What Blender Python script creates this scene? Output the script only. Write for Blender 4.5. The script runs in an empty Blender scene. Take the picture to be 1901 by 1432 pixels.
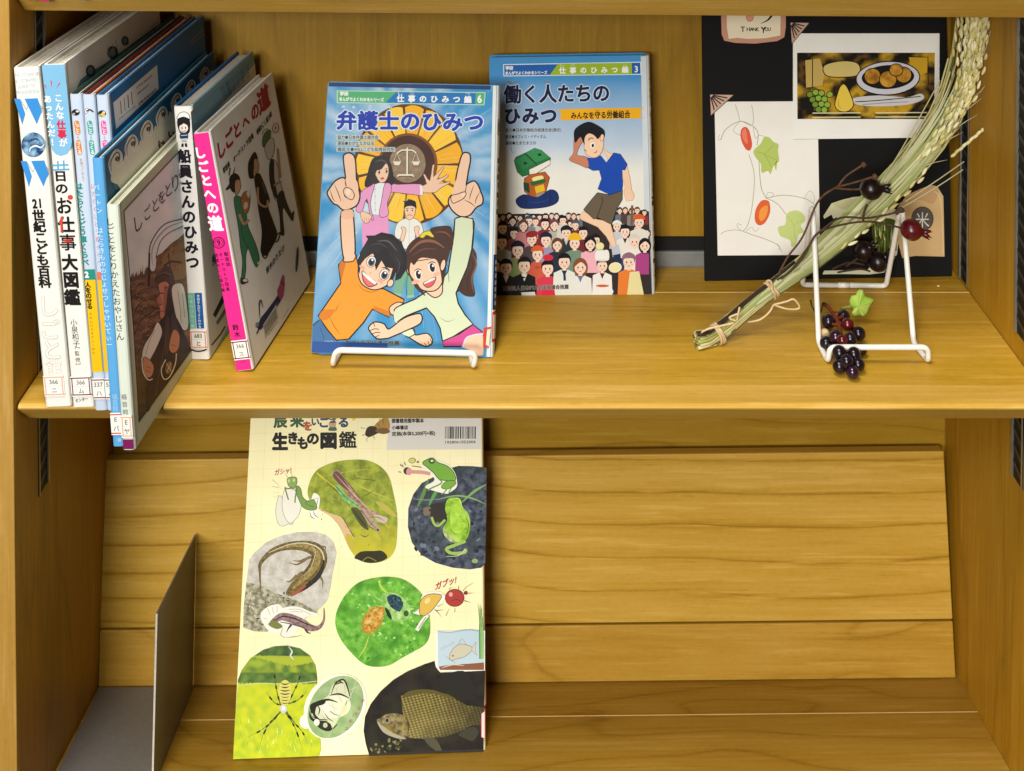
import bpy, bmesh, math, random
from mathutils import Vector, Matrix, noise
from mathutils.geometry import tessellate_polygon, delaunay_2d_cdt

# ------------------------------------------------------------------ camera, light, exposure
S = bpy.context.scene
COL = S.collection
F, CX, PITCH = 2400.0, 949.0, math.radians(1.5)
CY = -616 + F * math.tan(PITCH)
CAM = Vector((0, -1.036, 0.596))
FW = Vector((0, math.cos(PITCH), -math.sin(PITCH)))
UP = Vector((0, math.sin(PITCH), math.cos(PITCH)))
cd = bpy.data.cameras.new('camera')
cam = bpy.data.objects.new('camera', cd)
COL.objects.link(cam)
cam.location = CAM
cam.rotation_euler = (math.radians(90) - PITCH, 0, 0)
cd.sensor_width = 36
cd.lens = 36 * F / 1901
cd.shift_x = (950.5 - CX) / 1901
cd.shift_y = -(716 - CY) / 1901
cd.clip_start, cd.clip_end = 0.02, 50
S.camera = cam
W = bpy.data.worlds.new('World')
S.world = W
W.use_nodes = True
W.node_tree.nodes['Background'].inputs[0].default_value = (1.0, 0.96, 0.9, 1)
W.node_tree.nodes['Background'].inputs[1].default_value = 0.05
S.view_settings.view_transform = 'Standard'
S.view_settings.look = 'None'
S.view_settings.exposure = 0.0
S.view_settings.gamma = 1


def lamp(name, loc, target, sx, sy, power, color):
    l = bpy.data.lights.new(name, 'AREA')
    l.shape = 'RECTANGLE'
    l.size, l.size_y, l.energy, l.color = sx, sy, power, color
    o = bpy.data.objects.new(name, l)
    COL.objects.link(o)
    o.location = loc
    o.rotation_euler = (Vector(target) - Vector(loc)).to_track_quat('-Z', 'Y').to_euler()
    return o


lamp('ceiling_light', (-0.52, -2.10, 1.62), (0.0, 0.1, 0.1), 0.7, 1.1, 41, (1.0, 0.98, 0.92))
lamp('ceiling_light', (-1.50, -5.60, 1.65), (0.0, 0.1, 0.0), 2.0, 0.9, 255, (1.0, 0.98, 0.92))
lamp('ceiling_light', (-0.30, -0.62, 2.05), (0.0, -0.05, 0.0), 0.7, 0.5, 35, (1.0, 0.98, 0.92))


# ------------------------------------------------------------------ pixel -> point helpers (design aid)
def ray(px, py):
    return Vector((1, 0, 0)) * ((px - CX) / F) - UP * ((py - CY) / F) + FW


def at_ax(px, py, ax, v):
    d = ray(px, py)
    return CAM + d * ((v - CAM[ax]) / d[ax])


def at_x(px, py, x): return at_ax(px, py, 0, x)
def at_y(px, py, y): return at_ax(px, py, 1, y)
def at_z(px, py, z): return at_ax(px, py, 2, z)


def at_pl(px, py, o, n):
    d = ray(px, py)
    return CAM + d * ((o - CAM).dot(n) / d.dot(n))


# ------------------------------------------------------------------ materials
INK = [0.9, 1.0]   # gain and contrast of the inks being mixed


def lin(h):
    h = h.lstrip('#')
    r = []
    for i in (0, 2, 4):
        c = int(h[i:i + 2], 16) / 255
        r.append(c / 12.92 if c <= 0.04045 else ((c + 0.055) / 1.055) ** 2.4)
    return tuple(min(1.0, INK[0] * q ** INK[1]) for q in r)


def newmat(name, rough=0.5, metal=0.0, coat=0.0):
    m = bpy.data.materials.new(name)
    m.use_nodes = True
    b = m.node_tree.nodes['Principled BSDF']
    b.inputs['Roughness'].default_value = rough
    b.inputs['Metallic'].default_value = metal
    b.inputs['Coat Weight'].default_value = coat
    b.inputs['Coat Roughness'].default_value = 0.25
    b.inputs['Specular IOR Level'].default_value = 0.3
    return m, m.node_tree.nodes, m.node_tree.links, b


def print_mat(name, rough, coat, mottling=0.05):
    m, n, l, b = newmat(name, rough, 0, coat)
    a = n.new('ShaderNodeVertexColor')
    a.layer_name = 'col'
    tc = n.new('ShaderNodeTexCoord')
    nz = n.new('ShaderNodeTexNoise')
    nz.inputs['Scale'].default_value = 38
    nz.inputs['Detail'].default_value = 5
    l.new(tc.outputs['Object'], nz.inputs['Vector'])
    mr = n.new('ShaderNodeMapRange')
    mr.inputs[1].default_value, mr.inputs[2].default_value = 0.3, 0.7
    mr.inputs[3].default_value, mr.inputs[4].default_value = 1 - mottling, 1 + mottling * 0.4
    l.new(nz.outputs['Fac'], mr.inputs[0])
    mx = n.new('ShaderNodeMix')
    mx.data_type = 'RGBA'
    mx.blend_type = 'MULTIPLY'
    mx.inputs[0].default_value = 1
    l.new(a.outputs['Color'], mx.inputs[6])
    l.new(mr.outputs[0], mx.inputs[7])
    l.new(mx.outputs[2], b.inputs['Base Color'])
    mr2 = n.new('ShaderNodeMapRange')
    mr2.inputs[3].default_value, mr2.inputs[4].default_value = max(0.05, rough - 0.1), rough + 0.12
    l.new(nz.outputs['Fac'], mr2.inputs[0])
    l.new(mr2.outputs[0], b.inputs['Roughness'])
    b.inputs['Specular IOR Level'].default_value = 0.16
    return m


M_PRINT = print_mat('laminated_print', 0.5, 0.0)
M_CARD = print_mat('matte_card_print', 0.7, 0.0, 0.03)
M_PLANT = print_mat('dried_plant', 0.65, 0.0, 0.12)


def wlin(h, k=1.0):
    c = lin(h)
    return (c[0] * 1.08 * k, c[1] * 1.155 * k, c[2] * 1.5 * k)


def wood_mat(name, c_dark, c_mid, c_light, axis='x', contour=6.0, seed=0.0, stretch=1.3, across=7.0, rough=0.42, line=0.55, layers=0.0, k=1.0):
    m, n, l, b = newmat(name, rough, 0, 0.0)
    tc = n.new('ShaderNodeTexCoord')

    def mapping(long, cross):
        mp = n.new('ShaderNodeMapping')
        sc = {'x': (long, cross, cross), 'z': (cross, cross, long), 'y': (cross, long, cross)}[axis]
        mp.inputs['Scale'].default_value = sc
        mp.inputs['Location'].default_value = (seed, seed * 0.7, seed * 1.3)
        l.new(tc.outputs['Object'], mp.inputs['Vector'])
        return mp

    def noise_n(mp, detail, rough_=0.5, dist=0.0):
        t = n.new('ShaderNodeTexNoise')
        t.inputs['Scale'].default_value = 1
        t.inputs['Detail'].default_value = detail
        t.inputs['Roughness'].default_value = rough_
        t.inputs['Distortion'].default_value = dist
        l.new(mp.outputs[0], t.inputs['Vector'])
        return t

    def math_n(op, a, bv=None):
        t = n.new('ShaderNodeMath')
        t.operation = op
        l.new(a, t.inputs[0])
        if bv is not None:
            if hasattr(bv, 'is_output'):
                l.new(bv, t.inputs[1])
            else:
                t.inputs[1].default_value = bv
        return t.outputs[0]

    big = noise_n(mapping(stretch, across), 2.5, 0.42, 0.25)
    v = math_n('MULTIPLY', big.outputs['Fac'], contour)
    if layers:
        sp = n.new('ShaderNodeSeparateXYZ')
        l.new(tc.outputs['Object'], sp.inputs[0])
        v = math_n('ADD', v, math_n('MULTIPLY', sp.outputs[{'x': 2, 'z': 0, 'y': 0}[axis]], layers))
    wob = noise_n(mapping(9, 60), 2)
    v = math_n('ADD', v, math_n('MULTIPLY', wob.outputs['Fac'], 0.16))
    fr = math_n('FRACT', v)
    cr = n.new('ShaderNodeValToRGB')
    e = cr.color_ramp.elements
    e[0].position, e[0].color = 0.0, (0, 0, 0, 1)
    e[1].position, e[1].color = 1.0, (0.2, 0.2, 0.2, 1)
    for p, q in ((0.035, 0.35), (0.10, 0.68), (0.4, 0.95), (0.8, 0.80), (0.96, 0.60)):
        er = e.new(p)
        er.color = (q, q, q, 1)
    l.new(fr, cr.inputs[0])
    fib = noise_n(mapping(9, 300), 5, 0.65)
    stk = noise_n(mapping(4, 95), 4, 0.6)
    pat = noise_n(mapping(3, 16), 3, 0.55)
    t = math_n('MULTIPLY', cr.outputs[0], line)
    t = math_n('ADD', t, math_n('MULTIPLY', fib.outputs['Fac'], 0.62))
    t = math_n('ADD', t, math_n('MULTIPLY', stk.outputs['Fac'], 0.40))
    t = math_n('ADD', t, math_n('MULTIPLY', pat.outputs['Fac'], 0.5))
    t = math_n('SUBTRACT', t, 0.48 + line * 0.32)
    hi = noise_n(mapping(11, 210), 3, 0.55)
    hm = n.new('ShaderNodeMapRange')
    hm.inputs[1].default_value, hm.inputs[2].default_value = 0.56, 0.70
    hm.inputs[3].default_value, hm.inputs[4].default_value = 0.0, 0.32
    l.new(hi.outputs['Fac'], hm.inputs[0])
    t = math_n('ADD', t, hm.outputs[0])
    mot = noise_n(mapping(160, 240), 3, 0.7)
    t = math_n('ADD', t, math_n('MULTIPLY', math_n('SUBTRACT', mot.outputs['Fac'], 0.5), 0.28))
    c2 = n.new('ShaderNodeValToRGB')
    e = c2.color_ramp.elements
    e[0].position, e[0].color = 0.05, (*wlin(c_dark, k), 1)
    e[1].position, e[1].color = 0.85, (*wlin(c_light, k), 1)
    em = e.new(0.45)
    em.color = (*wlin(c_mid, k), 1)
    l.new(t, c2.inputs[0])
    pore = noise_n(mapping(60, 700), 3, 0.6)
    pm = n.new('ShaderNodeMapRange')
    pm.inputs[1].default_value, pm.inputs[2].default_value = 0.28, 0.40
    pm.inputs[3].default_value, pm.inputs[4].default_value = 0.84, 1.0
    l.new(pore.outputs['Fac'], pm.inputs[0])
    mx = n.new('ShaderNodeMix')
    mx.data_type = 'RGBA'
    mx.blend_type = 'MULTIPLY'
    mx.inputs[0].default_value = 1
    l.new(c2.outputs[0], mx.inputs[6])
    l.new(pm.outputs[0], mx.inputs[7])
    l.new(mx.outputs[2], b.inputs['Base Color'])
    scf = noise_n(mapping(40, 55), 6, 0.7)
    sm = n.new('ShaderNodeMapRange')
    sm.inputs[1].default_value, sm.inputs[2].default_value = 0.66, 0.78
    sm.inputs[3].default_value, sm.inputs[4].default_value = 1.0, 0.86
    l.new(scf.outputs['Fac'], sm.inputs[0])
    mx2 = n.new('ShaderNodeMix')
    mx2.data_type = 'RGBA'
    mx2.blend_type = 'MULTIPLY'
    mx2.inputs[0].default_value = 1
    l.new(mx.outputs[2], mx2.inputs[6])
    l.new(sm.outputs[0], mx2.inputs[7])
    l.new(mx2.outputs[2], b.inputs['Base Color'])
    bp = n.new('ShaderNodeBump')
    bp.inputs['Strength'].default_value = 0.08
    bp.inputs['Distance'].default_value = 0.0006
    l.new(fib.outputs['Fac'], bp.inputs['Height'])
    l.new(bp.outputs[0], b.inputs['Normal'])
    rr = n.new('ShaderNodeMapRange')
    rr.inputs[3].default_value, rr.inputs[4].default_value = rough - 0.08, rough + 0.14
    l.new(pat.outputs['Fac'], rr.inputs[0])
    l.new(rr.outputs[0], b.inputs['Roughness'])
    return m


WD, WM, WL = '#8e6612', '#b28520', '#c3963a'
M_SHELF = wood_mat('beech_shelf', WD, WM, WL, 'x', 5, 3.1, 1.2, 9, line=0.35, k=1.08)
M_NOSE = wood_mat('beech_edge_strip', '#a67a22', '#ba8d32', '#c99f48', 'x', 3, 7.7, 0.8, 14, line=0.3, k=1.16)
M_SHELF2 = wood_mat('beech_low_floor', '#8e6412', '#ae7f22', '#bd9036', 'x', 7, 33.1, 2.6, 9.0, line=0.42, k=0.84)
M_SIDE = wood_mat('beech_side', WD, '#b07c14', '#be8c24', 'z', 5, 11.3, 1.2, 7, line=0.35, k=0.96)
M_EDGE = wood_mat('beech_front_edge', '#a07020', '#b58532', '#c49546', 'z', 3, 1.9, 0.9, 18, line=0.3, k=0.9)
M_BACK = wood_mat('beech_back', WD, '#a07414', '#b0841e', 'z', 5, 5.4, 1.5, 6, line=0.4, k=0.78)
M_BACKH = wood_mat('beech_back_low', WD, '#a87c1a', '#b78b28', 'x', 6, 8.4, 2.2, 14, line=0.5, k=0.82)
M_BOARD = wood_mat('beech_display_board', '#946a14', '#b88a28', '#c79b3e', 'x', 4.2, 2.9, 1.5, 2.6, line=0.6, layers=36)
M_BOARDL = wood_mat('beech_display_lip', '#8e6412', '#ae7f22', '#bd9036', 'x', 7, 21.4, 2.6, 9.0, line=0.42, k=0.97)


def flat_mat(name, hexcol, rough, metal=0.0, coat=0.0, var=0.08, scale=60, spec=None):
    m, n, l, b = newmat(name, rough, metal, coat)
    tc = n.new('ShaderNodeTexCoord')
    nz = n.new('ShaderNodeTexNoise')
    nz.inputs['Scale'].default_value = scale
    nz.inputs['Detail'].default_value = 6
    l.new(tc.outputs['Object'], nz.inputs['Vector'])
    cr = n.new('ShaderNodeValToRGB')
    c = lin(hexcol)
    cr.color_ramp.elements[0].position = 0.3
    cr.color_ramp.elements[1].position = 0.7
    cr.color_ramp.elements[0].color = (*[q * (1 - var) for q in c], 1)
    cr.color_ramp.elements[1].color = (*[min(1, q * (1 + var * 0.5)) for q in c], 1)
    l.new(nz.outputs['Fac'], cr.inputs[0])
    l.new(cr.outputs[0], b.inputs['Base Color'])
    if spec is not None:
        b.inputs['Specular IOR Level'].default_value = spec
    return m


M_WIRE = flat_mat('white_coated_wire', '#e9e6de', 0.28, 0, 0.3, 0.04)
M_STEEL = flat_mat('galvanised_rail', '#a9a59a', 0.35, 0.75, 0, 0.15, 90)
M_SLOT = flat_mat('rail_web', '#4c483f', 0.45, 0.5, 0, 0.25, 120)
M_DARK = flat_mat('rail_slot_dark', '#0c0b0a', 0.6)
M_GREY = flat_mat('grey_enamel_sheet', '#85817c', 0.45, 0.25, 0, 0.08, 220)
M_ALU = flat_mat('brushed_bracket', '#8d8f8f', 0.4, 0.4, 0, 0.1, 60)
M_BLACK = flat_mat('black_mount_board', '#060607', 0.75, 0, 0, 0.2, 400, 0.25)
M_PAGES = flat_mat('page_edges', '#e3ddce', 0.8, 0, 0, 0.12, 350)
M_GRAPE = flat_mat('dark_grape_skin', '#1c121e', 0.22, 0, 0.3, 0.7, 160)
M_GRAPER = flat_mat('red_grape_skin', '#5a0a14', 0.16, 0, 0.5, 0.5, 120)
M_GRAPEP = flat_mat('purple_grape_skin', '#2b1024', 0.18, 0, 0.5, 0.5, 120)
M_HIP = flat_mat('dark_red_hip', '#560c14', 0.3, 0, 0.3, 0.4, 150)
M_HIPD = flat_mat('blackened_hip', '#17090b', 0.35, 0, 0.2, 0.5, 150)
M_TWIG = flat_mat('brown_twig', '#63412a', 0.7, 0, 0, 0.4, 200)
M_TWIGD = flat_mat('dark_twig', '#4a3524', 0.75, 0, 0, 0.4, 200)
M_GSTEM = flat_mat('red_brown_stem', '#7c3420', 0.6, 0, 0, 0.3, 200)
M_TENDRIL = flat_mat('green_wire_tendril', '#1d3a22', 0.5)
M_RAFFIA = flat_mat('pale_raffia', '#d9bd90', 0.75, 0, 0, 0.2, 200)


# ------------------------------------------------------------------ mesh builder
class MB:
    def __init__(s):
        s.v, s.f, s.c, s.m = [], [], [], []

    def poly(s, pts, col=(0.8, 0.8, 0.8), mi=0):
        i = len(s.v)
        s.v += [Vector(p) for p in pts]
        s.f.append(list(range(i, i + len(pts))))
        s.c.append(col)
        s.m.append(mi)

    def mesh(s, verts, faces, cols, mi=0):
        i = len(s.v)
        s.v += [Vector(p) for p in verts]
        for k, f in enumerate(faces):
            s.f.append([i + j for j in f])
            s.c.append(cols[k] if isinstance(cols, list) else cols)
            s.m.append(mi)

    def hexa(s, p, col=(0.8, 0.8, 0.8), mi=0):
        # p: 8 corners, 0-3 bottom ring, 4-7 top ring
        s.mesh(p, [(3, 2, 1, 0), (4, 5, 6, 7), (0, 1, 5, 4), (1, 2, 6, 5), (2, 3, 7, 6), (3, 0, 4, 7)], col, mi)

    def box(s, a, b, col=(0.8, 0.8, 0.8), mi=0):
        (x0, y0, z0), (x1, y1, z1) = a, b
        s.hexa([(x0, y0, z0), (x1, y0, z0), (x1, y1, z0), (x0, y1, z0), (x0, y0, z1), (x1, y0, z1), (x1, y1, z1), (x0, y1, z1)], col, mi)

    def prism(s, prof, x0, x1, col=(0.8, 0.8, 0.8), mi=0):
        # prof: (y,z) ring extruded along x
        n = len(prof)
        vs = [(x0, y, z) for y, z in prof] + [(x1, y, z) for y, z in prof]
        fs = [(i, (i + 1) % n, n + (i + 1) % n, n + i) for i in range(n)]
        fs += [tuple(range(n))[::-1], tuple(range(n, 2 * n))]
        s.mesh(vs, fs, col, mi)

    def tube(s, pts, r, seg=10, col=(0.8, 0.8, 0.8), closed=False, mi=0):
        pts = [Vector(p) for p in pts]
        n = len(pts)
        rr = r if isinstance(r, (list, tuple)) else [r] * n
        T = []
        for i in range(n):
            if closed:
                t = pts[(i + 1) % n] - pts[i - 1]
            else:
                t = pts[min(i + 1, n - 1)] - pts[max(i - 1, 0)]
            T.append(t.normalized())
        a = T[0].orthogonal().normalized()
        vs = []
        for i in range(n):
            a = (a - T[i] * a.dot(T[i])).normalized()
            b = T[i].cross(a)
            for k in range(seg):
                w = 2 * math.pi * k / seg
                vs.append(pts[i] + (a * math.cos(w) + b * math.sin(w)) * rr[i])
        fs = []
        for i in range(n if closed else n - 1):
            j = (i + 1) % n
            for k in range(seg):
                k2 = (k + 1) % seg
                fs.append((i * seg + k, i * seg + k2, j * seg + k2, j * seg + k))
        if not closed:
            fs.append(tuple(range(seg))[::-1])
            fs.append(tuple((n - 1) * seg + k for k in range(seg)))
        s.mesh(vs, fs, col, mi)

    def sphere(s, c, r, col=(0.8, 0.8, 0.8), sx=1, sy=1, sz=1, nu=20, nv=12):
        c = Vector(c)
        vs = [c + Vector((0, 0, r * sz))]
        for i in range(1, nv):
            a = math.pi * i / nv
            for k in range(nu):
                w = 2 * math.pi * k / nu
                vs.append(c + Vector((r * sx * math.sin(a) * math.cos(w), r * sy * math.sin(a) * math.sin(w), r * sz * math.cos(a))))
        vs.append(c - Vector((0, 0, r * sz)))
        fs = [(0, 1 + k, 1 + (k + 1) % nu) for k in range(nu)]
        for i in range(nv - 2):
            for k in range(nu):
                k2 = (k + 1) % nu
                fs.append((1 + i * nu + k, 1 + (i + 1) * nu + k, 1 + (i + 1) * nu + k2, 1 + i * nu + k2))
        e = len(vs) - 1
        fs += [(e, 1 + (nv - 2) * nu + (k + 1) % nu, 1 + (nv - 2) * nu + k) for k in range(nu)]
        s.mesh(vs, fs, col)

    def build(s, name, mats, parent=None, smooth=False, bevel=0.0, origin=None):
        me = bpy.data.meshes.new(name)
        o0 = Vector(origin) if origin is not None else (Vector(parent_world(parent)) if parent else Vector((0, 0, 0)))
        me.from_pydata([v - o0 for v in s.v], [], s.f)
        if not isinstance(mats, (list, tuple)):
            mats = [mats]
        for m in mats:
            me.materials.append(m)
        at = me.color_attributes.new('col', 'FLOAT_COLOR', 'CORNER')
        buf = []
        for f, c in zip(s.f, s.c):
            if isinstance(c, list):
                for q in c:
                    buf += [q[0], q[1], q[2], 1.0]
            else:
                buf += [c[0], c[1], c[2], 1.0] * len(f)
        at.data.foreach_set('color', buf)
        me.polygons.foreach_set('material_index', s.m)
        if smooth:
            me.polygons.foreach_set('use_smooth', [True] * len(s.f))
        o = bpy.data.objects.new(name, me)
        COL.objects.link(o)
        if parent:
            o.parent = parent
            o.location = o0 - Vector(parent_world(parent))
        else:
            o.location = o0
        if bevel:
            b = o.modifiers.new('edge', 'BEVEL')
            b.width, b.segments, b.limit_method = bevel, 3, 'ANGLE'
            b.angle_limit = math.radians(30)
            o.modifiers.new('wn', 'WEIGHTED_NORMAL').keep_sharp = True
        return o


def parent_world(p):
    v = Vector(p.location)
    while p.parent:
        p = p.parent
        v = v + Vector(p.location)
    return v


def tag(o, label, cat, group=None, kind=None):
    o['label'] = label
    o['category'] = cat
    if group:
        o['group'] = group
    if kind:
        o['kind'] = kind
    return o


def thing(name, loc, label, cat, group=None):
    o = bpy.data.objects.new(name, None)
    COL.objects.link(o)
    o.location = loc
    return tag(o, label, cat, group)


def catmull(p, n=5, closed=False):
    p = [Vector(q) for q in p]
    out = []
    m = len(p)
    for i in range(m if closed else m - 1):
        if closed:
            a, b, c, d = p[i - 1], p[i], p[(i + 1) % m], p[(i + 2) % m]
        else:
            a, b, c, d = p[max(i - 1, 0)], p[i], p[i + 1], p[min(i + 2, m - 1)]
        for k in range(n):
            t = k / n
            out.append(0.5 * ((2 * b) + (c - a) * t + (2 * a - 5 * b + 4 * c - d) * t * t + (3 * b - a - 3 * c + d) * t ** 3))
    if not closed:
        out.append(p[-1])
    return out


def fillet(pts, r, n=6, closed=False):
    """Round the corners of a 3-D polyline with radius-like distance r."""
    p = [Vector(q) for q in pts]
    out = []
    m = len(p)
    for i in range(m):
        if not closed and i in (0, m - 1):
            out.append(p[i])
            continue
        a, b, c = p[i - 1], p[i], p[(i + 1) % m]
        ra = min(r, (a - b).length * 0.48)
        rc = min(r, (c - b).length * 0.48)
        s_, e_ = b + (a - b).normalized() * ra, b + (c - b).normalized() * rc
        for k in range(n + 1):
            t = k / n
            out.append(s_ * (1 - t) ** 2 + b * 2 * t * (1 - t) + e_ * t * t)
    return out


# ------------------------------------------------------------------ flat printing on real surfaces
_gl = {}


def glyph(ch, bold):
    k = (ch, bold)
    if k in _gl:
        return _gl[k]
    c = bpy.data.curves.new('glyph', 'FONT')
    c.body, c.size, c.offset, c.resolution_u = ch, 1, bold, 3
    o = bpy.data.objects.new('glyph', c)
    COL.objects.link(o)
    dg = bpy.context.evaluated_depsgraph_get()
    me = bpy.data.meshes.new_from_object(o.evaluated_get(dg))
    vs = [(v.co.x, v.co.y) for v in me.vertices]
    fs = [tuple(p.vertices) for p in me.polygons]
    bpy.data.objects.remove(o)
    bpy.data.curves.remove(c)
    bpy.data.meshes.remove(me)
    _gl[k] = (vs, fs)
    return _gl[k]


def pp(t):
    a = [float(q) for q in t.replace(',', ' ').split()]
    return [(a[i], a[i + 1]) for i in range(0, len(a), 2)]


def mixc(a, b, t):
    return tuple(a[i] * (1 - t) + b[i] * t for i in range(3))


class Art:
    """Draws filled shapes and lettering on one flat face; the sheet lies on that face as ink layers."""
    DZ = 2.4e-6

    def __init__(s, mb, o, n, T=(0, 0, 1), lift=6e-5):
        s.mb, s.o, s.n, s.T, s.k = mb, Vector(o), Vector(n).normalized(), T, lift
        if s.n.dot(CAM - s.o) < 0:
            s.n = -s.n

    def P(s, p):
        q = at_pl(s.T[0] + p[0] / s.T[2], s.T[1] + p[1] / s.T[2], s.o, s.n)
        return q + s.n * s.k

    def up(s):
        s.k += s.DZ

    def fill(s, pts, col, smooth=False, n=4, hold=False):
        if isinstance(pts, str):
            pts = pp(pts)
        if smooth:
            pts = [(q.x, q.y) for q in catmull([(x, y, 0) for x, y in pts], n, True)]
        tri = tessellate_polygon([[Vector((x, y, 0)) for x, y in pts]])
        c = lin(col) if isinstance(col, str) else col
        vs = [s.P(p) for p in pts]
        s.mb.mesh(vs, s.orient(vs, tri), c)
        if not hold:
            s.up()
        return pts

    def orient(s, vs, fs):
        out = []
        for f in fs:
            if len(f) < 3:
                continue
            a, b, c = vs[f[0]], vs[f[1]], vs[f[2]]
            out.append(tuple(f) if (b - a).cross(c - a).dot(s.n) >= 0 else tuple(f)[::-1])
        return out

    def line(s, pts, w, col, smooth=True, closed=False, taper=None, n=5, hold=False):
        if isinstance(pts, str):
            pts = pp(pts)
        if smooth and len(pts) > 2:
            pts = [(q.x, q.y) for q in catmull([(x, y, 0) for x, y in pts], n, closed)]
        m = len(pts)
        L, R = [], []
        for i in range(m):
            if closed:
                a, b = pts[i - 1], pts[(i + 1) % m]
            else:
                a, b = pts[max(i - 1, 0)], pts[min(i + 1, m - 1)]
            dx, dy = b[0] - a[0], b[1] - a[1]
            d = math.hypot(dx, dy) or 1
            t = i / max(1, m - 1)
            h = w / 2
            if taper == 'both':
                h *= 0.15 + 0.85 * math.sin(math.pi * t)
            elif taper == 'end':
                h *= 1 - 0.9 * t
            L.append((pts[i][0] - dy / d * h, pts[i][1] + dx / d * h))
            R.append((pts[i][0] + dy / d * h, pts[i][1] - dx / d * h))
        vs = [s.P(p) for p in L] + [s.P(p) for p in R]
        fs = [(i, (i + 1) % m, m + (i + 1) % m, m + i) for i in range(m if closed else m - 1)]
        s.mb.mesh(vs, s.orient(vs, fs), lin(col) if isinstance(col, str) else col)
        if not hold:
            s.up()

    def shape(s, pts, col, ow=0, oc='#221a1a', smooth=True, n=4):
        p = s.fill(pts, col, smooth, n)
        if ow:
            s.line(p, ow, oc, False, True)

    def ell(s, cx, cy, rx, ry, col, rot=0, ow=0, oc='#221a1a', n=22, hold=False):
        a = math.radians(rot)
        p = []
        for i in range(n):
            w = 2 * math.pi * i / n
            x, y = rx * math.cos(w), ry * math.sin(w)
            p.append((cx + x * math.cos(a) - y * math.sin(a), cy + x * math.sin(a) + y * math.cos(a)))
        s.fill(p, col, hold=hold)
        if ow:
            s.line(p, ow, oc, False, True, hold=hold)

    def grid(s, pts, fn, step, smooth=True):
        """Polygon with a colour per point: fn(x, y) -> linear rgb."""
        if isinstance(pts, str):
            pts = pp(pts)
        if smooth:
            pts = [(q.x, q.y) for q in catmull([(x, y, 0) for x, y in pts], 6, True)]
        # densify the border
        b = []
        m = len(pts)
        for i in range(m):
            p, q = pts[i], pts[(i + 1) % m]
            k = max(1, int(math.hypot(q[0] - p[0], q[1] - p[1]) / (step * 1.5)))
            b += [(p[0] + (q[0] - p[0]) * j / k, p[1] + (q[1] - p[1]) * j / k) for j in range(k)]
        x0, x1 = min(p[0] for p in b), max(p[0] for p in b)
        y0, y1 = min(p[1] for p in b), max(p[1] for p in b)
        inner = []
        ny, nx = int((y1 - y0) / step), int((x1 - x0) / step)
        rnd = random.Random(int(x0 * 7 + y0))
        for j in range(1, ny + 1):
            y = y0 + (j - 0.5) * step
            xs = []
            for i in range(len(b)):
                p, q = b[i], b[(i + 1) % len(b)]
                if (p[1] > y) != (q[1] > y):
                    xs.append(p[0] + (y - p[1]) / (q[1] - p[1]) * (q[0] - p[0]))
            xs.sort()
            for a_, c_ in zip(xs[0::2], xs[1::2]):
                x = a_ + step * 0.6
                while x < c_ - step * 0.4:
                    inner.append((x + rnd.uniform(-.3, .3) * step, y + rnd.uniform(-.3, .3) * step))
                    x += step
        nb = len(b)
        res = delaunay_2d_cdt([Vector(p) for p in b + inner], [], [list(range(nb))], 1, 1e-4)
        vs2, fs = res[0], res[2]
        cs = [fn(p.x, p.y) for p in vs2]
        vs = [s.P((p.x, p.y)) for p in vs2]
        fs = s.orient(vs, fs)
        s.mb.mesh(vs, fs, [[cs[i] for i in f] for f in fs])
        s.up()

    def tex(s, pts, c0, c1, f=.05, step=6, smooth=True, g=.9, z=1.0, c2=None):
        """Printed photograph texture: mottled between two or three ink colours."""
        a0, a1 = lin(c0), lin(c1)
        a2 = lin(c2) if c2 else None

        def fn(x, y):
            n1 = noise.noise(Vector((x * f, y * f, z))) + .6 * noise.noise(Vector((x * f * 2.6, y * f * 2.6, z + 4)))
            c = mixc(a0, a1, max(0, min(1, .5 + g * n1)))
            if a2:
                c = mixc(c, a2, max(0, min(.85, 1.5 * noise.noise(Vector((x * f * .45, y * f * .45, z + 9))))))
            return c
        s.grid(pts, fn, step, smooth)

    def put(s, g, c, r, u, col, ox, oy):
        vs2, fs = g
        if not fs:
            return
        vs = [s.P((c[0] + r[0] * (x - ox) + u[0] * (y - oy), c[1] + r[1] * (x - ox) + u[1] * (y - oy))) for x, y in vs2]
        s.mb.mesh(vs, s.orient(vs, fs), lin(col) if isinstance(col, str) else col)

    def heavy(s, ch, bold, draw):
        """Draw a glyph; weight beyond what the outline offset takes comes from shifted copies."""
        if bold <= 0.012:
            draw(glyph(ch, 0.0), 0, 0)
            return
        k0, rings = s.k, [bold] if bold <= 0.05 else [bold * 0.55, bold]
        m = 4 if bold <= 0.03 else 8
        i = 0
        for d in rings:
            for j in range(m):
                w = 2 * math.pi * (j + 0.5) / m
                s.k = k0 + i * s.DZ * 0.4
                draw(glyph(ch, 0.0), d * math.cos(w), d * math.sin(w))
                i += 1
        s.k = k0

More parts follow.
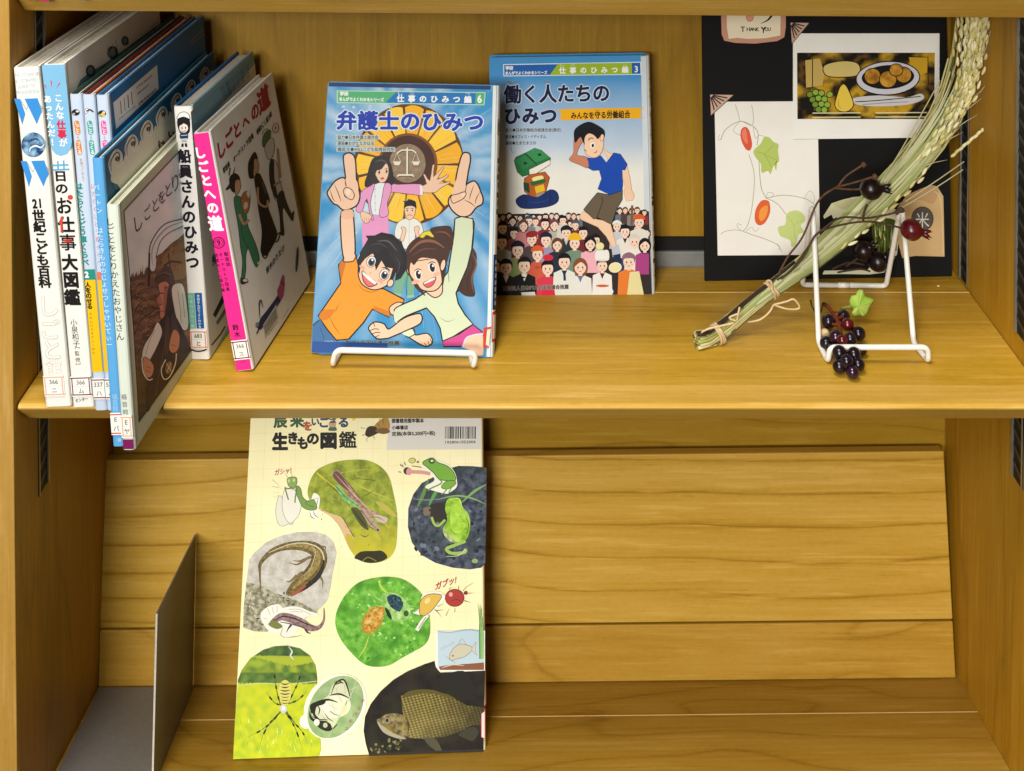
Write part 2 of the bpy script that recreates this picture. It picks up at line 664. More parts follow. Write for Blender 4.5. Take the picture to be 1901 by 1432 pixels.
    def chars(s, txt, p0, p1, size, col, bold=0.02, r=(1, 0), u=(0, -1), w=None, halo=None, hb=0.07):
        """Characters one by one, the first centred on p0 and the last on p1."""
        w = w or size
        n = len(txt)
        for rnd_ in ((halo, hb), (col, bold)):
            if not rnd_[0]:
                continue
            for i, ch in enumerate(txt):
                if ch == ' ':
                    continue
                t = i / max(1, n - 1)
                c = (p0[0] + (p1[0] - p0[0]) * t, p0[1] + (p1[1] - p0[1]) * t)
                g = glyph(ch, 0.0)
                if ord(ch) < 0x2000 and g[0]:
                    ox = (min(q[0] for q in g[0]) + max(q[0] for q in g[0])) / 2
                    oy = 0.35
                else:
                    ox, oy = 0.5, 0.38
                s.heavy(ch, rnd_[1], lambda g_, dx, dy: s.put(g_, c, (r[0] * w, r[1] * w), (u[0] * size, u[1] * size), rnd_[0], ox - dx, oy - dy))
            s.k += s.DZ * (7 if rnd_[1] > 0.05 else 4 if rnd_[1] > 0.03 else 2)

    def text(s, txt, p0, p1, size, col, bold=0.0, u=(0, -1), halo=None, hb=0.06):
        """One run of lettering stretched from p0 to p1 (its vertical middle)."""
        d = (p1[0] - p0[0], p1[1] - p0[1])
        g0 = glyph(txt, 0.0)
        x0, x1 = min(q[0] for q in g0[0]), max(q[0] for q in g0[0])
        k = 1 / (x1 - x0)
        asc = any(ord(c) > 0x2000 for c in txt)
        for cc, bb in ((halo, hb), (col, bold)):
            if not cc:
                continue
            s.heavy(txt, bb, lambda g_, dx, dy: s.put(g_, ((p0[0] + p1[0]) / 2, (p0[1] + p1[1]) / 2), (d[0] * k, d[1] * k), (u[0] * size, u[1] * size), cc, (x0 + x1) / 2 - dx, (0.38 if asc else 0.34) - dy))
            s.k += s.DZ * (7 if bb > 0.05 else 4 if bb > 0.03 else 2)


# ------------------------------------------------------------------ the bookcase
XL, XR, YB = -0.4005, 0.4385, 0.244
YP = -0.0085
case = thing('bookcase', (0, 0.1, -0.46), 'light brown wooden library bookcase with adjustable shelves and slotted metal rails', 'bookcase')
b = MB(); b.box((XL - 0.032, YP, -0.46), (XL, 0.262, 0.78)); b.build('side_panel', [M_SIDE], case, bevel=0.0012)
b = MB(); b.box((XL - 0.0325, YP - 0.0022, -0.46), (XL - 0.0002, YP + 0.0005, 0.78)); b.build('front_edge_band', [M_EDGE], case, bevel=0.0008)
b = MB()
xr1 = XR - 0.006
b.hexa([(xr1, YP, -0.46), (xr1 + 0.034, YP, -0.46), (xr1 + 0.034, 0.262, -0.46), (xr1, 0.262, -0.46),
        (XR, YP, 0.02), (XR + 0.032, YP, 0.02), (XR + 0.032, 0.262, 0.02), (XR, 0.262, 0.02)])
b.box((XR, YP, 0.0201), (XR + 0.032, 0.262, 0.78))
b.build('side_panel', [M_SIDE], case)
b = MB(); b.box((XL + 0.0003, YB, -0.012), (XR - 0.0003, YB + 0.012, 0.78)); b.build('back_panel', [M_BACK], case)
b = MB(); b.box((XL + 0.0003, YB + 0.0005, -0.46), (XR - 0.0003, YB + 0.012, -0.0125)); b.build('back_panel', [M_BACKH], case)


def shelf(z, roll=0.0):
    t = 0.026
    def R(o):
        if roll:
            piv = Matrix.Translation((0, 0, z)) @ Matrix.Rotation(roll, 4, 'Y') @ Matrix.Translation((0, 0, -z))
            off = parent_world(o.parent)
            o.data.transform(Matrix.Translation(-off) @ piv @ Matrix.Translation(off))
        return o
    x0, x1 = XL + 0.0012, XR - 0.0012
    nose = [(-0.0050, z - 0.0030), (-0.0042, z - 0.0012), (-0.0025, z - 0.0003), (0.0005, z), (0.0235, z), (0.0235, z - t), (0.0205, z - t), (0.0190, z - t + 0.0008), (-0.0046, z - 0.0042)]
    b = MB(); b.prism([(0.0235, z), (0.1828, z), (0.1828, z - t), (0.0235, z - t)], x0, x1)
    o = R(b.build('shelf', [M_SHELF], case))
    b = MB(); b.prism(nose, x0, x1)
    n_ = R(b.build('edge_strip', [M_NOSE], case))
    n_.parent = o
    n_.matrix_parent_inverse = Matrix()
    n_.location = (0, 0, 0)
    b = MB(); b.prism([(0.1828, z - 0.0002), (0.1832, z + 0.0004), (0.1838, z + 0.0004), (0.1842, z - 0.0002), (0.1842, z - t), (0.1828, z - t)], x0, x1)
    j = R(b.build('joint_lip', [M_LIP], case))
    j.parent = o
    b = MB(); b.prism([(0.1842, z - 0.0003), (0.236, z - 0.0003), (0.236, z - t), (0.1842, z - t)], x0, x1)
    k = R(b.build('back_strip', [M_SHELF], case))
    k.parent = o
    return o


M_LIP = flat_mat('pale_wood_lip', '#d8b070', 0.5, 0, 0, 0.1, 80)
shelf(0.0)
shelf(0.3375, math.radians(0.42))
# metal strip behind the middle shelf
b = MB(); b.box((XL + 0.001, 0.2375, -0.012), (XR - 0.001, YB - 0.0006, 0.0145))
b.build('rear_bracket', [M_ALU], case, bevel=0.0006)
b = MB(); b.box((XL + 0.001, 0.2405, 0.0149), (XR - 0.001, YB - 0.0006, 0.0275))
b.build('bracket_slot', [M_DARK], case)
# tilted display shelf below: leaning board, its lower rail and the tilted floor
BO, TO = Vector((0, 0.190, -0.3868)), Vector((0, 0.2235, -0.1835))
ub = (TO - BO).normalized()
fb = Vector((0, -ub.z, ub.y))
RL = Matrix.Rotation(math.radians(-0.62), 3, 'Y')
ub, fb, EL = RL @ ub, RL @ fb, RL @ Vector((1, 0, 0))
DX0, DX1 = -0.4000, 0.4305


def lboard(name, u0, u1, mat, th=0.014, bev=0.0012, x0=DX0, x1=DX1):
    b = MB()
    q = []
    for xx in (x0, x1):
        for (u, w) in ((u0, 0), (u0, -th), (u1, -th), (u1, 0)):
            q.append(EL * xx + BO + ub * u + fb * w)
    b.hexa([q[0], q[4], q[5], q[1], q[3], q[7], q[6], q[2]])
    return b.build(name, [mat], case, bevel=bev)


LB = (TO - BO).length
lboard('display_board', 0.0530, LB, M_BOARD)
lboard('display_rail', 0.0008, 0.0512, M_BOARDL)


def lfloor(name, s0, s1, mat, th=0.02, lift=0.0):
    b = MB()
    q = []
    for xx in (DX0, DX1 + 0.003):
        for (s_, w) in ((s0, lift), (s0, -th), (s1, -th), (s1, lift)):
            q.append(EL * xx + BO + fb * s_ + ub * w)
    b.hexa([q[1], q[5], q[6], q[2], q[0], q[4], q[7], q[3]])
    return b.build(name, [mat], case)


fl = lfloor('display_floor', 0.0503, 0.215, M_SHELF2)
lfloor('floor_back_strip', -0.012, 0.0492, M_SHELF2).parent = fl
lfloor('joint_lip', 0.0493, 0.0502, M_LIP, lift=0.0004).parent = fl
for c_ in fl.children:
    c_.location = (0, 0, 0)


def rail(side, y0, y1, z0, z1, inset=0.0):
    """Slotted metal standard let into a side panel, slanted at its lower end."""
    d = -side
    x = (XL if side < 0 else XR) + d * inset
    b = MB()
    ym = y0 + (y1 - y0) * 0.62 if side < 0 else y0 + (y1 - y0) * 0.38
    xa = x + d * 0.0004
    a = MB()
    def strip(bb, ya, yb, za, zb, xa_, xb_):
        lo, hi = min(xa_, xb_), max(xa_, xb_)
        bb.box((lo, ya, za), (hi, yb, zb))
    strip(b, y0, y1, z0, z1, x - d * 0.002, x + d * 0.0004)
    o = b.build('slotted_rail', [M_DARK], case)
    f = MB()
    w = 0.0028
    strip(f, y1 - w, y1, z0, z1, x, x + d * 0.0022)
    strip(f, y0, y0 + w * 0.6, z0, z1, x, x + d * 0.0012)
    z = z0 + 0.006
    while z < z1 - 0.012:
        f.mesh([(x + d * 0.0009, y0 + 0.001, z), (x + d * 0.0009, y1 - w, z + 0.006), (x + d * 0.0009, y1 - w, z + 0.0105), (x + d * 0.0009, y0 + 0.001, z + 0.0045)], [(0, 1, 2, 3)], (0.5, 0.5, 0.5), 1)
        z += 0.0145
    g = f.build('rail_flange', [M_STEEL, M_SLOT], case)
    g.parent = o
    g.location = parent_world(case) + g.location - parent_world(case)
    g.location = (0, 0, 0)


rail(-1, 0.0415, 0.0625, -0.106, 0.78)
rail(-1, 0.190, 0.211, 0.0, 0.78)
rail(1, 0.190, 0.2115, 0.002, 0.78)
rail(1, 0.050, 0.0722, 0.0205, 0.78)
rail(1, 0.050, 0.0722, -0.106, -0.027, 0.0017)


# ------------------------------------------------------------------ books
def lerp(a, b, t): return a + (b - a) * t


class Book:
    """Hardback standing spine outwards. Pixel corners of its spine place it on the shelf."""

    def __init__(s, name, bl, tl, thick, depth, yaw, label, board, group='books leaning in a row at the left of the shelf', z0=0.0, spine='#efebe2', back=None, page='#e3ddce', right=None):
        O = at_z(bl[0], bl[1], z0)
        Tp = at_y(tl[0], tl[1], O.y)
        v = Tp - O
        s.h, th = v.length, math.atan2(-v.x, v.z)
        ps = math.radians(yaw)
        c, sn = math.cos(ps), math.sin(ps)
        rot = Matrix(((c, sn, 0), (-sn, c, 0), (0, 0, 1)))
        s.ex = rot @ Vector((math.cos(th), 0, math.sin(th)))
        s.ez = rot @ Vector((-math.sin(th), 0, math.cos(th)))
        s.ey = rot @ Vector((0, 1, 0))
        s.O, s.t, s.d = O, thick, depth
        s.root = thing(name, O, label, 'book', group)
        s.mb = MB()
        bt, ov = 0.0022, 0.003
        cs, cb, cr = lin(spine), lin(back or board), lin(right or board)
        h, t, d = s.h, s.t, s.d
        # boards
        s.bx(s.mb, 0, bt, 0.004, d, 0, h, cb)
        s.bx(s.mb, t - bt, t, 0.004, d, 0, h, cr)
        # rounded spine shell
        prof = [(0.0, 0.0055), (0.0, 0.0022), (0.0006, 0.0008), (0.002, 0.0001), (t - 0.002, 0.0001), (t - 0.0006, 0.0008), (t, 0.0022), (t, 0.0055), (t - 0.0012, 0.0055), (t - 0.0012, 0.0025), (0.0012, 0.0025), (0.0012, 0.0055)]
        n = len(prof)
        vs = [s.W(x, y, 0.0003) for x, y in prof] + [s.W(x, y, h - 0.0003) for x, y in prof]
        fs = [(i, (i + 1) % n, n + (i + 1) % n, n + i) for i in range(n)]
        tri = tessellate_polygon([[Vector((x, y, 0)) for x, y in prof]])
        fs += [tuple(f)[::-1] for f in tri] + [tuple(n + j for j in f) for f in tri]
        s.mb.mesh(vs, fs, cs)
        pg = MB()
        s.bx(pg, bt, t - bt, 0.003, d - ov, ov, h - ov, lin(page))
        # slightly uneven page sheets on the top edge
        rnd = random.Random(int(bl[0]))
        x = bt + 0.0004
        while x < t - bt - 0.0012:
            w = rnd.uniform(0.0006, 0.0016)
            s.bx(pg, x, min(x + w, t - bt - 0.0002), 0.0032, d - ov - rnd.uniform(0, 0.001), h - ov - 0.001, h - ov + rnd.uniform(0.0001, 0.0007), tuple(q * rnd.uniform(0.86, 1.0) for q in lin(page)))
            x += w + 0.0003
        s.pg = pg
        s.labels = []

    def W(s, x, y, z):
        return s.O + s.ex * x + s.ey * y + s.ez * z

    def bx(s, mb, x0, x1, y0, y1, z0, z1, col):
        mb.hexa([s.W(x0, y0, z0), s.W(x1, y0, z0), s.W(x1, y1, z0), s.W(x0, y1, z0), s.W(x0, y0, z1), s.W(x1, y0, z1), s.W(x1, y1, z1), s.W(x0, y1, z1)], col)

    def spine(s, T=(0, 0, 1)):
        return Art(s.mb, s.W(0, 0, 0), s.ey, T)

    def right(s, T=(0, 0, 1)):
        return Art(s.mb, s.W(s.t, 0, 0), s.ex, T)

    def band(s, A, z0, z1, col, x0=0.0007, x1=None):
        """Band of colour round the spine between heights z0 and z1."""
        x1 = s.t - 0.0007 if x1 is None else x1
        k = A.k
        vs = [s.W(x, -k, z) for x, z in ((x0, z0), (x1, z0), (x1, z1), (x0, z1))]
        s.mb.mesh(vs, A.orient(vs, [(0, 1, 2, 3)]), lin(col))
        A.up()

    def zof(s, py, px=None):
        """Height along the spine of a pixel row."""
        q = at_pl(px if px is not None else 100, py, s.O, s.ey)
        return (q - s.O).dot(s.ez)

    def label(s, z0, z1, border, lines, x0=0.0004, x1=None, sides=True, ink='#5a5550', wrap=0.0):
        x1 = s.t - 0.0004 if x1 is None else x1
        m = MB()
        y = -0.00055
        vs = [s.W(x, y, z) for x, z in ((x0, z0), (x1, z0), (x1, z1), (x0, z1))]
        s.bx(m, x0, x1, -0.0006, -0.00042, z0, z1, lin('#f3f0e8'))
        if wrap:
            s.bx(m, s.t + 0.00025, s.t + 0.0004, -0.0006, wrap, z0, z1, lin('#f3f0e8'))
            s.bx(m, s.t - 0.0006, s.t + 0.0004, -0.0006, -0.0004, z0, z1, lin('#f3f0e8'))
        A = Art(m, s.W(0, -0.0006, 0), s.ey)
        w = 0.0009
        def q(xa, xb, za, zb, c):
            v2 = [s.W(x, -0.0006 - A.k, z) for x, z in ((xa, za), (xb, za), (xb, zb), (xa, zb))]
            m.mesh(v2, A.orient(v2, [(0, 1, 2, 3)]), lin(c))
        g = 0.0009
        q(x0, x1, z1 - g - w, z1 - g, border); q(x0, x1, z0 + g, z0 + g + w, border)
        if sides:
            q(x1 - g - w, x1 - g, z0 + g + w, z1 - g - w, border)
            q(x0 + g, x0 + g + w, z0 + g + w, z1 - g - w, border)
        zm = lerp(z0, z1, 0.5)
        q(x0 + 0.002, x1 - 0.002, zm - 0.0001, zm + 0.0001, '#b9b4ab')
        A.up()
        xm = (x0 + x1) / 2
        sz = (z1 - z0) * 0.30
        for i, tx in enumerate(lines):
            g_ = glyph(tx, 0.015)
            xa, xb = min(p[0] for p in g_[0]), max(p[0] for p in g_[0])
            zc = lerp(z1, z0, 0.30 + 0.42 * i)
            v2 = [s.W(xm + (p[0] - (xa + xb) / 2) * sz, -0.0006 - A.k, zc + (p[1] - 0.35) * sz) for p in g_[0]]
            m.mesh(v2, A.orient(v2, g_[1]), lin(ink))
        s.labels.append(m)

    def done(s):
        o = s.mb.build('cover', [M_PRINT], s.root)
        s.pg.build('page_block', [M_PAGES], s.root)
        for m in s.labels:
            m.build('call_number_label', [M_CARD], s.root)
        return o


def vert(A, txt, x0, y0, x1, y1, size, col, bold=0.02, w=None, lean=0.09, halo=None, hb=0.07):
    A.chars(txt, (x0, y0), (x1, y1), size, col, bold, (1, 0), (-lean, -1), w, halo, hb)



# ---- book 1: thick white volume
B1 = Book('picture_encyclopedia', (84, 756.5), (21.5, 128), 0.0215, 0.20, 5.0, 'thick white book with two blue W marks on its spine at the far left', '#efece4')
A = B1.spine()
for i, (tx, y, x0, x1) in enumerate((('THE 21ST CENTURY', 139, 27, 74), ('ILLUSTRATED', 150, 29, 68), ('GUIDE TO', 161, 33, 65), ('PROFESSIONS', 171.5, 30, 72))):
    A.text(tx, (x0, y + 1), (x1, y - 2), 9, '#a9bcd4', 0.0)
for dx, dy in ((0, 0), (12.3, 115.6)):
    def o_(t): return [(x + dx, y + dy) for x, y in pp(t)]
    A.line(o_('38 186 49 204'), 1.2, '#9fa9b8', False); A.line(o_('49 204 54 190'), 1.2, '#9fa9b8', False)
    A.line(o_('69 185 78 203'), 1.2, '#9fa9b8', False)
    A.fill(o_('26.3 183.5 37.5 183.8 47 212 41.5 232'), '#3b8fd6', hold=True)
    A.fill(o_('45.5 183.5 70 182.5 77.5 207 68.5 231'), '#3b8fd6')
def fswirl(x, y):
    a = noise.noise(Vector((x * .09, y * .09, 2))) + .5 * noise.noise(Vector((x * .25, y * .2, 5)))
    return mixc(lin('#123a6e'), lin('#9cc6e4'), min(1, max(0, .35 + a)))
A.grid([(62 + 22 * math.cos(i * .35), 269 + 23 * math.sin(i * .35)) for i in range(18)], fswirl, 2.4)
A.line('55 283 57 275 66 271 76 274 82 268', 3.2, '#e6eef4', taper='both')
A.line('58 262 66 258 74 262', 3, '#0d2b55', taper='both')
A.chars('21', (64.5, 378.5), (74.5, 377.5), 23, '#1d1a1a', 0.05, u=(-.09, -1), w=18)
vert(A, '世紀こども百科', 71.5, 400, 83.5, 524, 22, '#1d1a1a', 0.045, 24)
for cc, bb in (('#d3cabb', 0.035), ('#f6f3ec', -0.012)):
    A.chars('し', (89.5, 568), (89.5, 568), 42, cc, bb, u=(-.09, -1)); A.chars('ご', (92.5, 612), (92.5, 612), 40, cc, bb, u=(-.09, -1))
    A.chars('と', (96.5, 649), (96.5, 649), 40, cc, bb, u=(-.09, -1)); A.chars('館', (100, 683), (100, 683), 34, cc, bb * .7, u=(-.09, -1))
B1.label(B1.zof(735), B1.zof(697), '#e9a98c', ('366', 'ニ'), 0.0008, 0.0178, ink='#77706a')
B1.done()

# ---- book 2: white with blue rounded tab
B2 = Book('picture_encyclopedia', (135, 757), (77.5, 122), 0.0178, 0.21, 5.0, 'white book with a rounded light blue tab and red sparks atop its spine', '#e9e6de')
A = B2.spine()
A.fill('77.5 121.5 80 121 118.5 120 120 121 133.5 262 132 275 125 286 113 290 104 287 97 279 94 268', '#7fb8dc')
for l in ('83 158 87 166', '94.5 150 97 164', '111 154 105 165'):
    A.line(l, 2.6, '#c8324e', False, taper='end')
vert(A, 'こんな', 108.5, 182, 111.5, 214, 15.5, '#f6f4ee', 0.03)
vert(A, '仕事', 113.6, 232, 115.2, 249, 17, '#cf2a45', 0.05)
vert(A, 'が', 117.5, 265, 117.5, 265, 16, '#f6f4ee', 0.03)
vert(A, 'あったんだ', 88.6, 184, 96, 247, 14.5, '#f6f4ee', 0.03)
vert(A, '!', 97.5, 264, 97.5, 264, 17, '#f6f4ee', 0.03)
A.line('97 307.5 127 306', 3.2, '#5ea6d0', False); A.line('107 299 108 315', 3, '#5ea6d0', False); A.line('118 298 119 315', 3, '#5ea6d0', False); A.line('98 316 129 314.5', 3.2, '#5ea6d0', False)
vert(A, '日の', 112.3, 327, 114.5, 350, 21, '#1d1a1a', 0.04, 25)
vert(A, 'お', 119, 382, 119, 382, 34, '#1d1a1a', 0.03, 31)
A.ell(130.5, 366.5, 5, 4.5, '#d3483a')
A.chars('仕', (123, 417), (123, 417), 31, '#1d1a1a', 0.04, u=(-.09, -1)); A.fill('113 402 118 403 116 412 116.5 431 112.5 431 112 415 109.5 416', '#d3483a')
A.chars('事', (126, 450), (126, 450), 32, '#1d1a1a', 0.025, u=(-.09, -1)); A.line('117.5 446 134 445', 2.6, '#d3483a', False); A.line('118 449.5 134 448.5', 2, '#d3483a', False)
vert(A, '大図鑑', 129.5, 487, 134.3, 552, 31, '#1d1a1a', 0.045, 30)
vert(A, '小泉和子', 137, 599, 141.5, 638, 13.5, '#3a3532', 0.0)
vert(A, '監修', 143.3, 656, 144.6, 668, 9.5, '#3a3532', 0.0)
A.line('139.5 648.5 139.5 645.5 147.5 645 147.5 648', .9, '#3a3532', False); A.line('141 674 141 676.5 149 676 149 673', .9, '#3a3532', False)
B2.label(B2.zof(737), B2.zof(700), '#7c1c34', ('366', 'ム'), 0.0002, 0.0172, ink='#77706a')
A.text('センター', (140, 744), (163, 740), 8, '#5b5550', 0.02)
R = B2.right()
R.grid('140 170 149 149 166 135 195 118 235 89 272 62 290 49 271 92 225 124 180 152 140 187', lambda x, y: mixc(lin('#35616b'), lin('#6f8f92'), .5 + .5 * noise.noise(Vector((x * .08, y * .08, 1)))), 5, False)
for cx, cy, r in ((168, 132, 9), (209, 98, 10), (232, 76, 7)):
    R.ell(cx, cy, r, r * 1.25, '#27393f'); R.ell(cx, cy, r * .6, r * .8, '#6b8489')
R.line('205 110 198 86', 1.2, '#ada58c'); R.line('212 104 208 80', 1.2, '#ada58c'); R.line('219 97 214 74', 1.2, '#ada58c')
B2.done()

# ---- three slim volumes of one series
def series(name, bl, tl, label, board, tagcol, back=None):
    bk = Book(name, bl, tl, 0.0100, 0.235, 5.0, label, board, spine='#c6d3e6', back=back, page='#d8d2c4')
    A = bk.spine()
    x0, y0 = tl[0] + 12, tl[1]
    def X(y): return x0 + (y - y0) * .0845
    return bk, A, X
B3, A, X = series('job_picture_book', (176, 763), (126.5, 177.5), 'slim book with yellow lower spine band and dark green cover, nearest the white tabbed book', '#27443e', '#d68434')
B3.band(A, B3.zof(520, 160), B3.zof(500.5, 160), '#2a8f80')
B3.band(A, B3.zof(691, 170), B3.zof(520, 160), '#f0c018')
def icon(A, x, y, kind):
    A.ell(x, y, 7.5, 6, '#241d1d'); A.ell(x + 3, y - 2, 3, 2, '#d9d3cb'); A.ell(x - 3.5, y + 2.5, 2.5, 1.7, '#b3aaa2')
    if kind:
        A.ell(x + 1.5, y + 2, 4, 3.5, '#e0b83a')
def tags(A, X, c, y1=272):
    for (ya, yb, tx) in ((224, 251, 'しごと'), (260, 288, 'つくる')):
        if ya > y1:
            continue
        p = []
        for i in range(14):
            a = math.pi * i / 13
            p.append((X(ya) - 4.8 * math.cos(a), ya + 5 - 5 * math.sin(a)))
        for i in range(14):
            a = math.pi * i / 13
            p.append((X(yb) + 4.8 * math.cos(a), yb - 5 + 5 * math.sin(a)))
        A.fill(p, c)
        vert(A, tx, X(ya) + .2, ya + 5.5, X(yb), yb - 5.5, 8.2, '#f4f0ea', 0.03)
    vert(A, 'と', X(255.5), 255.5, X(255.5), 255.5, 6, c, 0.02)
icon(A, X(209) - .5, 209, 0)
tags(A, X, '#d68434')
vert(A, 'を調べてみよう', X(296) + 2, 297, X(333) + 3, 334, 6.5, '#c98a55', 0.0)
vert(A, 'はたらくじどう車くらべ', 146.6, 346, 158.5, 487, 13.6, '#1f8878', 0.04)
A.chars('2', (161, 510), (161, 510), 15, '#f6f4ee', 0.05, u=(-.08, -1))
vert(A, '人をのせる', 163, 529, 166.8, 569, 11, '#2b2420', 0.05)
vert(A, 'ろせんバスタクシーほか', 168, 583, 174, 655, 6, '#7d5f18', 0.01)
B3.label(B3.zof(741, 178), B3.zof(702, 178), '#7c1c34', ('337', 'ハ'), 0.0002, 0.0098, sides=False, ink='#77706a')
B3.done()
B4, A, X = series('job_picture_book', (198.5, 763), (150.5, 178), 'slim book with orange cover edge squeezed between two volumes of its series', '#b2622a', '#48a39b', '#7a2a2a')
B4.band(A, B4.zof(520, 186), B4.zof(505, 186), '#e07a52')
B4.band(A, B4.zof(691, 190), B4.zof(520, 186), '#f0c018')
A.ell(X(206) - 4, 206, 3, 5, '#f0eee9', 20, .8, '#4a4a4a'); A.line('160 207 167 204 173 208', 2.6, '#241d1d')
tags(A, X, '#48a39b')
vert(A, 'はたらくじどう車くらべ', X(346) - 3, 346, X(487) - 3, 487, 11, '#d28a86', 0.01)
B4.label(B4.zof(741, 200), B4.zof(702, 200), '#7c1c34', ('537', 'ハ'), 0.0002, 0.0098, sides=False, ink='#77706a')
B4.done()
B5, A, X = series('job_picture_book', (222, 764), (176, 179), 'slim book with blue back cover and white barcode panel facing right', '#2f76b4', '#e0559a', '#2d6aa0')
icon(A, X(210) - 1, 211, 1)
tags(A, X, '#e0559a')
R = B5.right()
R.fill('210 191 291.5 120.5 294.5 165 215.5 240', '#ffffff')
for i in range(22):
    if (i * 7 + i * i) % 5 in (0, 3):
        continue
    t = i / 22
    x, y = 218 + 30 * t, 192 - 24.5 * t
    R.line([(x, y), (x + 1.8, y + 24)], 1.0 + (i % 3) * .35, '#2b2626', False, hold=True)
R.up()
R.text('9784777700000', (221, 222.5), (251, 197), 5, '#4d4848')
R.text('1923037', (254, 163), (283, 140), 6, '#5b5656', .02); R.text('ISBN0337', (255, 175), (276, 157.5), 6, '#5b5656', .02)
R.text('定価 本体2500円', (257, 194), (290, 166), 6.5, '#3b3636', .03)
R.line('354 76 378 55.5 378.5 64 355 82', 1.0, '#b4a288', False, True)
R.text('しごと', (358, 76), (375, 62), 4.5, '#8c806f', .03)
B5.done()

# ---- blue picture book with wave border, jutting out
B6 = Book('picture_book', (209, 830), (168.5, 296), 0.0088, 0.275, 4.5, 'blue picture book with wave scroll border, jutting past the shelf edge', '#1f6890', spine='#5ea6dc', page='#e6e0d2')
A = B6.spine()
vert(A, 'バートン', 179.5, 348, 184.5, 391, 11, '#eef2f4', 0.0)
vert(A, 'はたらきもののじょせつしゃけいてぃー', 185.5, 428, 203, 640, 12, '#e4eef4', 0.0)
vert(A, '福音館', 213, 737, 214.6, 758, 11, '#a8d0ea', 0.0)
B6.label(B6.zof(807, 215), B6.zof(766, 215), '#d3402e', ('E', 'バ'), 0.0002, 0.0085, sides=False, ink='#77706a')
A.ell(222, 817, 4, 4, '#8fc0e4')
R = B6.right()
base = [(197, 308), (400, 101), (404, 300), (240, 600), (228, 780)]
cream = [(226, 352)]
# scroll border: cream field under a row of curling waves
x, y = 216, 318
edge = []
wv = []
for k in range(7):
    t = k
    cx, cy = 217 + 29.5 * k * (1 - .012 * k), 294 - 28.4 * k * (1 - .012 * k)
    sc = 1 - .055 * k
    wv.append((cx, cy, sc))
for cx, cy, sc in wv:
    edge += [(cx - 11 * sc, cy + 30 * sc), (cx - 13 * sc, cy + 10 * sc), (cx - 8 * sc, cy - 8 * sc), (cx + 1 * sc, cy - 14 * sc), (cx + 8 * sc, cy - 6 * sc), (cx + 8.5 * sc, cy + 7 * sc), (cx + 4 * sc, cy + 14 * sc), (cx + 12 * sc, cy + 4 * sc), (cx + 15 * sc, cy - 6 * sc)]
edge += [(398, 150), (398, 320), (260, 560), (236, 430), (224, 352), (207, 338)]
R.fill(edge, '#f0ecd8', True, 3)
for cx, cy, sc in wv:
    def q(t): return [(cx + a * sc, cy + b_ * sc) for a, b_ in pp(t)]
    R.line(q('-11 30 -15 10 -8 -9 1 -16 9 -7 9 8 3 16 -3 12'), 1.7, '#ffffff', n=6)
    R.line(q('-10 26 -11 8 -6 -5 1 -11 5 -5 4 5 1 8'), 2.2 * sc, '#26343a', n=6, taper='both')
    R.ell(cx + .5 * sc, cy + 1 * sc, 4 * sc, 5 * sc, '#26343a', 20)
    R.line(q('-1 -4 1 2 3 6'), 1.2 * sc, '#9fb0b0')
R.line('207 338 213 352 226 356', 1.6, '#20303a')
vert(R, 'けい', 300, 268, 318, 250, 15, '#8a2440', .06, lean=.1)
B6.done()

# ---- pale green picture book, farmer painting
B7 = Book('picture_book', (227.5, 836.5), (195.5, 382), 0.0096, 0.205, 5.0, 'pale green picture book with a farmer painting, lowest of the row', '#cfd4b6', spine='#d9e0d2', page='#dfe0d2')
A = B7.spine()
vert(A, 'しごとをとりかえたおやじさん', 203.5, 412, 223, 625, 15.5, '#2b2825', 0.0)
vert(A, '福音館', 230, 737, 233, 765, 11, '#6d6a64', 0.0)
B7.band(A, B7.zof(834, 240), B7.zof(816, 240), '#7c1c58')
B7.label(B7.zof(812, 240), B7.zof(771, 240), '#e9a98c', ('E', 'ヤ'), 0.0002, 0.0092, ink='#77706a')
R = B7.right()
INK[:] = [1.3, 1.0]
fr = [(229.5, 392), (262, 356), (326, 288), (400, 210), (420, 560), (352, 655), (257, 784)]
def sky(x, y):
    n_ = noise.noise(Vector((x * .03, y * .03, 4)))
    return mixc(mixc(lin('#d2cbcf'), lin('#c4ced6'), max(0, min(1, (x - 230) / 110))), lin('#e6e0dd'), .5 + .6 * n_)
R.grid(fr, sky, 6, False)
# dark ploughed field with spiky bushes
def field(x, y):
    n_ = noise.noise(Vector((x * .05, y * .12, 9))) + .5 * noise.noise(Vector((x * .3, y * .3, 2))) + .3 * noise.noise(Vector((x * .9, y * .6, 3)))
    c = mixc(lin('#3a281f'), lin('#96714c'), max(0, min(1, .45 + .6 * n_)))
    return mixc(c, lin('#2a1b16'), max(0, min(.8, (y - 600) / 200)))
R.grid('240.5 538 242 515 246 507 248 516 253 505 256 514 262 503 267 510 272 496 279 499 283 480 300 470 318 452 330 444 352 424 392 420 420 560 352 655 257 784 249 640', field, 3.2, False)
rf = random.Random(5)
for i in range(90):
    x, y = rf.uniform(243, 296), rf.uniform(520, 700)
    if y > 520 + (x - 240) * 1.0 and x > 243 + (y - 540) * .06:
        c_ = rf.choice(['#2a1c15', '#3a281c', '#b08a5c', '#8a6844'])
        R.line([(x, y), (x + rf.uniform(5, 9), y - rf.uniform(4, 12)), (x + rf.uniform(11, 18), y - rf.uniform(2, 14))], rf.uniform(.6, 1.4), c_, n=3, hold=(i % 5 != 0))
for i in range(12):
    x = 243 + i * 4.2
    R.line([(x, 524 - i * 1.6), (x + 1.2, 508 - i * 2 - rf.uniform(0, 8))], 2.2, '#4a3026', False, taper='end', hold=True)
R.up()
for l_ in ('246 590 258 566 276 556 292 560', '250 622 264 592 284 580', '254 660 270 622 288 604', '245 556 262 540 284 534'):
    R.line(l_, 1.3, '#2a1c15'); 
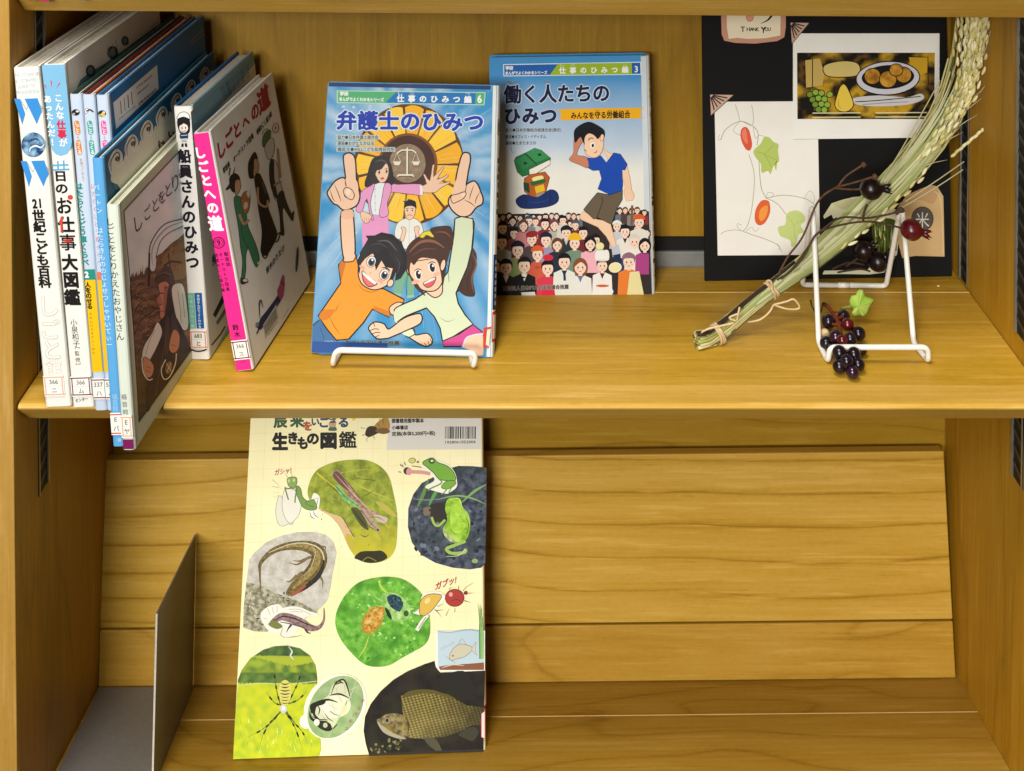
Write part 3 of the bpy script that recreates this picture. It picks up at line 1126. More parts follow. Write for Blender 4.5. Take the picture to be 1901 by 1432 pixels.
# scythe over the shoulder
R.fill('279 500 277 464 286 440 305 418 332 409 352 407 352 417 334 422 312 433 297 450 291 470 288 500', '#d9dadb', True)
R.line('283 494 282 466 291 444 309 424 333 414 352 412', 3, '#9a9da0', taper='both')
R.line('278 520 277 466 286 440 305 417 333 408 352 406', 2, '#1d1815'); R.line('289 480 297 450 313 433 340 420', 1.5, '#1d1815')
R.line('277 470 276 532', 3.6, '#231a14', False)
# cart horse behind him
R.fill('300 490 308 470 328 457 345 460 348 505 330 520 306 512', '#8c6a42', True)
for i in range(16):
    x, y = rf.uniform(304, 342), rf.uniform(465, 505)
    R.line([(x, y), (x + rf.uniform(-3, 6), y - rf.uniform(4, 9))], 1, rf.choice(['#4a3420', '#5f452a', '#b08c5c']), False, hold=True)
R.up()
R.line('304 494 318 486 336 488', 3.4, '#33231a'); R.line('312 470 316 500', 2, '#33231a', False)
# farmer: ragged hat, long red face, shirt sleeves, dark waistcoat and trousers
R.fill('300 500 318 500 326 540 322 580 312 600 304 560', '#4a3428', True)
R.fill('286 519 296 506 308 502 320 510 322 524 314 530 296 530', '#4a3628', True); R.line('288 519 300 511 316 513', 1.4, '#251a14'); R.line('294 510 306 506 318 512', 1, '#8a6a4c')
R.shape('294 528 309 523 315 535 312 556 308 570 304 592 297 590 296 572 289 561 296 548', '#c4846a', 1.2, '#3f281e')
R.fill('296 548 290 560 296 569 300 560', '#b06a54', True); R.fill('305 530 312 540 309 562 304 585 303 560', '#a06650', True); R.line('295 544 303 545', 2, '#2b1b15', False); R.line('290 561 297 567 302 563', 1.4, '#5a3226'); R.line('297 577 303 579', 1.3, '#5a2a22', False); R.line('305 535 312 533', 1.6, '#3a251c', False)
R.fill('311 538 319 530 325 556 318 592 308 596', '#3a281f', True)
R.shape('318 538 330 526 342 536 350 598 344 614 333 606 326 588', '#e6e2dd', 1.2, '#3a3330')
R.line('330 540 334 570 336 600', 1.2, '#a8a29c'); R.line('338 545 343 590', 1.2, '#a8a29c')
R.fill('302 590 318 578 334 602 343 622 351 642 349 656 290 738 272 764 275 690 283 648 292 606', '#2c2022', True, 3)
R.fill('306 596 314 590 316 640 306 660', '#453436', True); R.line('312 592 306 640 296 690 288 735', 1.1, '#5a4644'); R.fill('318 582 329 600 331 626 319 622', '#4a3a38', True)
R.shape('292 598 281 620 268 640 263 662 272 676 283 660 293 640 301 616', '#e0dcd6', 1.2, '#3a3330'); R.line('288 612 276 636 270 660', 1.1, '#a8a29c')
R.shape('266 664 277 668 285 680 283 695 275 702 266 693', '#c4886a', 1.1, '#3a2720'); R.line('272 680 280 684', 1, '#6a4232', False); R.line('270 687 279 692', 1, '#6a4232', False)
R.shape('322 612 333 622 331 647 322 656 314 650 314 636', '#c4886a', 1.1, '#3a2720'); R.line('318 640 327 643', 1, '#6a4232', False)
R.line('263 664 265 690 274 705 283 704', 2, '#e0dcd6')
R.line('307 668 299 687 304 704 315 699 325 676 327 656', 1.8, '#d9d4cc'); R.ell(313, 683, 6, 12, '#7a6848', 12); R.line('308 674 318 690', 1, '#c9c2b4', False); R.line('317 674 309 692', 1, '#c9c2b4', False)
R.line([(229.5, 392), (262, 356), (326, 288), (400, 210)], 1.7, '#201d1b', False)
R.line('229.5 392 243 540 258 784', 1.5, '#201d1b', False)
R.line('257.5 784 352 655 420 560', 1.2, '#201d1b', False)
INK[:] = [0.9, 1.0]
# title slants down with the cover
for ch, x, y, h in (('し', 255, 414, 34), ('ご', 273, 396, 26), ('と', 288, 380, 28), ('を', 300, 366, 26), ('と', 312, 352, 28), ('り', 325, 339, 34), ('か', 339, 324, 30)):
    R.chars(ch, (x, y), (x, y), h, '#221d1a', 0.012, (.8, -.72), (-.14, -1), w=h * .72)
B7.done()

# ---- white narrow book with sailor
B8 = Book('children_comic', (354.5, 668), (320, 199), 0.0166, 0.160, 7.5, 'white narrow book with a small sailor figure at the top of its spine', '#dcd9d2', spine='#efece6', back='#2d6aa8', right='#8fb6c8')
A = B8.spine()
# sailor
A.fill('330 236 329 224 335 215 345 214 352 222 353 238 350 248 336 249', '#1e1a1c', True)
A.ell(341, 238, 8.2, 8.6, '#f3e6da', 6)
A.fill('332 230 337 224 341 228 345 223 350 230 346 232 341 229 336 233', '#1e1a1c')
A.fill('328 220 333 211 342 208 350 212 353 221 342 217', '#f4f2ec', True); A.line('328 220 333 211 342 208 350 212 353 221', 1.1, '#1e1a1c'); A.line('329 222 341 218 353 223', 2.2, '#1e1a1c')
A.ell(338, 238, 1.1, 1.7, '#1e1a1c'); A.ell(344.5, 237.5, 1.1, 1.7, '#1e1a1c'); A.line('337 243 341 245 345 242', 1, '#8a3a30')
A.fill('335 248 348 247 349 257 346 258 337 258 334 256', '#2a3a64', True); A.line('336 252 348 251', 1, '#f0eee8', False)
A.fill('337 258 347 257 347 266 337 267', '#e9e6e0'); A.line('337 261 347 260', 1, '#2a3a64', False); A.line('337 264 347 263', 1, '#2a3a64', False)
A.fill('337 267 341 266.5 341 273 336.5 273', '#1e1a1c'); A.fill('343 266.5 347 266 348 273 343.5 273', '#1e1a1c')
vert(A, '船員さんのひみつ', 342, 290, 357.5, 487, 26, '#221e2a', 0.045, 25.5, lean=.07)
zb = B8.zof(544, 360), B8.zof(610, 366)
B8.band(A, zb[1], zb[0], '#7ab8a4', 0.0012, 0.0068)
A.k -= A.DZ
B8.band(A, zb[1], zb[0], '#1d5ea0', 0.0072, 0.0140)
vert(A, '仕事のひみつ編', 354, 551, 358, 605, 7.5, '#bfe0d4', 0.0, lean=.07)
vert(A, '学研まんがでよくわかる', 368, 550, 371, 607, 5.6, '#eef2f4', 0.02, lean=.07)
B8.label(B8.zof(647, 368), B8.zof(613, 368), '#df7c62', ('683', 'と'), 0.0006, 0.0158, ink='#3d3834')
A.line('356 649.5 366 652.5 378 651 384 648', 2.6, '#2a2626')
R = B8.right()
R.fill('354 208 470 101 473 118 358 262', '#7fa9bc')
R.fill('358 262 473 118 500 400 420 612 392 664', '#dcd9d2')
for i in range(5):
    R.text('仕事のひみつ', (408 + i * 2, 168 + i * 5 - 2), (462, 120 + i * 5), 5, '#3f6478', .03)
R.fill('395 585 412 550 424 545 400 590', '#26303c', hold=True); R.fill('401 598 424 562 424 574 404 604', '#6b6f73')
R.line('393 641 410 620 418 606', 3, '#4a4542', False)
R.chars('船', (400, 480), (400, 480), 20, '#2a3a66', .03, (.7, -.6), (-.14, -1))
B8.done()

# ---- bright pink spine
B9 = Book('career_book', (439, 690), (354.5, 252.5), 0.0150, 0.160, 8.5, 'book with bright pink spine and three walking figures on its white cover', '#eeebe5', spine='#e8e4dc', page='#e9e5da')
A = B9.spine()
B9.band(A, 0.0006, B9.h - 0.0006, '#ee2d8c', 0.0003, 0.0137)
vert(A, 'しごとへの', 371, 284, 395, 386, 22, '#f4f0ec', 0.05, 22, lean=.19)
vert(A, '道', 400, 415, 400, 415, 29, '#f4f0ec', 0.05, 27, lean=.19)
A.ell(406, 451, 10.5, 10, '#ee2d8c', 0, 1.8, '#5a1230'); A.ell(406, 451, 7, 6.5, '#ee2d8c', 0, 1, '#5a1230')
A.chars('9', (406, 451), (406, 451), 13, '#3a0f24', 0.03, u=(-.19, -1))
A.line('397 447 396 456', 2, '#5a1230'); A.line('415.5 446 416.5 455', 2, '#5a1230')
vert(A, '獣医師', 420, 472, 424, 491, 8, '#4b0f2c', 0.03, lean=.19)
vert(A, 'オーケストラ団員', 410, 473, 423, 537, 7.6, '#4b0f2c', 0.03, lean=.19)
vert(A, '地域おこし協力隊', 401, 474, 414, 539, 7.6, '#4b0f2c', 0.03, lean=.19)
vert(A, '鈴木', 437.5, 608, 440.5, 621, 12, '#4b0f2c', 0.03, lean=.19)
B9.label(B9.zof(667, 452), B9.zof(631, 446), '#5c1226', ('366', 'ス'), 0.0002, 0.0147, ink='#77706a', wrap=0.0)
A.text('ナガ', (446, 673), (454, 672), 4, '#4b0f2c', .02)
R = B9.right()
# title rising to the right
for ch, x, y, h in (('し', 410, 277, 33), ('ご', 425, 258, 33), ('と', 440, 241, 30), ('へ', 456, 226, 26), ('の', 473, 207, 30), ('道', 489, 184, 44)):
    R.chars(ch, (x, y), (x, y), h, '#a81c42', 0.05, (.72, -.74), (-.17, -1), w=h * .68)
R.text('獣医師', (414, 318), (426, 304), 11, '#2b2626', .04, (-.17, -1))
R.text('オーケストラ団員', (433, 297), (470, 251), 11, '#2b2626', .04, (-.17, -1))
R.text('地域おこし協力隊', (476, 247), (504, 211), 11, '#2b2626', .04, (-.17, -1))
# green walker with a dog
R.fill('436 310 432 322 426 340 418 352 424 352 432 342', '#3c3a34', True); R.line('427 312 425 326', 3, '#6d7a3a', False)
R.fill('425 336 428 326 437 322 444 328 446 340 441 354 434 358 428 352', '#241d1e', True)
R.shape('436 338 444 334 447 344 444 356 437 362', '#c99877', .9, '#3a2822')
R.shape('434 372 441 364 450 372 456 390 460 420 472 448 481 478 476 496 469 484 461 462 456 474 456 500 453 518 448 518 450 486 446 458 442 420', '#3f7d5c', 1.2, '#20382c')
R.line('461 462 450 440 447 412', 1.1, '#20382c')
R.shape('447 372 452 358 462 356 464 374 460 394 452 396', '#a8734a', .9, '#402a1c'); R.fill('457 358 464 352 462 368', '#e8ddd0', True); R.ell(456, 382, 4, 7, '#dcc9b2', 10)
R.line('444 398 452 416 462 408', 4.6, '#c99877'); R.line('448 516 449 526 460 522', 4.5, '#3a3636'); R.ell(455, 521, 5, 3.2, '#e8e4dc', 0, 1, '#2b2626'); R.line('478 490 486 482', 2.5, '#e8e4dc', False)
# woman in black
R.fill('462 330 460 306 466 290 473 282 478 296 470 314 471 330', '#241d1e', True)
R.shape('471 298 477 296 480 308 478 320 472 322', '#c99877', .8, '#3a2822')
R.shape('472 330 480 322 487 334 494 352 500 372 497 384 506 410 514 436 506 456 494 474 484 468 486 430 480 392 476 360', '#221f24', 1, '#161416')
R.line('478 348 480 376 494 384 497 372', 4, '#c99877'); R.line('486 338 494 360', 2, '#6a5c52')
R.line('497 472 492 480 486 474', 2.4, '#221f24'); R.line('512 438 520 432 516 446 511 450', 2.4, '#221f24')
# third walker
R.fill('486 262 489 250 497 241 503 244 500 262 492 274 487 272', '#4b7048', True); R.line('486 250 490 242 497 239', 1, '#25302a')
R.shape('491 276 497 262 505 256 509 272 505 292 497 296', '#cfcac4', .9, '#2b2626')
R.shape('501 300 510 298 516 312 518 334 524 356 515 372 508 366 504 338', '#c6c1bb', 1, '#2b2626'); R.fill('500 302 508 298 509 330 515 366 508 364 500 336', '#24242c', True)
R.line('515 276 517 300 520 330', 4.2, '#b08868'); R.line('508 345 516 340 522 338', 4, '#b08868')
R.shape('514 368 524 354 530 372 540 396 545 392 543 410 536 402 526 386 524 400 527 434 521 434 519 402', '#232b3a', 1, '#14161c')
# author, blue long-bodied toy, barcode
R.text('鈴木のりたけ', (494, 504), (527, 459), 12, '#332e2c', .03, (-.17, -1))
R.fill('479 608 483 592 494 578 514 550 518 534 524 540 522 556 508 578 494 598 484 612', '#27305a', True)
R.fill('514 542 518 530 522 516 526 510 528 524 526 548 520 556', '#b0527c', True); R.line('521 522 527 530', 2, '#2b2626')
R.line('482 592 481 566 484 558 488 572', 3.4, '#555a70', taper='both'); R.line('486 606 500 586 514 562', 1.4, '#51629c'); R.line('474 606 480 610 476 620', 2.4, '#20263e')
R.fill('474 600 480 598 480 606 475 608', '#7d88ac')
R.fill('488 604 512 566 516 590 492 628', '#c4c0b8')
for i in range(13):
    t = i / 13
    x, y = 490 + 22 * t, 604 - 33 * t
    R.line([(x, y), (x + 3, y + 18)], .9 + (i % 2) * .5, '#5b5753', False, hold=True)
R.up()
R.text('9784652', (497, 622), (515, 597), 4, '#77726c'); R.text('1920000', (524, 592), (536, 572), 3.5, '#77726c')
R.ell(551, 482, 2.6, 24, '#3a3a40', 4); R.line('551 462 550 500', 2, '#55565e')
R.chars('9', (511, 235), (511, 235), 14, '#b0527c', .02, (.72, -.74), (-.17, -1)); R.ell(511, 238, 5.5, 9, '#dedad2', 8, 1.3, '#b0527c'); R.chars('9', (511, 238), (511, 238), 9, '#8a3458', .03, (.72, -.74), (-.17, -1))
B9.done()

# ------------------------------------------------------------------ books shown face on
class FaceBook:
    """Hardback seen from its front: cover plane from three pixel corners at given depths."""

    def __init__(s, name, bl, ybl, br, ybr, tl, ytl, thick, label, face, spine_right=True, side='#eeeae2', inner='#26477e', height=None, spw=0.0, group=None):
        a, b_, c = at_y(*bl, ybl), at_y(*br, ybr), at_y(*tl, ytl)
        s.ex = (b_ - a).normalized()
        v = c - a
        v = v - s.ex * v.dot(s.ex)
        s.ez = v.normalized()
        s.h = height or v.length
        s.w = (b_ - a).length
        s.ey = s.ez.cross(s.ex)
        if s.ey.y < 0:
            s.ey = -s.ey
        s.O, s.t = a, thick
        s.root = thing(name, a, label, 'book', group)
        s.mb = MB()
        w, h, t = s.w, s.h, thick
        bt, cf, ci = 0.0024, lin(face), lin(inner)
        r = 0.003
        # front and back boards with small rounded corners on the fore edge
        for y0, y1, cc in ((0, bt, cf), (t - bt, t, cf)):
            ring = []
            for cx, cz, a0 in ((w - 0.0015, 0.0015, -90), (w - 0.0015, h - 0.0015, 0), (r, h - r, 90), (r, r, 180)) if spine_right else ((w - r, r, -90), (w - r, h - r, 0), (0.0015, h - 0.0015, 90), (0.0015, 0.0015, 180)):
                rr = r if (cx == r or cx == w - r) else 0.0015
                for k in range(5):
                    an = math.radians(a0 + 22.5 * k)
                    ring.append((cx + rr * math.cos(an), cz + rr * math.sin(an)))
            n = len(ring)
            vs = [s.Wd(x, y0, z) for x, z in ring] + [s.Wd(x, y1, z) for x, z in ring]
            fs = [(i, (i + 1) % n, n + (i + 1) % n, n + i) for i in range(n)] + [tuple(range(n))[::-1], tuple(range(n, 2 * n))]
            cols = [ci if (y0 == 0 and False) else cc] * n + [cc, ci]
            s.mb.mesh(vs, fs, cols)
        # rounded spine at the right or left
        sx = w if spine_right else 0.0
        d = 1 if spine_right else -1
        prof = []
        for k in range(11):
            an = math.pi * (k / 10 - 0.5)
            prof.append((sx + d * (0.0004 + (spw or t * 0.22) * math.cos(an)), t / 2 + t / 2 * 0.995 * math.sin(an)))
        prof += [(sx - d * 0.002, t - 0.0004), (sx - d * 0.002, 0.0004)]
        n = len(prof)
        vs = [s.Wd(x, y, 0.0004) for x, y in prof] + [s.Wd(x, y, h - 0.0004) for x, y in prof]
        fs = [(i, (i + 1) % n, n + (i + 1) % n, n + i) for i in range(n)] + [tuple(range(n))[::-1], tuple(range(n, 2 * n))]
        s.mb.mesh(vs, fs, lin(side))
        s.prof, s.sx, s.sd = prof, sx, d
        s.pg = MB()
        x0, x1 = (0.003, w - 0.001) if spine_right else (0.001, w - 0.003)
        rnd = random.Random(int(bl[0]))
        y = bt + 0.0002
        while y < t - bt - 0.0008:
            q = min(rnd.uniform(0.0007, 0.0016), t - bt - 0.0001 - y)
            o = rnd.uniform(0, 0.0008)
            cc = tuple(q_ * rnd.uniform(0.85, 1) for q_ in lin('#e3ddce'))
            p = [(x0 + o, y, 0.003), (x1, y, 0.003), (x1, y + q, 0.003), (x0 + o, y + q, 0.003)]
            s.pg.hexa([s.Wd(*k) for k in p] + [s.Wd(k[0], k[1], h - 0.003 - o * 0.6) for k in p], cc)
            y += q + 0.00005

    def Wd(s, x, y, z):
        return s.O + s.ex * x + s.ey * y + s.ez * z

    def front(s, T=(0, 0, 1)):
        return Art(s.mb, s.O, s.ey, T)

    def px(s, x, z):
        """Pixel of a cover point, to trim printing to the board."""
        d = s.Wd(x, 0, z) - CAM
        zc = d.dot(FW)
        return CX + F * d.x / zc, CY - F * d.dot(UP) / zc

    def quad(s, A, x0, z0, x1, z1):
        out = []
        for x, z in ((x0, z1), (x1, z1), (x1, z0), (x0, z0)):
            p = s.px(x, z)
            out.append(((p[0] - A.T[0]) * A.T[2], (p[1] - A.T[1]) * A.T[2]))
        return out

    def done(s, name='cover'):
        o = s.mb.build(name, [M_PRINT], s.root)
        s.pg.build('page_block', [M_PAGES], s.root)
        return o


# ---- comic with the two pointing children
INK[:] = [0.74, 1.12]
BC = FaceBook('children_comic', (577, 655), 0.0705, (911, 664), 0.0655, (619.5, 152), 0.148, 0.0155,
              'blue comic with two pointing children and a gold flower, standing on a white wire easel', '#5aa9d6', True, spw=0.0026)
A = BC.front((570, 130, 4.773))
e = 0.0006
Q = BC.quad(A, e, e, BC.w - e, BC.h - e)
cxx, cyy = 880, 850


def skyray(x, y):
    dx, dy = x - cxx, y - cyy
    a = math.atan2(dy, dx)
    r = math.hypot(dx, dy)
    n1 = noise.noise(Vector((math.cos(a) * 9, math.sin(a) * 9, r * .0006)))
    n2 = noise.noise(Vector((x * .0022, y * .0022, 7)))
    t = .05 + .60 * n1 * min(1, r / 700) + .62 * max(0, n2 + .05) * (1 if y < 1750 else .55)
    t += .22 * max(0, 1 - abs(r - 620) / 260)
    c = mixc(lin('#3a9bd0'), lin('#e3f1f8'), max(0, min(1, t)))
    return mixc(c, lin('#3f93c4'), max(0, min(.6, (y - 1500) / 1600)))


A.grid(Q, skyray, 42, False)
rn = random.Random(4)
for i in range(170):
    a = rn.uniform(0, 2 * math.pi)
    r0, r1 = rn.uniform(560, 800), rn.uniform(850, 1500)
    p0 = (cxx + r0 * math.cos(a), cyy + r0 * math.sin(a) * 1.15)
    p1 = (cxx + r1 * math.cos(a), cyy + r1 * math.sin(a) * 1.15)
    def ins(p):
        ok = False
        for k in range(4):
            a_, b_ = Q[k], Q[(k + 1) % 4]
            if (b_[0] - a_[0]) * (p[1] - a_[1]) - (b_[1] - a_[1]) * (p[0] - a_[0]) < 0:
                return False
        return True
    if ins(p0) and ins(p1):
        A.line([p0, p1], rn.uniform(3, 8), rn.choice(['#a8d6ee', '#cfe8f5', '#7fc0e2']), False, taper='end', hold=True)
A.up()
# white hinge strip along the spine edge
wq = BC.quad(A, BC.w - 0.0036, e, BC.w - e, BC.h - e)
A.fill(wq, '#eef0ec')
# gold flower emblem
fx, fy = 905, 838
A.ell(fx, fy, 486, 538, '#6a3d12', n=48)
for k in range(15):
    a0, a1 = 2 * math.pi * (k + .06) / 15, 2 * math.pi * (k + .94) / 15
    pts = [(fx + 215 * math.cos(a0), fy + 235 * math.sin(a0))]
    for j in range(7):
        a = a0 + (a1 - a0) * j / 6
        q = 1 - .035 * (abs(j - 3) / 3) ** 2
        pts.append((fx + 474 * q * math.cos(a), fy + 526 * q * math.sin(a)))
    pts.append((fx + 215 * math.cos(a1), fy + 235 * math.sin(a1)))
    A.fill(pts, ['#ffc61e', '#ffd23c', '#f8ba14'][k % 3], hold=True)
A.up()
for k in range(120):
    a = 2 * math.pi * (k + rn.random() * .6) / 120
    r0, r1 = rn.uniform(.52, .6), rn.uniform(.72, .97)
    A.line([(fx + 474 * r0 * math.cos(a), fy + 526 * r0 * math.sin(a)), (fx + 474 * r1 * math.cos(a), fy + 526 * r1 * math.sin(a))], rn.uniform(5, 11), rn.choice(['#fff2b0', '#fff8d8', '#a86d14', '#fff8d8', '#ffe98a']), False, taper='both', hold=True)
A.up()
A.ell(fx - 10, fy - 5, 262, 272, '#8a5418', n=40)
A.ell(fx - 12, fy - 5, 240, 250, '#4d2412', n=40)


def stone(x, y):
    n_ = noise.noise(Vector((x * .03, y * .03, 3)))
    return mixc(lin('#7c6650'), lin('#b49d80'), .5 + .5 * n_)


A.grid([(890 + 160 * math.cos(i * .3927), 828 + 172 * math.sin(i * .3927)) for i in range(16)], stone, 22)
for w_, c_, o_ in ((22, '#5d4a3a', 4), (15, '#efe6d6', 0)):
    A.line([(888 + o_, 690 + o_), (888 + o_, 930 + o_)], w_, c_, False); A.line([(800 + o_, 945 + o_), (812 + o_, 932 + o_), (938 + o_, 932 + o_), (945 + o_, 948 + o_)], w_, c_, False)
    A.line([(796 + o_, 742 + o_), (840 + o_, 712 + o_), (888 + o_, 712 + o_), (930 + o_, 712 + o_), (966 + o_, 735 + o_)], w_ * .8, c_)
    for cx in (798, 966):
        A.line([(cx + o_, 735 + o_), (cx - 32 + o_, 815 + o_), (cx + 32 + o_, 815 + o_)], w_ * .45, c_, False, True)
        A.fill([(cx - 36 + o_, 812 + o_), (cx + 36 + o_, 812 + o_), (cx + 20 + o_, 845 + o_), (cx - 20 + o_, 845 + o_)], c_)
# header band
A.fill('262 182 1582 198 1572 314 264 294', '#bfe3c4'); A.fill('275 190 1574 206 1564 306 274 286', '#5fbb83')
A.fill('790 196 1496 205 1488 305 694 292', '#1f7fc6')
A.text('学研', (292, 211), (366, 212), 40, '#f4f8f4', .05)
A.text('まんがでよくわかるシリーズ', (288, 258), (680, 266), 36, '#f4f8f4', .05)
A.chars('仕事のひみつ編', (828, 254), (1425, 262), 66, '#f6fafa', .045)
A.chars('6', (1529, 257), (1529, 257), 92, '#f6fafa', .05, w=80, halo='#2a7a4c', hb=.07)
for x, tx in ((828, 'し'), (930, 'ごと'), (1425, 'へん')):
    A.text(tx, (x - 20, 209), (x + 20, 209), 22, '#e6f2fa', .02)
# title
A.chars('弁護士のひみつ', (350, 446), (1478, 462), 176, '#1c3fb6', .04, w=184, halo='#dcecf8', hb=.095)
for x, tx in ((320, 'べん'), (415, 'ん'), (560, 'ご'), (740, 'し')):
    A.text(tx[0], (x - 14, 328), (x + 14, 328), 30, '#e9f3fa', .05)
for y, x1, tx in ((597, 636, '協力●日本弁護士連合会'), (650, 596, '漫画●おがたたかはる'), (704, 778, '構成/文●WILLこども知育研究所')):
    A.fill([(262, y - 22), (x1 + 4, y - 20), (x1 + 4, y + 22), (260, y + 20)], '#c9d6d2')
    A.text(tx, (270, y), (x1 - 4, y + 1), 38, '#3d4248', .02)
SK, OL = '#f6cfb2', '#1f1718'
# woman in pink
A.fill('490 1290 720 1290 726 1500 712 1600 500 1640 488 1480', '#eba3cf', False)
A.shape('1010 1030 1060 1010 1030 930 1048 928 1088 985 1110 850 1130 846 1120 950 1198 862 1212 872 1150 975 1240 930 1250 945 1168 1010 1262 990 1262 1004 1180 1050 1140 1085 1060 1090 1015 1080', SK, 5, '#7a4a3a', True, 2)
A.shape('735 1005 800 1015 1005 1012 1022 1060 1020 1112 940 1105 800 1088 730 1075', '#eda8d2', 5, '#6d3a5a', True, 3)
A.fill('1000 1020 1025 1030 1026 1110 1004 1112', '#f4f0f0')
A.fill('560 830 590 780 650 758 710 772 742 830 760 900 770 1000 720 1030 600 1020 520 1040 512 990 530 940', '#2a2022', True)
A.shape('598 900 640 880 690 830 718 850 722 920 700 980 668 1000 636 984', SK, 4, '#7a4a3a', True)
A.fill('590 850 650 790 720 800 735 870 720 850 700 830 660 880 620 890 600 940', '#2f2426', True); A.line('600 818 660 800 718 828', 12, '#6b5450', taper='both')
for x, y in ((640, 908), (705, 900)):
    A.ell(x, y, 8, 15, '#2a2022', 10)
A.line('622 888 645 884', 6, '#2a2022', False); A.line('690 882 712 872', 6, '#2a2022', False); A.ell(668, 962, 18, 10, '#c46a64', -10)
A.shape('590 1020 640 1000 700 1005 720 1020 690 1290 560 1280 560 1100', '#eef2f4', 4, '#8e9aa6', False)
for y in (1060, 1120, 1180, 1240):
    A.ell(605, y, 5, 5, '#9db1bc', n=8)
A.line('600 1030 604 1260', 3, '#9fb4c0', False)
A.shape('600 1016 560 1030 482 1080 440 1210 436 1250 486 1262 530 1140 560 1300 590 1330 562 1180', '#eda8d2', 5, '#6d3a5a', True, 3)
A.shape('690 1010 745 1020 740 1100 712 1180 722 1280 662 1308 640 1270 660 1160', '#eda8d2', 5, '#6d3a5a', True, 3)
A.shape('480 1255 520 1262 570 1290 560 1330 530 1360 500 1345 476 1300', SK, 4, '#7a4a3a', True)
for x in (505, 525, 545):
    A.line([(x, 1310), (x + 8, 1352)], 3, '#a06a58', False)
# man in white shirt
A.fill('785 1780 955 1780 950 2000 892 2010 880 1830 838 1990 768 1980', '#7fb294', False)
A.line('890 1800 880 1990', 5, '#3f6a54', False); A.fill('770 1975 838 1985 836 2008 764 2000', '#9cc4ac'); A.fill('890 2000 950 1992 950 2014 888 2024', '#9cc4ac')
A.shape('800 1360 860 1320 950 1315 1010 1360 1030 1440 1000 1500 960 1460 950 1580 850 1580 836 1500 790 1500 776 1440', '#edece4', 5, '#8a8578', True, 3)
A.line('905 1330 905 1560', 3, '#b9b5a8', False)
A.shape('862 1230 872 1200 950 1196 962 1240 946 1300 908 1330 876 1300', SK, 4, '#6b4434', True)
A.fill('858 1230 862 1178 850 1160 880 1164 900 1146 940 1156 962 1170 970 1230 950 1214 920 1206 880 1212', '#191516', True)
for x in (888, 934):
    A.ell(x, 1246, 6, 8, '#2a2022', n=10); A.line([(x - 14, 1228), (x + 12, 1226)], 5, '#2a2022', False)
A.line('890 1292 910 1284 932 1290', 5, '#8a4f48')
A.shape('826 1500 846 1430 832 1400 850 1390 874 1404 876 1440 850 1520', SK, 4, '#7a4a3a', True); A.shape('950 1400 976 1384 996 1400 990 1440 1000 1480 980 1500 956 1440', SK, 4, '#7a4a3a', True)
# raised arm of the boy
def hand(pal, fing, lines, ow=13):
    A.shape(pal, SK, ow, OL, True, 4)
    A.shape(fing, SK, ow, OL, True, 5)
    for l_ in lines:
        A.line(l_, 7, OL, taper='both')
A.shape('305 1260 400 1240 412 1300 425 1500 420 1650 350 1690 318 1640 300 1450', SK, 12, OL, True, 3)
hand('180 1100 200 1050 250 985 310 955 350 970 430 1000 465 1080 465 1150 430 1210 330 1245 270 1200 230 1180', '322 780 345 742 385 738 418 765 432 830 440 980 452 1040 400 1060 350 1030 340 940',
     ('205 1060 225 1130 250 1170', '240 1010 280 1100 300 1170', '290 1120 330 1170', '330 1060 360 1040 430 1075', '330 1075 335 1120 380 1150'))
A.fill('345 960 430 970 455 1060 410 1150 360 1150 335 1080 350 1030', SK, True); A.shape('322 1080 345 1042 395 1060 420 1110 400 1150 350 1130', SK, 7, OL, True); A.ell(366, 1082, 20, 26, '#fbe3d2', 15)
A.fill('310 1255 400 1240 408 1310 316 1320', '#f3c2a4', True)
# raised arm of the girl
A.shape('1310 1340 1370 1310 1470 1330 1475 1440 1460 1600 1420 1760 1340 1960 1240 1900 1290 1600', '#dbe4c4', 12, OL, True, 3)
A.fill('1330 1330 1380 1280 1450 1290 1450 1335 1400 1330', SK, True)
hand('1255 1150 1280 1110 1390 1030 1470 985 1510 1010 1540 1080 1560 1140 1550 1190 1500 1220 1440 1290 1360 1300 1290 1250 1255 1190', '1348 830 1372 755 1400 732 1440 745 1448 800 1430 900 1408 1030 1390 1090 1320 1080 1320 960',
     ('1535 1080 1500 1140 1490 1190', '1480 1020 1450 1100 1440 1150', '1390 1150 1450 1180 1490 1215'))
A.fill('1330 960 1405 1010 1395 1090 1370 1180 1290 1200 1280 1120', SK, True); A.shape('1276 1120 1340 1098 1395 1080 1410 1100 1385 1140 1330 1170 1290 1180', SK, 7, OL, True); A.ell(1384, 1110, 18, 12, '#fbe3d2', -30)
A.shape('1318 1345 1360 1312 1450 1322 1478 1345 1476 1385 1400 1388 1325 1380', '#dbe4c4', 9, OL, True)
# girl: ponytail, head, jumper, shorts
G0 = 1289
def g(t): return [(x, y + G0) for x, y in pp(t)]
A.fill(g('1230 110 1290 150 1480 300 1500 430 1470 560 1490 700 1440 720 1380 700 1340 640 1400 520 1400 380 1290 330 1200 200'), '#4f3023', True)
A.line(g('1460 330 1500 430 1460 560 1478 690'), 14, '#8a5c46', taper='both'); A.line(g('1440 350 1470 450 1420 580 1430 690'), 12, '#3a2018', taper='both')
A.shape(g('1310 30 1370 10 1470 30 1475 140 1460 300 1420 460 1320 690 1340 780 1400 880 1470 965 1350 1040 1240 1110 1200 1110 1180 1000 1130 900 1060 820 880 890 800 950 772 920 765 850 800 810 960 740 1050 680 1140 640 1250 500 1300 180'), '#dbe4c4', 12, OL, False)
A.line(g('1250 500 1260 590'), 6, '#7f8a6c', False); A.line(g('1170 900 1240 940 1310 920'), 6, '#9aa682', taper='both'); A.line(g('830 910 900 850 990 830'), 6, '#8a9472', taper='both')
A.shape(g('1200 1115 1350 1050 1470 968 1550 1030 1560 1060 1420 1080 1380 1160 1210 1162'), '#d4559a', 10, OL, False)
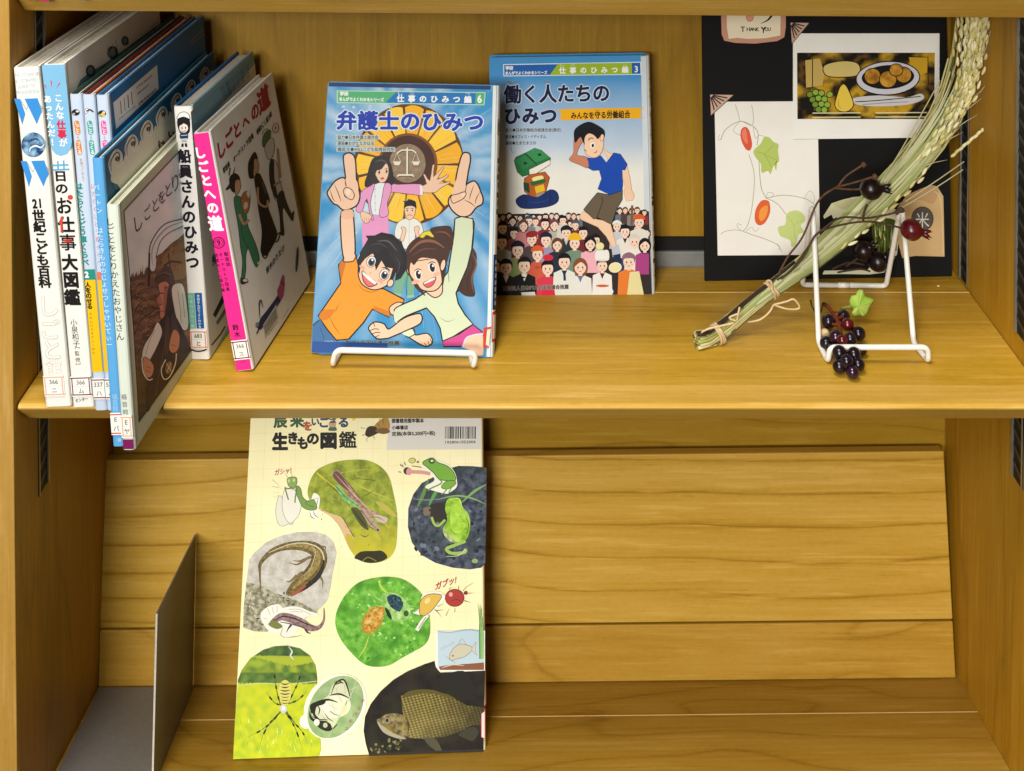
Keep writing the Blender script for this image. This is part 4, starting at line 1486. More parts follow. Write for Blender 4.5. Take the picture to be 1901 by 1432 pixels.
A.fill(g('1420 1080 1555 1050 1565 1160 1560 1240 1520 1245 1440 1190 1370 1165 1390 1120'), SK, False); A.line(g('1385 1160 1410 1090 1480 1060 1560 1050'), 14, '#f0d6e6', n=4)
A.fill(g('1050 670 1150 640 1200 600 1190 690 1130 735'), SK, True); A.line(g('1050 675 1130 728 1195 690 1200 600'), 10, OL)
A.shape(g('880 480 960 380 1170 380 1215 470 1195 600 1130 668 1020 660 950 580'), SK, 10, OL, True)
A.fill(g('872 400 880 300 940 220 1040 170 1150 180 1250 230 1270 300 1240 420 1225 520 1200 640 1186 520 1150 400 1080 380 1000 380 950 440 920 420 915 520 990 620 1050 715 960 640 895 500'), '#4f3023', True)
A.line(g('905 330 1000 240 1120 230 1220 290'), 26, '#946650', taper='both'); A.line(g('900 420 1000 400 1140 380'), 8, '#2e1a12', taper='both'); A.line(g('930 360 1030 300 1160 300'), 10, '#7a5040', taper='both')
A.shape(g('1000 190 1030 150 1090 138 1130 165 1115 195 1060 175 1030 200'), '#e8d83a', 7, '#8a7a18', True)
A.fill(g('1090 120 1180 95 1280 110 1290 280 1180 240 1120 180'), '#4f3023', True); A.line(g('1130 150 1220 150 1280 200'), 12, '#8a5c46', taper='both')
A.ell(1205, 1289 + 440, 22, 52, SK, 12, 8, OL)
for x, y, rx in ((985, 525, 30), (1108, 462, 32)):
    A.ell(x, y + G0, rx, 46, '#f8f4f2', -10); A.ell(x + 2, y + G0, rx * .72, 40, '#241b1c', -10); A.ell(x + 8, y + G0 - 16, 8, 11, '#ffffff'); A.line([(x - 36, y + G0 - 30), (x - 5, y + G0 - 50), (x + 36, y + G0 - 40)], 9, '#241b1c', taper='both')
A.shape(g('1030 600 1090 570 1140 545 1132 590 1100 630 1060 638'), '#e0666a', 6, OL, True); A.fill(g('1034 598 1090 568 1136 548 1130 568 1090 588 1040 608'), '#f8f6f2', False)
A.ell(960, G0 + 590, 34, 18, '#f6b8a4', -20); A.ell(1150, G0 + 520, 30, 16, '#f6b8a4', -20)
# boy: shirt, head, arm, jeans
A.fill(g('50 985 110 930 220 1060 270 1130 300 1225 130 1235 40 1200'), '#4a79aa', False); A.line(g('50 975 110 925'), 8, OL, False); A.line(g('60 1120 150 1190 230 1200'), 6, '#2c527c'); A.line(g('120 1000 150 1100 130 1180'), 5, '#2c527c')
A.shape(g('300 600 280 440 330 380 430 345 455 440 470 560 560 650 680 650 860 745 850 790 740 850 730 900 580 830 500 950 370 1095 260 1105 180 1010 100 890'), '#f0a22c', 12, OL, False)
A.fill(g('285 445 330 385 350 400 330 480 300 600 300 560'), '#d27f1c', True); A.fill(g('590 800 730 850 735 900 600 840'), '#d8861e'); A.fill(g('110 880 200 780 280 700 250 860 300 760 210 900 140 930'), '#d8861e', True)
A.line(g('200 890 240 980 300 1060'), 6, '#9a5a14', taper='both'); A.line(g('650 800 690 740'), 7, '#9a5a14', taper='both'); A.line(g('450 600 500 660 580 680 640 660'), 6, '#a8661a', taper='both')
A.fill(g('335 300 412 300 425 360 410 400 330 410'), SK); A.line(g('318 380 330 410 410 405 440 350'), 9, OL)
A.shape(g('745 800 800 770 850 780 780 830 770 880 740 870 728 830'), SK, 9, OL, True)
# crossing forearms
A.shape(g('900 1010 950 1010 960 1060 1060 1045 1105 1085 1108 1130 1060 1160 1000 1140 920 1090 870 1060'), SK, 10, OL, True)
A.fill(g('840 1040 930 1010 955 1040 910 1075'), '#dbe4c4', True); A.line(g('905 1080 955 1050 940 1015'), 8, OL)
for l_ in ('1040 1130 1060 1158', '1070 1110 1085 1150', '1090 1090 1106 1128'):
    A.line(g(l_), 6, OL, False)
A.shape(g('740 1000 860 910 985 870 1020 900 1000 960 880 1020 740 1080 700 1090 620 1090 560 1030 548 990 600 945 680 960 710 1000'), SK, 11, OL, True)
for l_ in ('560 1020 600 1005 640 1010', '575 1050 620 1035 650 1040', '600 1080 640 1062', '590 950 600 985'):
    A.line(g(l_), 7, OL)
A.shape(g('770 850 800 815 960 745 1050 810 880 890 800 950 774 925'), '#dbe4c4', 0); A.line(g('770 850 800 812 960 742'), 10, OL); A.line(g('1060 818 880 890 800 945'), 9, OL)
# boy head
A.shape(g('455 470 470 360 600 300 760 420 780 500 720 610 600 660 500 620 460 550'), SK, 10, OL, True)
A.fill(g('450 470 470 330 540 210 520 180 600 178 660 150 760 170 840 240 885 360 880 480 830 560 780 580 790 500 720 620 700 640 740 540 760 470 700 460 730 520 660 400 610 490 600 420 590 330 520 380 480 430 465 520'), '#211b1f', False)
A.fill(g('460 470 500 300 600 200 720 190 820 290 850 420 800 470 760 400 700 300 640 330 560 330 500 390'), '#2a2429', True)
A.line(g('620 230 720 230 800 320'), 14, '#6a6068', taper='both'); A.line(g('560 270 640 250 720 290'), 8, '#564e55', taper='both'); A.line(g('780 360 820 430 800 520'), 10, '#4f474e', taper='both')
for x, y in ((570, 410), (685, 525)):
    A.ell(x, y + G0, 40, 50, '#f8f4f2', 20, 5, OL); A.ell(x + 2, y + G0 + 4, 29, 38, '#5a5a60', 20); A.ell(x + 2, y + G0 + 2, 17, 25, '#191517', 20); A.ell(x + 10, y + G0 - 16, 9, 11, '#ffffff')
A.line(g('530 360 560 330 610 350 630 390'), 13, '#211b1f', taper='both'); A.line(g('660 460 710 470 740 500'), 12, '#211b1f', taper='both')
A.shape(g('490 490 540 540 620 598 590 625 545 630 500 580'), '#e77a78', 8, OL, True); A.fill(g('492 492 540 535 622 596 600 612 540 568 494 520'), '#f8f6f2', False)
A.line(g('568 505 560 515'), 6, '#b07a62', False); A.ell(490, G0 + 460, 30, 14, '#f4b09a', 35); A.ell(650, G0 + 585, 30, 14, '#f4b09a', 35); A.ell(740, G0 + 600, 26, 36, SK, 30, 7, OL)
A.text('日本PTA全国協議会推薦', (290, 1289 + 1122), (818, 1289 + 1130), 42, '#3d3a3c', .03, halo='#b9cdd6', hb=.06); A.text('社団法人', (150, 1289 + 1120), (270, 1289 + 1122), 26, '#7f8c95', .03, halo='#b9cdd6', hb=.06)
# dark blue wrap at the top edge and foot of the cover
tq = BC.quad(A, 0.001, BC.h - 0.0042, BC.w - 0.006, BC.h - 0.0008); A.fill(tq, '#20417c')
tq = BC.quad(A, 0.001, 0.0006, BC.w - 0.09, 0.009); A.fill(tq, '#2a5aa2')
tq = BC.quad(A, BC.w - 0.08, 0.0006, BC.w - 0.03, 0.002); A.fill(tq, '#241a24')
def spine_strip(bk, mb, z0, z1, i0, i1, col, k):
    vs, fs = [], []
    for i in range(i0, i1 + 1):
        x, y = bk.prof[i]
        nx, ny = x - bk.sx, y - bk.t / 2
        dd = math.hypot(nx, ny) or 1
        vs += [bk.Wd(x + nx / dd * k, y + ny / dd * k, z0), bk.Wd(x + nx / dd * k, y + ny / dd * k, z1)]
    fs = [(2 * j, 2 * j + 2, 2 * j + 3, 2 * j + 1) for j in range(i1 - i0)]
    mb.mesh(vs, fs, lin(col))


sp = BC.mb
spine_strip(BC, sp, 0.0375, 0.082, 0, 8, '#1c3f6e', 0.0003)
for i in range(7):
    spine_strip(BC, sp, 0.041 + i * .0055, 0.0445 + i * .0055, 2, 4, '#c9d6e2', 0.00045)
for i, zz in enumerate((0.115, 0.122, 0.129, 0.137, 0.144, 0.151, 0.158)):
    spine_strip(BC, sp, zz, zz + 0.0045, 2 + i % 2, 4 + i % 2, '#232026', 0.0003)
spine_strip(BC, sp, 0.182, 0.196, 1, 5, '#b49a6c', 0.0003); spine_strip(BC, sp, 0.185, 0.193, 2, 4, '#6b5a3c', 0.00045)
BC.done()
sp = MB()
spine_strip(BC, sp, 0.012, 0.036, 0, 8, '#e24a30', 0.0003)
spine_strip(BC, sp, 0.0145, 0.0335, 1, 7, '#f0ece2', 0.00045)
sp.build('call_number_label', [M_CARD], BC.root)
tq = None
# orange label sliver folded on to the cover
lb = MB(); A2 = Art(lb, BC.O, BC.ey, (570, 130, 4.773), lift=0.0022)
A2.fill('1565 2280 1575 2282 1634 2274 1634 2290 1590 2298 1580 2440 1610 2452 1608 2464 1560 2452', '#e24a30'); A2.fill('1595 2306 1630 2298 1612 2440 1584 2434', '#e9e2c6')
lb.build('call_number_label', [M_CARD], BC.root)
INK[:] = [0.9, 1.0]

# ---- worn comic with the crowd
INK[:] = [0.84, 1.08]
BD = FaceBook('children_comic', (913, 555), 0.1775, (1211, 549.5), 0.1800, (915.5, 107), 0.2080, 0.0175,
              'worn comic with a crowd of workers on its cover, leaning on the back panel', '#4f9bd0', True, side='#ddd6c6', spw=0.0035)
A = BD.front((900, 80, 5.727))
Q = BD.quad(A, 0.0005, 0.0005, BD.w - 0.0005, BD.h - 0.0005)


def dsky(x, y):
    t = max(0, min(1, (y - 380) / 1250))
    c = mixc(lin('#4a9ad4'), lin('#dfe3e4'), t ** .75)
    return mixc(c, lin('#eceae2'), max(0, min(1, (y - 1100) / 300)))


A.grid(Q, dsky, 55, False)
A.fill([(x, y) for x, y in BD.quad(A, BD.w - 0.0058, 0.001, BD.w - 0.0005, BD.h - 0.001)], '#d3dbe0')
# header
A.fill('195 226 1662 200 1668 338 198 356', '#dfeaf4'); A.fill('206 236 1652 210 1656 328 208 346', '#1d68b6')
A.fill('778 222 1562 212 1566 332 690 342', '#a3bf2c')
A.text('学研', (222, 268), (300, 267), 44, '#f2f6f6', .05); A.text('まんがでよくわかるシリーズ', (222, 321), (662, 314), 38, '#f2f6f6', .045)
A.chars('仕事のひみつ編', (826, 292), (1492, 284), 72, '#f4f8f0', .045, halo='#7c9a1c', hb=.06)
A.chars('3', (1610, 278), (1610, 278), 92, '#f2f6f6', .03, w=86)
for x, tx in ((826, 'し'), (935, 'ごと'), (1492, 'へん')):
    A.text(tx, (x - 22, 238), (x + 22, 237), 20, '#eef4e0', .02)
A.chars('働く人たちの', (295, 545), (1238, 530), 205, '#141c4c', .034, w=192, halo='#cfdde8', hb=.085)
A.chars('ひみつ', (290, 775), (680, 770), 190, '#141c4c', .05, w=182, halo='#cfdde8', hb=.085)
A.text('はたら', (240, 412), (330, 410), 32, '#2b3350', .03, halo='#cfdde8'); A.text('ひと', (628, 410), (682, 409), 30, '#2b3350', .03, halo='#cfdde8')
A.fill('838 704 1630 690 1655 715 1658 780 1640 800 840 822 812 800 808 735', '#f0b418', True, 5)
A.text('みんなを守る労働組合', (918, 772), (1545, 760), 78, '#2b2010', .035)
for x in (1198, 1330, 1390, 1450, 1515):
    A.text('まも', (x - 22, 722), (x + 22, 720), 16, '#4d3a10', .02)
for y, x1, tx in ((924, 812, '協力●日本労働組合総連合会(連合)'), (995, 650, '構成●オフィス・イディオム'), (1062, 545, '漫画●たまだまさお')):
    A.text(tx, (218, y + 2), (x1, y - 1), 42, '#2b2b33', .02, halo='#c9d3da', hb=.07)
A.line('275 1098 292 1165 318 1160 300 1145', 5, '#6d7d90', taper='end')
# plain green school satchel and a yellow bag below it
A.shape('440 1165 530 1118 600 1140 700 1225 690 1280 560 1345 470 1400 400 1420 345 1370 312 1250 330 1215', '#2a7a46', 6, '#12301e', False)
A.fill('440 1165 530 1118 600 1140 690 1215 540 1270', '#3c9158'); A.fill('318 1250 430 1190 520 1275 410 1350', '#338650'); A.line('430 1180 540 1275 560 1340', 9, '#12301e', False)
A.fill('410 1270 440 1262 452 1285 424 1296', '#12301e'); A.fill('560 1180 590 1172 605 1192 575 1203', '#12301e')
A.shape('470 1345 690 1240 696 1290 560 1380 480 1440', '#ece8da', 6, '#12301e', False)
A.shape('420 1440 480 1400 640 1370 690 1430 640 1620 570 1680 500 1640 420 1580', '#b8622a', 6, '#3a2416', False)
A.fill('500 1440 610 1410 620 1470 560 1500', '#f0e39a', True); A.fill('530 1530 625 1500 640 1570 545 1600', '#e6bf2c'); A.fill('480 1480 640 1440 650 1480 500 1520', '#2a6a40'); A.fill('410 1480 470 1490 480 1600 415 1560', '#1d4a30')
A.fill('540 1610 630 1580 640 1620 570 1680', '#a3968a')
# dark blue shoe bag lying beside the satchel
A.shape('330 1670 420 1610 560 1640 690 1560 770 1590 780 1680 690 1735 520 1760 380 1750', '#1a3570', 5, '#0c1430', True)
A.line('420 1625 440 1690 430 1745', 5, '#0c1430'); A.line('690 1570 700 1640 690 1725', 5, '#0c1430'); A.line('470 1700 600 1690 680 1660', 5, '#2f56a0')
# crowd
yb = 1374
rc = random.Random(11)
base_ = BD.quad(A, 0.001, 0.001, BD.w - 0.006, 0.03)
A.fill([(120, 445 + yb), (560, 440 + yb), (1000, 470 + yb), (1400, 420 + yb), (1700, 400 + yb), (1745, 420 + yb), (1775, 1300 + yb), (1765, 1322 + yb), (92, 1345 + yb), (96, 900 + yb)], '#3a3030')


def person(x, y, r, hair, cloth, hat=None, style=0, skin='#f4d9c6', coll=None, edge=1745):
    y += yb
    A.DZ = 0.9e-6
    bw = r * 1.75
    x1 = min(edge, x + bw)
    A.fill([(x - bw, min(y + 5.2 * r, 1315 + yb)), (x - bw * .92, y + 1.75 * r), (x - r * .5, y + 1.25 * r), (x + r * .5, y + 1.25 * r), (min(edge, x + bw * .92), y + 1.75 * r), (x1, min(y + 5.2 * r, 1312 + yb))], cloth, False)
    if coll:
        A.fill([(x - r * .45, y + 1.28 * r), (x + r * .45, y + 1.28 * r), (x, y + 2.4 * r)], coll)
    if style == 1:
        A.ell(x, y + r * .15, r * 1.12, r * 1.45, hair, n=16)
    else:
        A.ell(x, y - r * .25, r * 1.02, r * 1.05, hair, n=16)
    A.fill([(x - r * .28, y + r * .6), (x + r * .28, y + r * .6), (x + r * .3, y + 1.4 * r), (x - r * .3, y + 1.4 * r)], skin)
    A.ell(x, y + r * .12, r * .86, r * 1.02, skin, n=18)
    if style == 1:
        A.fill([(x - r, y + r * .3), (x - r * .98, y - r * .6), (x - r * .2, y - r * 1.25), (x + r * .7, y - r * 1.0), (x + r * 1.0, y - .2 * r), (x + r * .98, y + r * .5), (x + r * .75, y - r * .1), (x + r * .1, y - r * .65), (x - r * .7, y - r * .1)], hair, True, 3)
    else:
        A.fill([(x - r * .95, y - r * .05), (x - r * .9, y - r * .75), (x - r * .2, y - r * 1.28), (x + r * .6, y - r * 1.1), (x + r * .95, y - r * .5), (x + r * .9, y), (x + r * .7, y - r * .45), (x, y - r * .5), (x - r * .7, y - r * .4)], hair, True, 3)
    for sx in (-.34, .34):
        A.ell(x + sx * r, y + r * .14, r * .1, r * .17, '#241a1a', n=8, hold=True)
    A.ell(x, y + r * .72, r * .2, r * .07, '#c0625a', n=8)
    A.ell(x - r * .5, y + r * .48, r * .2, r * .12, '#f0bba6', n=8, hold=True); A.ell(x + r * .5, y + r * .48, r * .2, r * .12, '#f0bba6', n=8)
    if hat:
        kind, c = hat
        if kind == 'cap':
            A.fill([(x - r * 1.02, y - r * .35), (x - r * .9, y - r), (x, y - r * 1.45), (x + r * .9, y - r), (x + r * 1.05, y - r * .35), (x, y - r * .6)], c, True, 3)
        elif kind == 'helmet':
            A.fill([(x - r * 1.0, y - r * .5), (x - r * .85, y - r * 1.3), (x, y - r * 1.7), (x + r * .85, y - r * 1.3), (x + r * 1.0, y - r * .5)], c, True, 3); A.line([(x - r * 1.15, y - r * .48), (x, y - r * .62), (x + r * 1.15, y - r * .5)], r * .2, c)
        elif kind == 'chef':
            A.fill([(x - r * .95, y - r * .75), (x - r * 1.25, y - r * 1.7), (x - r * .9, y - r * 2.5), (x, y - r * 2.5), (x + r * .9, y - r * 2.6), (x + r * 1.2, y - r * 1.8), (x + r * .95, y - r * .75)], c, True, 3); A.line([(x - r * .9, y - r * .85), (x + r * .9, y - r * .85)], r * .12, '#c9c4ba', False)
        elif kind == 'beret':
            A.ell(x, y - r * .85, r * 1.15, r * .6, c, -10)


BKH, BR = '#17131a', '#6e4630'
for i in range(26):
    x = 140 + i * 62 + rc.uniform(-14, 14)
    if 1010 < x < 1400:
        continue
    person(x, 478 + rc.uniform(-18, 10) - (60 if x > 1400 else 0), rc.uniform(24, 30), rc.choice([BKH, BR, '#2a2026', '#3a3a40']), rc.choice(['#5a4440', '#8a8a8c', '#6b7a8c', '#8a3a40']), style=rc.choice([0, 1]))
for i in range(30):
    x, y = rc.uniform(130, 1730), rc.uniform(520, 660)
    if 1010 < x < 1420:
        continue
    person(x, y, rc.uniform(34, 42), rc.choice([BKH, BR, '#2a2026', '#4a2a20']), rc.choice(['#7a4a4a', '#b8b4aa', '#5a6a80', '#9a3a40', '#c9c4ba', '#3a4a3c']), None, rc.choice([0, 1]))
for i in range(12):
    x, y = rc.uniform(240, 1680), rc.uniform(690, 830)
    person(x, y, rc.uniform(44, 52), rc.choice([BKH, '#3a2018']), rc.choice(['#d9a0a8', '#c9ccc4', '#3a4a6c', '#a8343c', '#e3dfd6']), None, rc.choice([0, 1]))
A.line([(1566, 352 + yb), (1560, 560 + yb)], 24, '#8a5a36', False)
for a_ in ((130, 500, 40, BKH, '#4a3a3a'), (190, 590, 55, BKH, '#6b6f78'), (295, 515, 40, BKH, '#3a2a2a', None, 1), (470, 515, 42, '#4a5a6c', '#8a8c90', ('cap', '#3f5670')), (310, 645, 46, BKH, '#7a4038'),
           (410, 562, 50, BR, '#d08a92', None, 1), (640, 545, 46, BKH, '#8a2a34'), (740, 556, 48, '#7a4a5a', '#b7b9a8', None, 1), (830, 505, 38, BKH, '#d8d4cc'), (962, 560, 40, BKH, '#7c3438', ('cap', '#5c5f66')),
           (1640, 525, 58, BKH, '#e3dfd6', ('cap', '#e0642a')), (1405, 572, 46, BKH, '#c9ccd0', ('cap', '#e8e6e2')), (500, 705, 58, '#8c2a30', '#5a4a50', ('beret', '#9c2a30')), (1045, 640, 52, BKH, '#7a2c34'), (865, 640, 56, BKH, '#34373c', ('cap', '#1d1d22'), 0, '#f4d9c6', '#c9cdd2'),
           (180, 735, 62, BKH, '#a3a6a6'), (650, 715, 60, BKH, '#a59cb8', ('cap', '#1c2440')), (1490, 625, 55, BKH, '#e8e4dc', None, 0, '#f4d9c6', '#5a2028'), (770, 765, 56, BR, '#2a3448', None, 1), (955, 745, 62, BKH, '#7a9684', ('helmet', '#eebd1e')),
           (1120, 755, 60, BKH, '#efb7c4', None, 1), (1590, 730, 62, '#d8d4cc', '#ece8e0'), (1700, 772, 60, BKH, '#b04a8c', None, 1), (350, 820, 68, '#141a34', '#8a9a62', ('cap', '#141a34')), (560, 865, 64, '#4a1e1c', '#d0644a', ('cap', '#e0642a')),
           (112, 985, 55, BKH, '#2a2024'), (225, 1005, 70, BKH, '#2c2020', None, 0, '#efcdb4', '#e8e4dc'), (420, 985, 72, BKH, '#17171c', None, 0, '#f4d9c6', '#f0eee8'), (1530, 945, 68, '#8c6474', '#e8873a', ('cap', '#94707c')),
           (668, 1015, 68, BKH, '#d8405a', None, 0), (1015, 1000, 72, '#8a5634', '#e9e7e2', None, 1, '#f4d9c6', '#5a86c0'), (845, 945, 70, BKH, '#e6e8e0', None, 0, '#f4d9c6', '#1f3044'), (1248, 985, 62, BKH, '#f0eeea', ('chef', '#f0eeea'), 0, '#f4d9c6', '#6e1824')):
    person(*a_)
A.DZ = 2.4e-6
A.fill([(x, y + yb) for x, y in pp('385 1275 530 1268 548 1330 400 1333')], '#d9d9d6'); A.fill([(x, y + yb) for x, y in pp('615 1250 740 1245 752 1326 600 1330')], '#d8304c')
A.fill([(x, y + yb) for x, y in pp('400 1105 440 1115 480 1100 478 1125 440 1118 402 1130')], '#17171c'); A.line([(845, 1065 + yb), (850, 1150 + yb)], 26, '#1f3a5c', False)
A.fill([(x, y + yb) for x, y in pp('1540 1060 1640 1050 1690 1300 1510 1318')], '#eadfa8'); A.ell(1250, 1205 + yb, 70, 14, '#d06a2a'); A.fill([(x, y + yb) for x, y in pp('1190 1255 1350 1240 1345 1300 1200 1312')], '#efeeea', True)
A.ell(672, 905 + yb, 56, 34, '#d8304c')
A.ell(560, 1010 + yb, 30, 16, '#c4502c')
# boy walking above the crowd
sk = '#f3cfb0'
A.shape([(x, y + yb) for x, y in pp('1050 410 1140 470 1190 500 1330 520 1350 600 1400 790 1360 810 1290 680 1200 580 1020 500 1008 460')], sk, 5, '#c99a80', False)
A.fill([(x, y + yb) for x, y in pp('1345 800 1420 760 1445 860 1430 900 1360 900')], '#c3c8d4'); A.fill([(x, y + yb) for x, y in pp('1362 880 1440 862 1450 960 1380 980')], '#26365c'); A.ell(1385, 1010 + yb, 66, 52, '#efe6b2', -10, 6, '#f4f2ea')
A.ell(1222, 782 + yb, 44, 38, '#efe6b2', 0, 5, '#c9bf8a')
A.shape([(x, y + yb) for x, y in pp('1195 215 1330 240 1465 190 1460 290 1400 390 1345 555 1200 480 1160 498 1048 395 1140 280')], '#6e6250', 6, '#2b241c', False)
A.line([(1240, 258 + yb), (1256, 300 + yb), (1190, 490 + yb)], 7, '#2b241c', False)
A.shape('1255 1120 1330 1170 1430 1180 1500 1270 1540 1420 1560 1560 1590 1620 1570 1670 1500 1680 1480 1600 1490 1520 1450 1400 1330 1280', sk, 4, '#c99a80', False)
A.shape('1072 1215 1150 1225 1230 1195 1290 1270 1370 1165 1440 1180 1515 1290 1490 1350 1460 1350 1466 1500 1460 1560 1330 1612 1200 1550 1240 1440 1215 1350 1150 1355 1085 1320', '#1a50b4', 4, '#12357c', False)
A.shape('895 1240 940 1170 945 1040 960 970 990 975 1000 1010 1040 980 1045 1040 1010 1090 980 1190 1080 1210 1100 1325 1000 1290', '#c9876a', 4, '#7a4a38', True, 3)
A.shape('1060 1010 1110 960 1240 970 1262 1060 1240 1160 1180 1215 1110 1205 1060 1150', sk, 5, '#a87a60', True)
A.fill('945 960 970 900 1050 850 1120 838 1210 880 1270 930 1270 1000 1230 990 1200 1020 1160 980 1100 960 1060 1010 1060 1080 1020 1000 1000 1010 960 1060', '#12151f', True, 4)
A.ell(1245, 1005, 20, 38, sk, 10, 4, '#7a4a38'); A.ell(1145, 1085, 26, 30, '#f6f2ee', 0); A.ell(1148, 1088, 13, 19, '#17131a'); A.line('1100 1035 1120 1010 1155 1012', 9, '#17131a'); A.line('1160 1165 1185 1160 1190 1140', 7, '#8a3a2c'); A.line('1062 1130 1080 1150', 7, '#17131a', False)
A.text('社団法人日本PTA全国協議会推薦', (190, 1233 + yb), (890, 1214 + yb), 52, '#3a3434', .03, halo='#cfc6bd', hb=.06)
sp = BD.mb
rw = random.Random(3)
for i in range(34):
    z = 0.012 + i * 0.0059
    if rw.random() < .75:
        spine_strip(BD, sp, z, z + rw.uniform(.001, .0045), rw.choice([1, 2]), rw.choice([3, 4, 5]), rw.choice(['#8a7c64', '#5a4a38', '#b3a890', '#efeadf']), 0.0003)
BD.done()

INK[:] = [0.9, 1.0]

# ---- big nature book on the lower display shelf
INK[:] = [1.0, 1.0]
qb = BO + fb * 0.094
jb = at_pl(433, 1409, BO + ub * 0.0006, ub)
jr = at_pl(897, 1394, BO + ub * 0.0006, ub)
class NatureBook(FaceBook):
    pass
BJ = FaceBook('nature_book', (433, 1409), jb.y, (897, 1394), jr.y, (483, 775), jb.y + 0.1075, 0.012,
              'large cream nature book, back cover covered in insect, frog, lizard and fish pictures', '#fbf2bc', True, side='#f2e9c0', height=0.298, spw=0.0022)
A = BJ.front((420, 760, 3.802))
V = 1217


def cream(x, y):
    return mixc(lin('#fbf1b8'), lin('#fdf6cc'), max(0, min(1, .5 + .6 * noise.noise(Vector((x * .002, y * .002, 1))))))


A.grid(BJ.quad(A, 0.0005, 0.0005, BJ.w - 0.0005, BJ.h - 0.0005), cream, 120, False)
for i in range(1, 15):
    a, b_ = BJ.px(BJ.w * i / 15, 0.001), BJ.px(BJ.w * i / 15, BJ.h - .001)
    A.line([((a[0] - 420) * 3.802, (a[1] - 760) * 3.802), ((b_[0] - 420) * 3.802, (b_[1] - 760) * 3.802)], 2.4, '#ece1a6', False, hold=True)
for i in range(1, 20):
    a, b_ = BJ.px(0.001, BJ.h * i / 20), BJ.px(BJ.w - .001, BJ.h * i / 20)
    A.line([((a[0] - 420) * 3.802, (a[1] - 760) * 3.802), ((b_[0] - 420) * 3.802, (b_[1] - 760) * 3.802)], 2.4, '#ece1a6', False, hold=True)
A.up()
N = lambda x, y, f, z=0.0: noise.noise(Vector((x * f, y * f, z)))


def speck(c0, c1, f, z, g=.7, c2=None, f2=.02):
    def fn(x, y):
        a = N(x, y, f, z) + .6 * N(x, y, f * 2.3, z + 3) + .5 * N(x, y, f * 5.5, z + 7)
        c = mixc(lin(c0), lin(c1), max(0, min(1, .5 + g * a)))
        if c2:
            c = mixc(c, lin(c2), max(0, min(1, 1.6 * N(x, y, f2, z + 9))))
        return c
    return fn


# white data panel with bar code
A.fill('1158 -30 1800 -30 1796 282 1130 288', '#dcd8d0')
A.text('図書館用堅牢製本', (1170, 82), (1394, 80), 32, '#2f2b28', .05); A.text('小峰書店', (1170, 130), (1282, 128), 30, '#2f2b28', .05); A.text('定価(本体5,200円+税)', (1170, 174), (1474, 168), 32, '#2f2b28', .04)
A.text('9784338081733', (1546, 55), (1764, 52), 26, '#4a4642', .02); A.text('1928061052006', (1546, 234), (1760, 230), 26, '#4a4642', .02)
rb = random.Random(2)
x = 1545
while x < 1758:
    w = rb.choice([3, 3, 5, 7, 9])
    A.fill([(x, 122), (x + w, 122), (x + w - 1, 208), (x - 1, 208)], '#2b2725', hold=True)
    x += w + rb.choice([3, 4, 6, 8])
A.up()
# titles
for ch, x, y, h, c in (('辰', 382, 85, 96, '#3a5a34'), ('来', 500, 80, 98, '#2f5a38'), ('を', 574, 118, 72, '#b0503c'), ('い', 628, 88, 62, '#3a4468'), ('ご', 690, 92, 80, '#3a4468'), ('さ', 752, 84, 60, '#6b5a4a'), ('る', 828, 90, 82, '#3a4468')):
    A.chars(ch, (x, y), (x, y), h, c, .05, w=h * 1.0)
A.fill('722 150 735 120 765 118 780 150', '#4d6a50', True); A.ell(750, 108, 26, 20, '#c9a288'); A.fill('722 98 750 78 782 96', '#5a5a50')
for ch, x, y, h, w in (('生', 380, 228, 128, 112), ('き', 470, 204, 92, 84), ('も', 540, 238, 92, 84), ('の', 612, 206, 92, 92), ('図', 722, 220, 120, 124), ('鑑', 858, 216, 124, 128)):
    A.chars(ch, (x, y), (x, y), h, '#16120f', .06 if ch != '鑑' else .03, w=w)
A.fill('870 40 900 40 925 62 895 85', '#e6d23a')
# hornet fragment
A.fill('1040 130 1075 85 1130 55 1152 90 1150 140 1090 165 1060 170', '#b08a3c', True); A.fill('980 175 1000 125 1050 122 1075 160 1030 190 1000 195', '#3a2a1a', True); A.fill('1050 150 1110 130 1150 145 1150 165 1100 175', '#7a5a36', True)
for l_ in ('1010 190 990 215 1000 230', '1040 190 1050 215', '950 130 990 140', '960 185 990 170', '1080 80 1090 60', '1105 70 1115 120', '1070 100 1085 140'):
    A.line(l_, 5, '#3f3020', taper='end')
# leaf photograph with grasshopper
def leafc(x, y):
    c = speck('#74801e', '#a9b53a', .012, 2, .9)(x, y)
    c = mixc(c, lin('#cfc32c'), max(0, min(.8, (y - 780) / 260 + .3 * N(x, y, .01, 5))))
    return c
A.grid('575 600 590 510 640 430 740 380 860 358 990 360 1090 405 1150 480 1180 590 1205 720 1208 860 1195 980 1150 1050 1080 1080 1000 1085 930 1060 880 1000 840 920 800 830 740 760 660 710 610 670', leafc, 9)
A.fill('610 670 660 708 740 758 800 820 840 920 885 1000 860 960 900 900 820 770 720 730 650 690', '#ddb98a', True); A.fill('850 880 890 900 905 985 890 1010 845 930', '#c2b43a', True)
A.fill('1050 650 1120 670 1195 740 1196 765 1120 722', '#b9b04a', True)
A.fill('905 1045 950 1005 1040 1000 1100 1000 1138 1045 1080 1078 1000 1084 930 1062', '#2f2a12', True); A.line('960 1075 1000 1045 1060 1072', 8, '#7a7a2a')
A.line('640 450 700 500 800 580 900 690', 13, '#d6c22c', taper='end'); A.line('690 475 860 440 1050 420', 6, '#b3c04c', taper='both'); A.line('900 520 1000 570 1195 650', 8, '#c2c04a', taper='both'); A.line('700 500 840 640 880 700', 7, '#4d5220', taper='both'); A.line('820 760 900 900', 7, '#5a5a22'); A.line('620 560 640 470', 4, '#b3c04c')
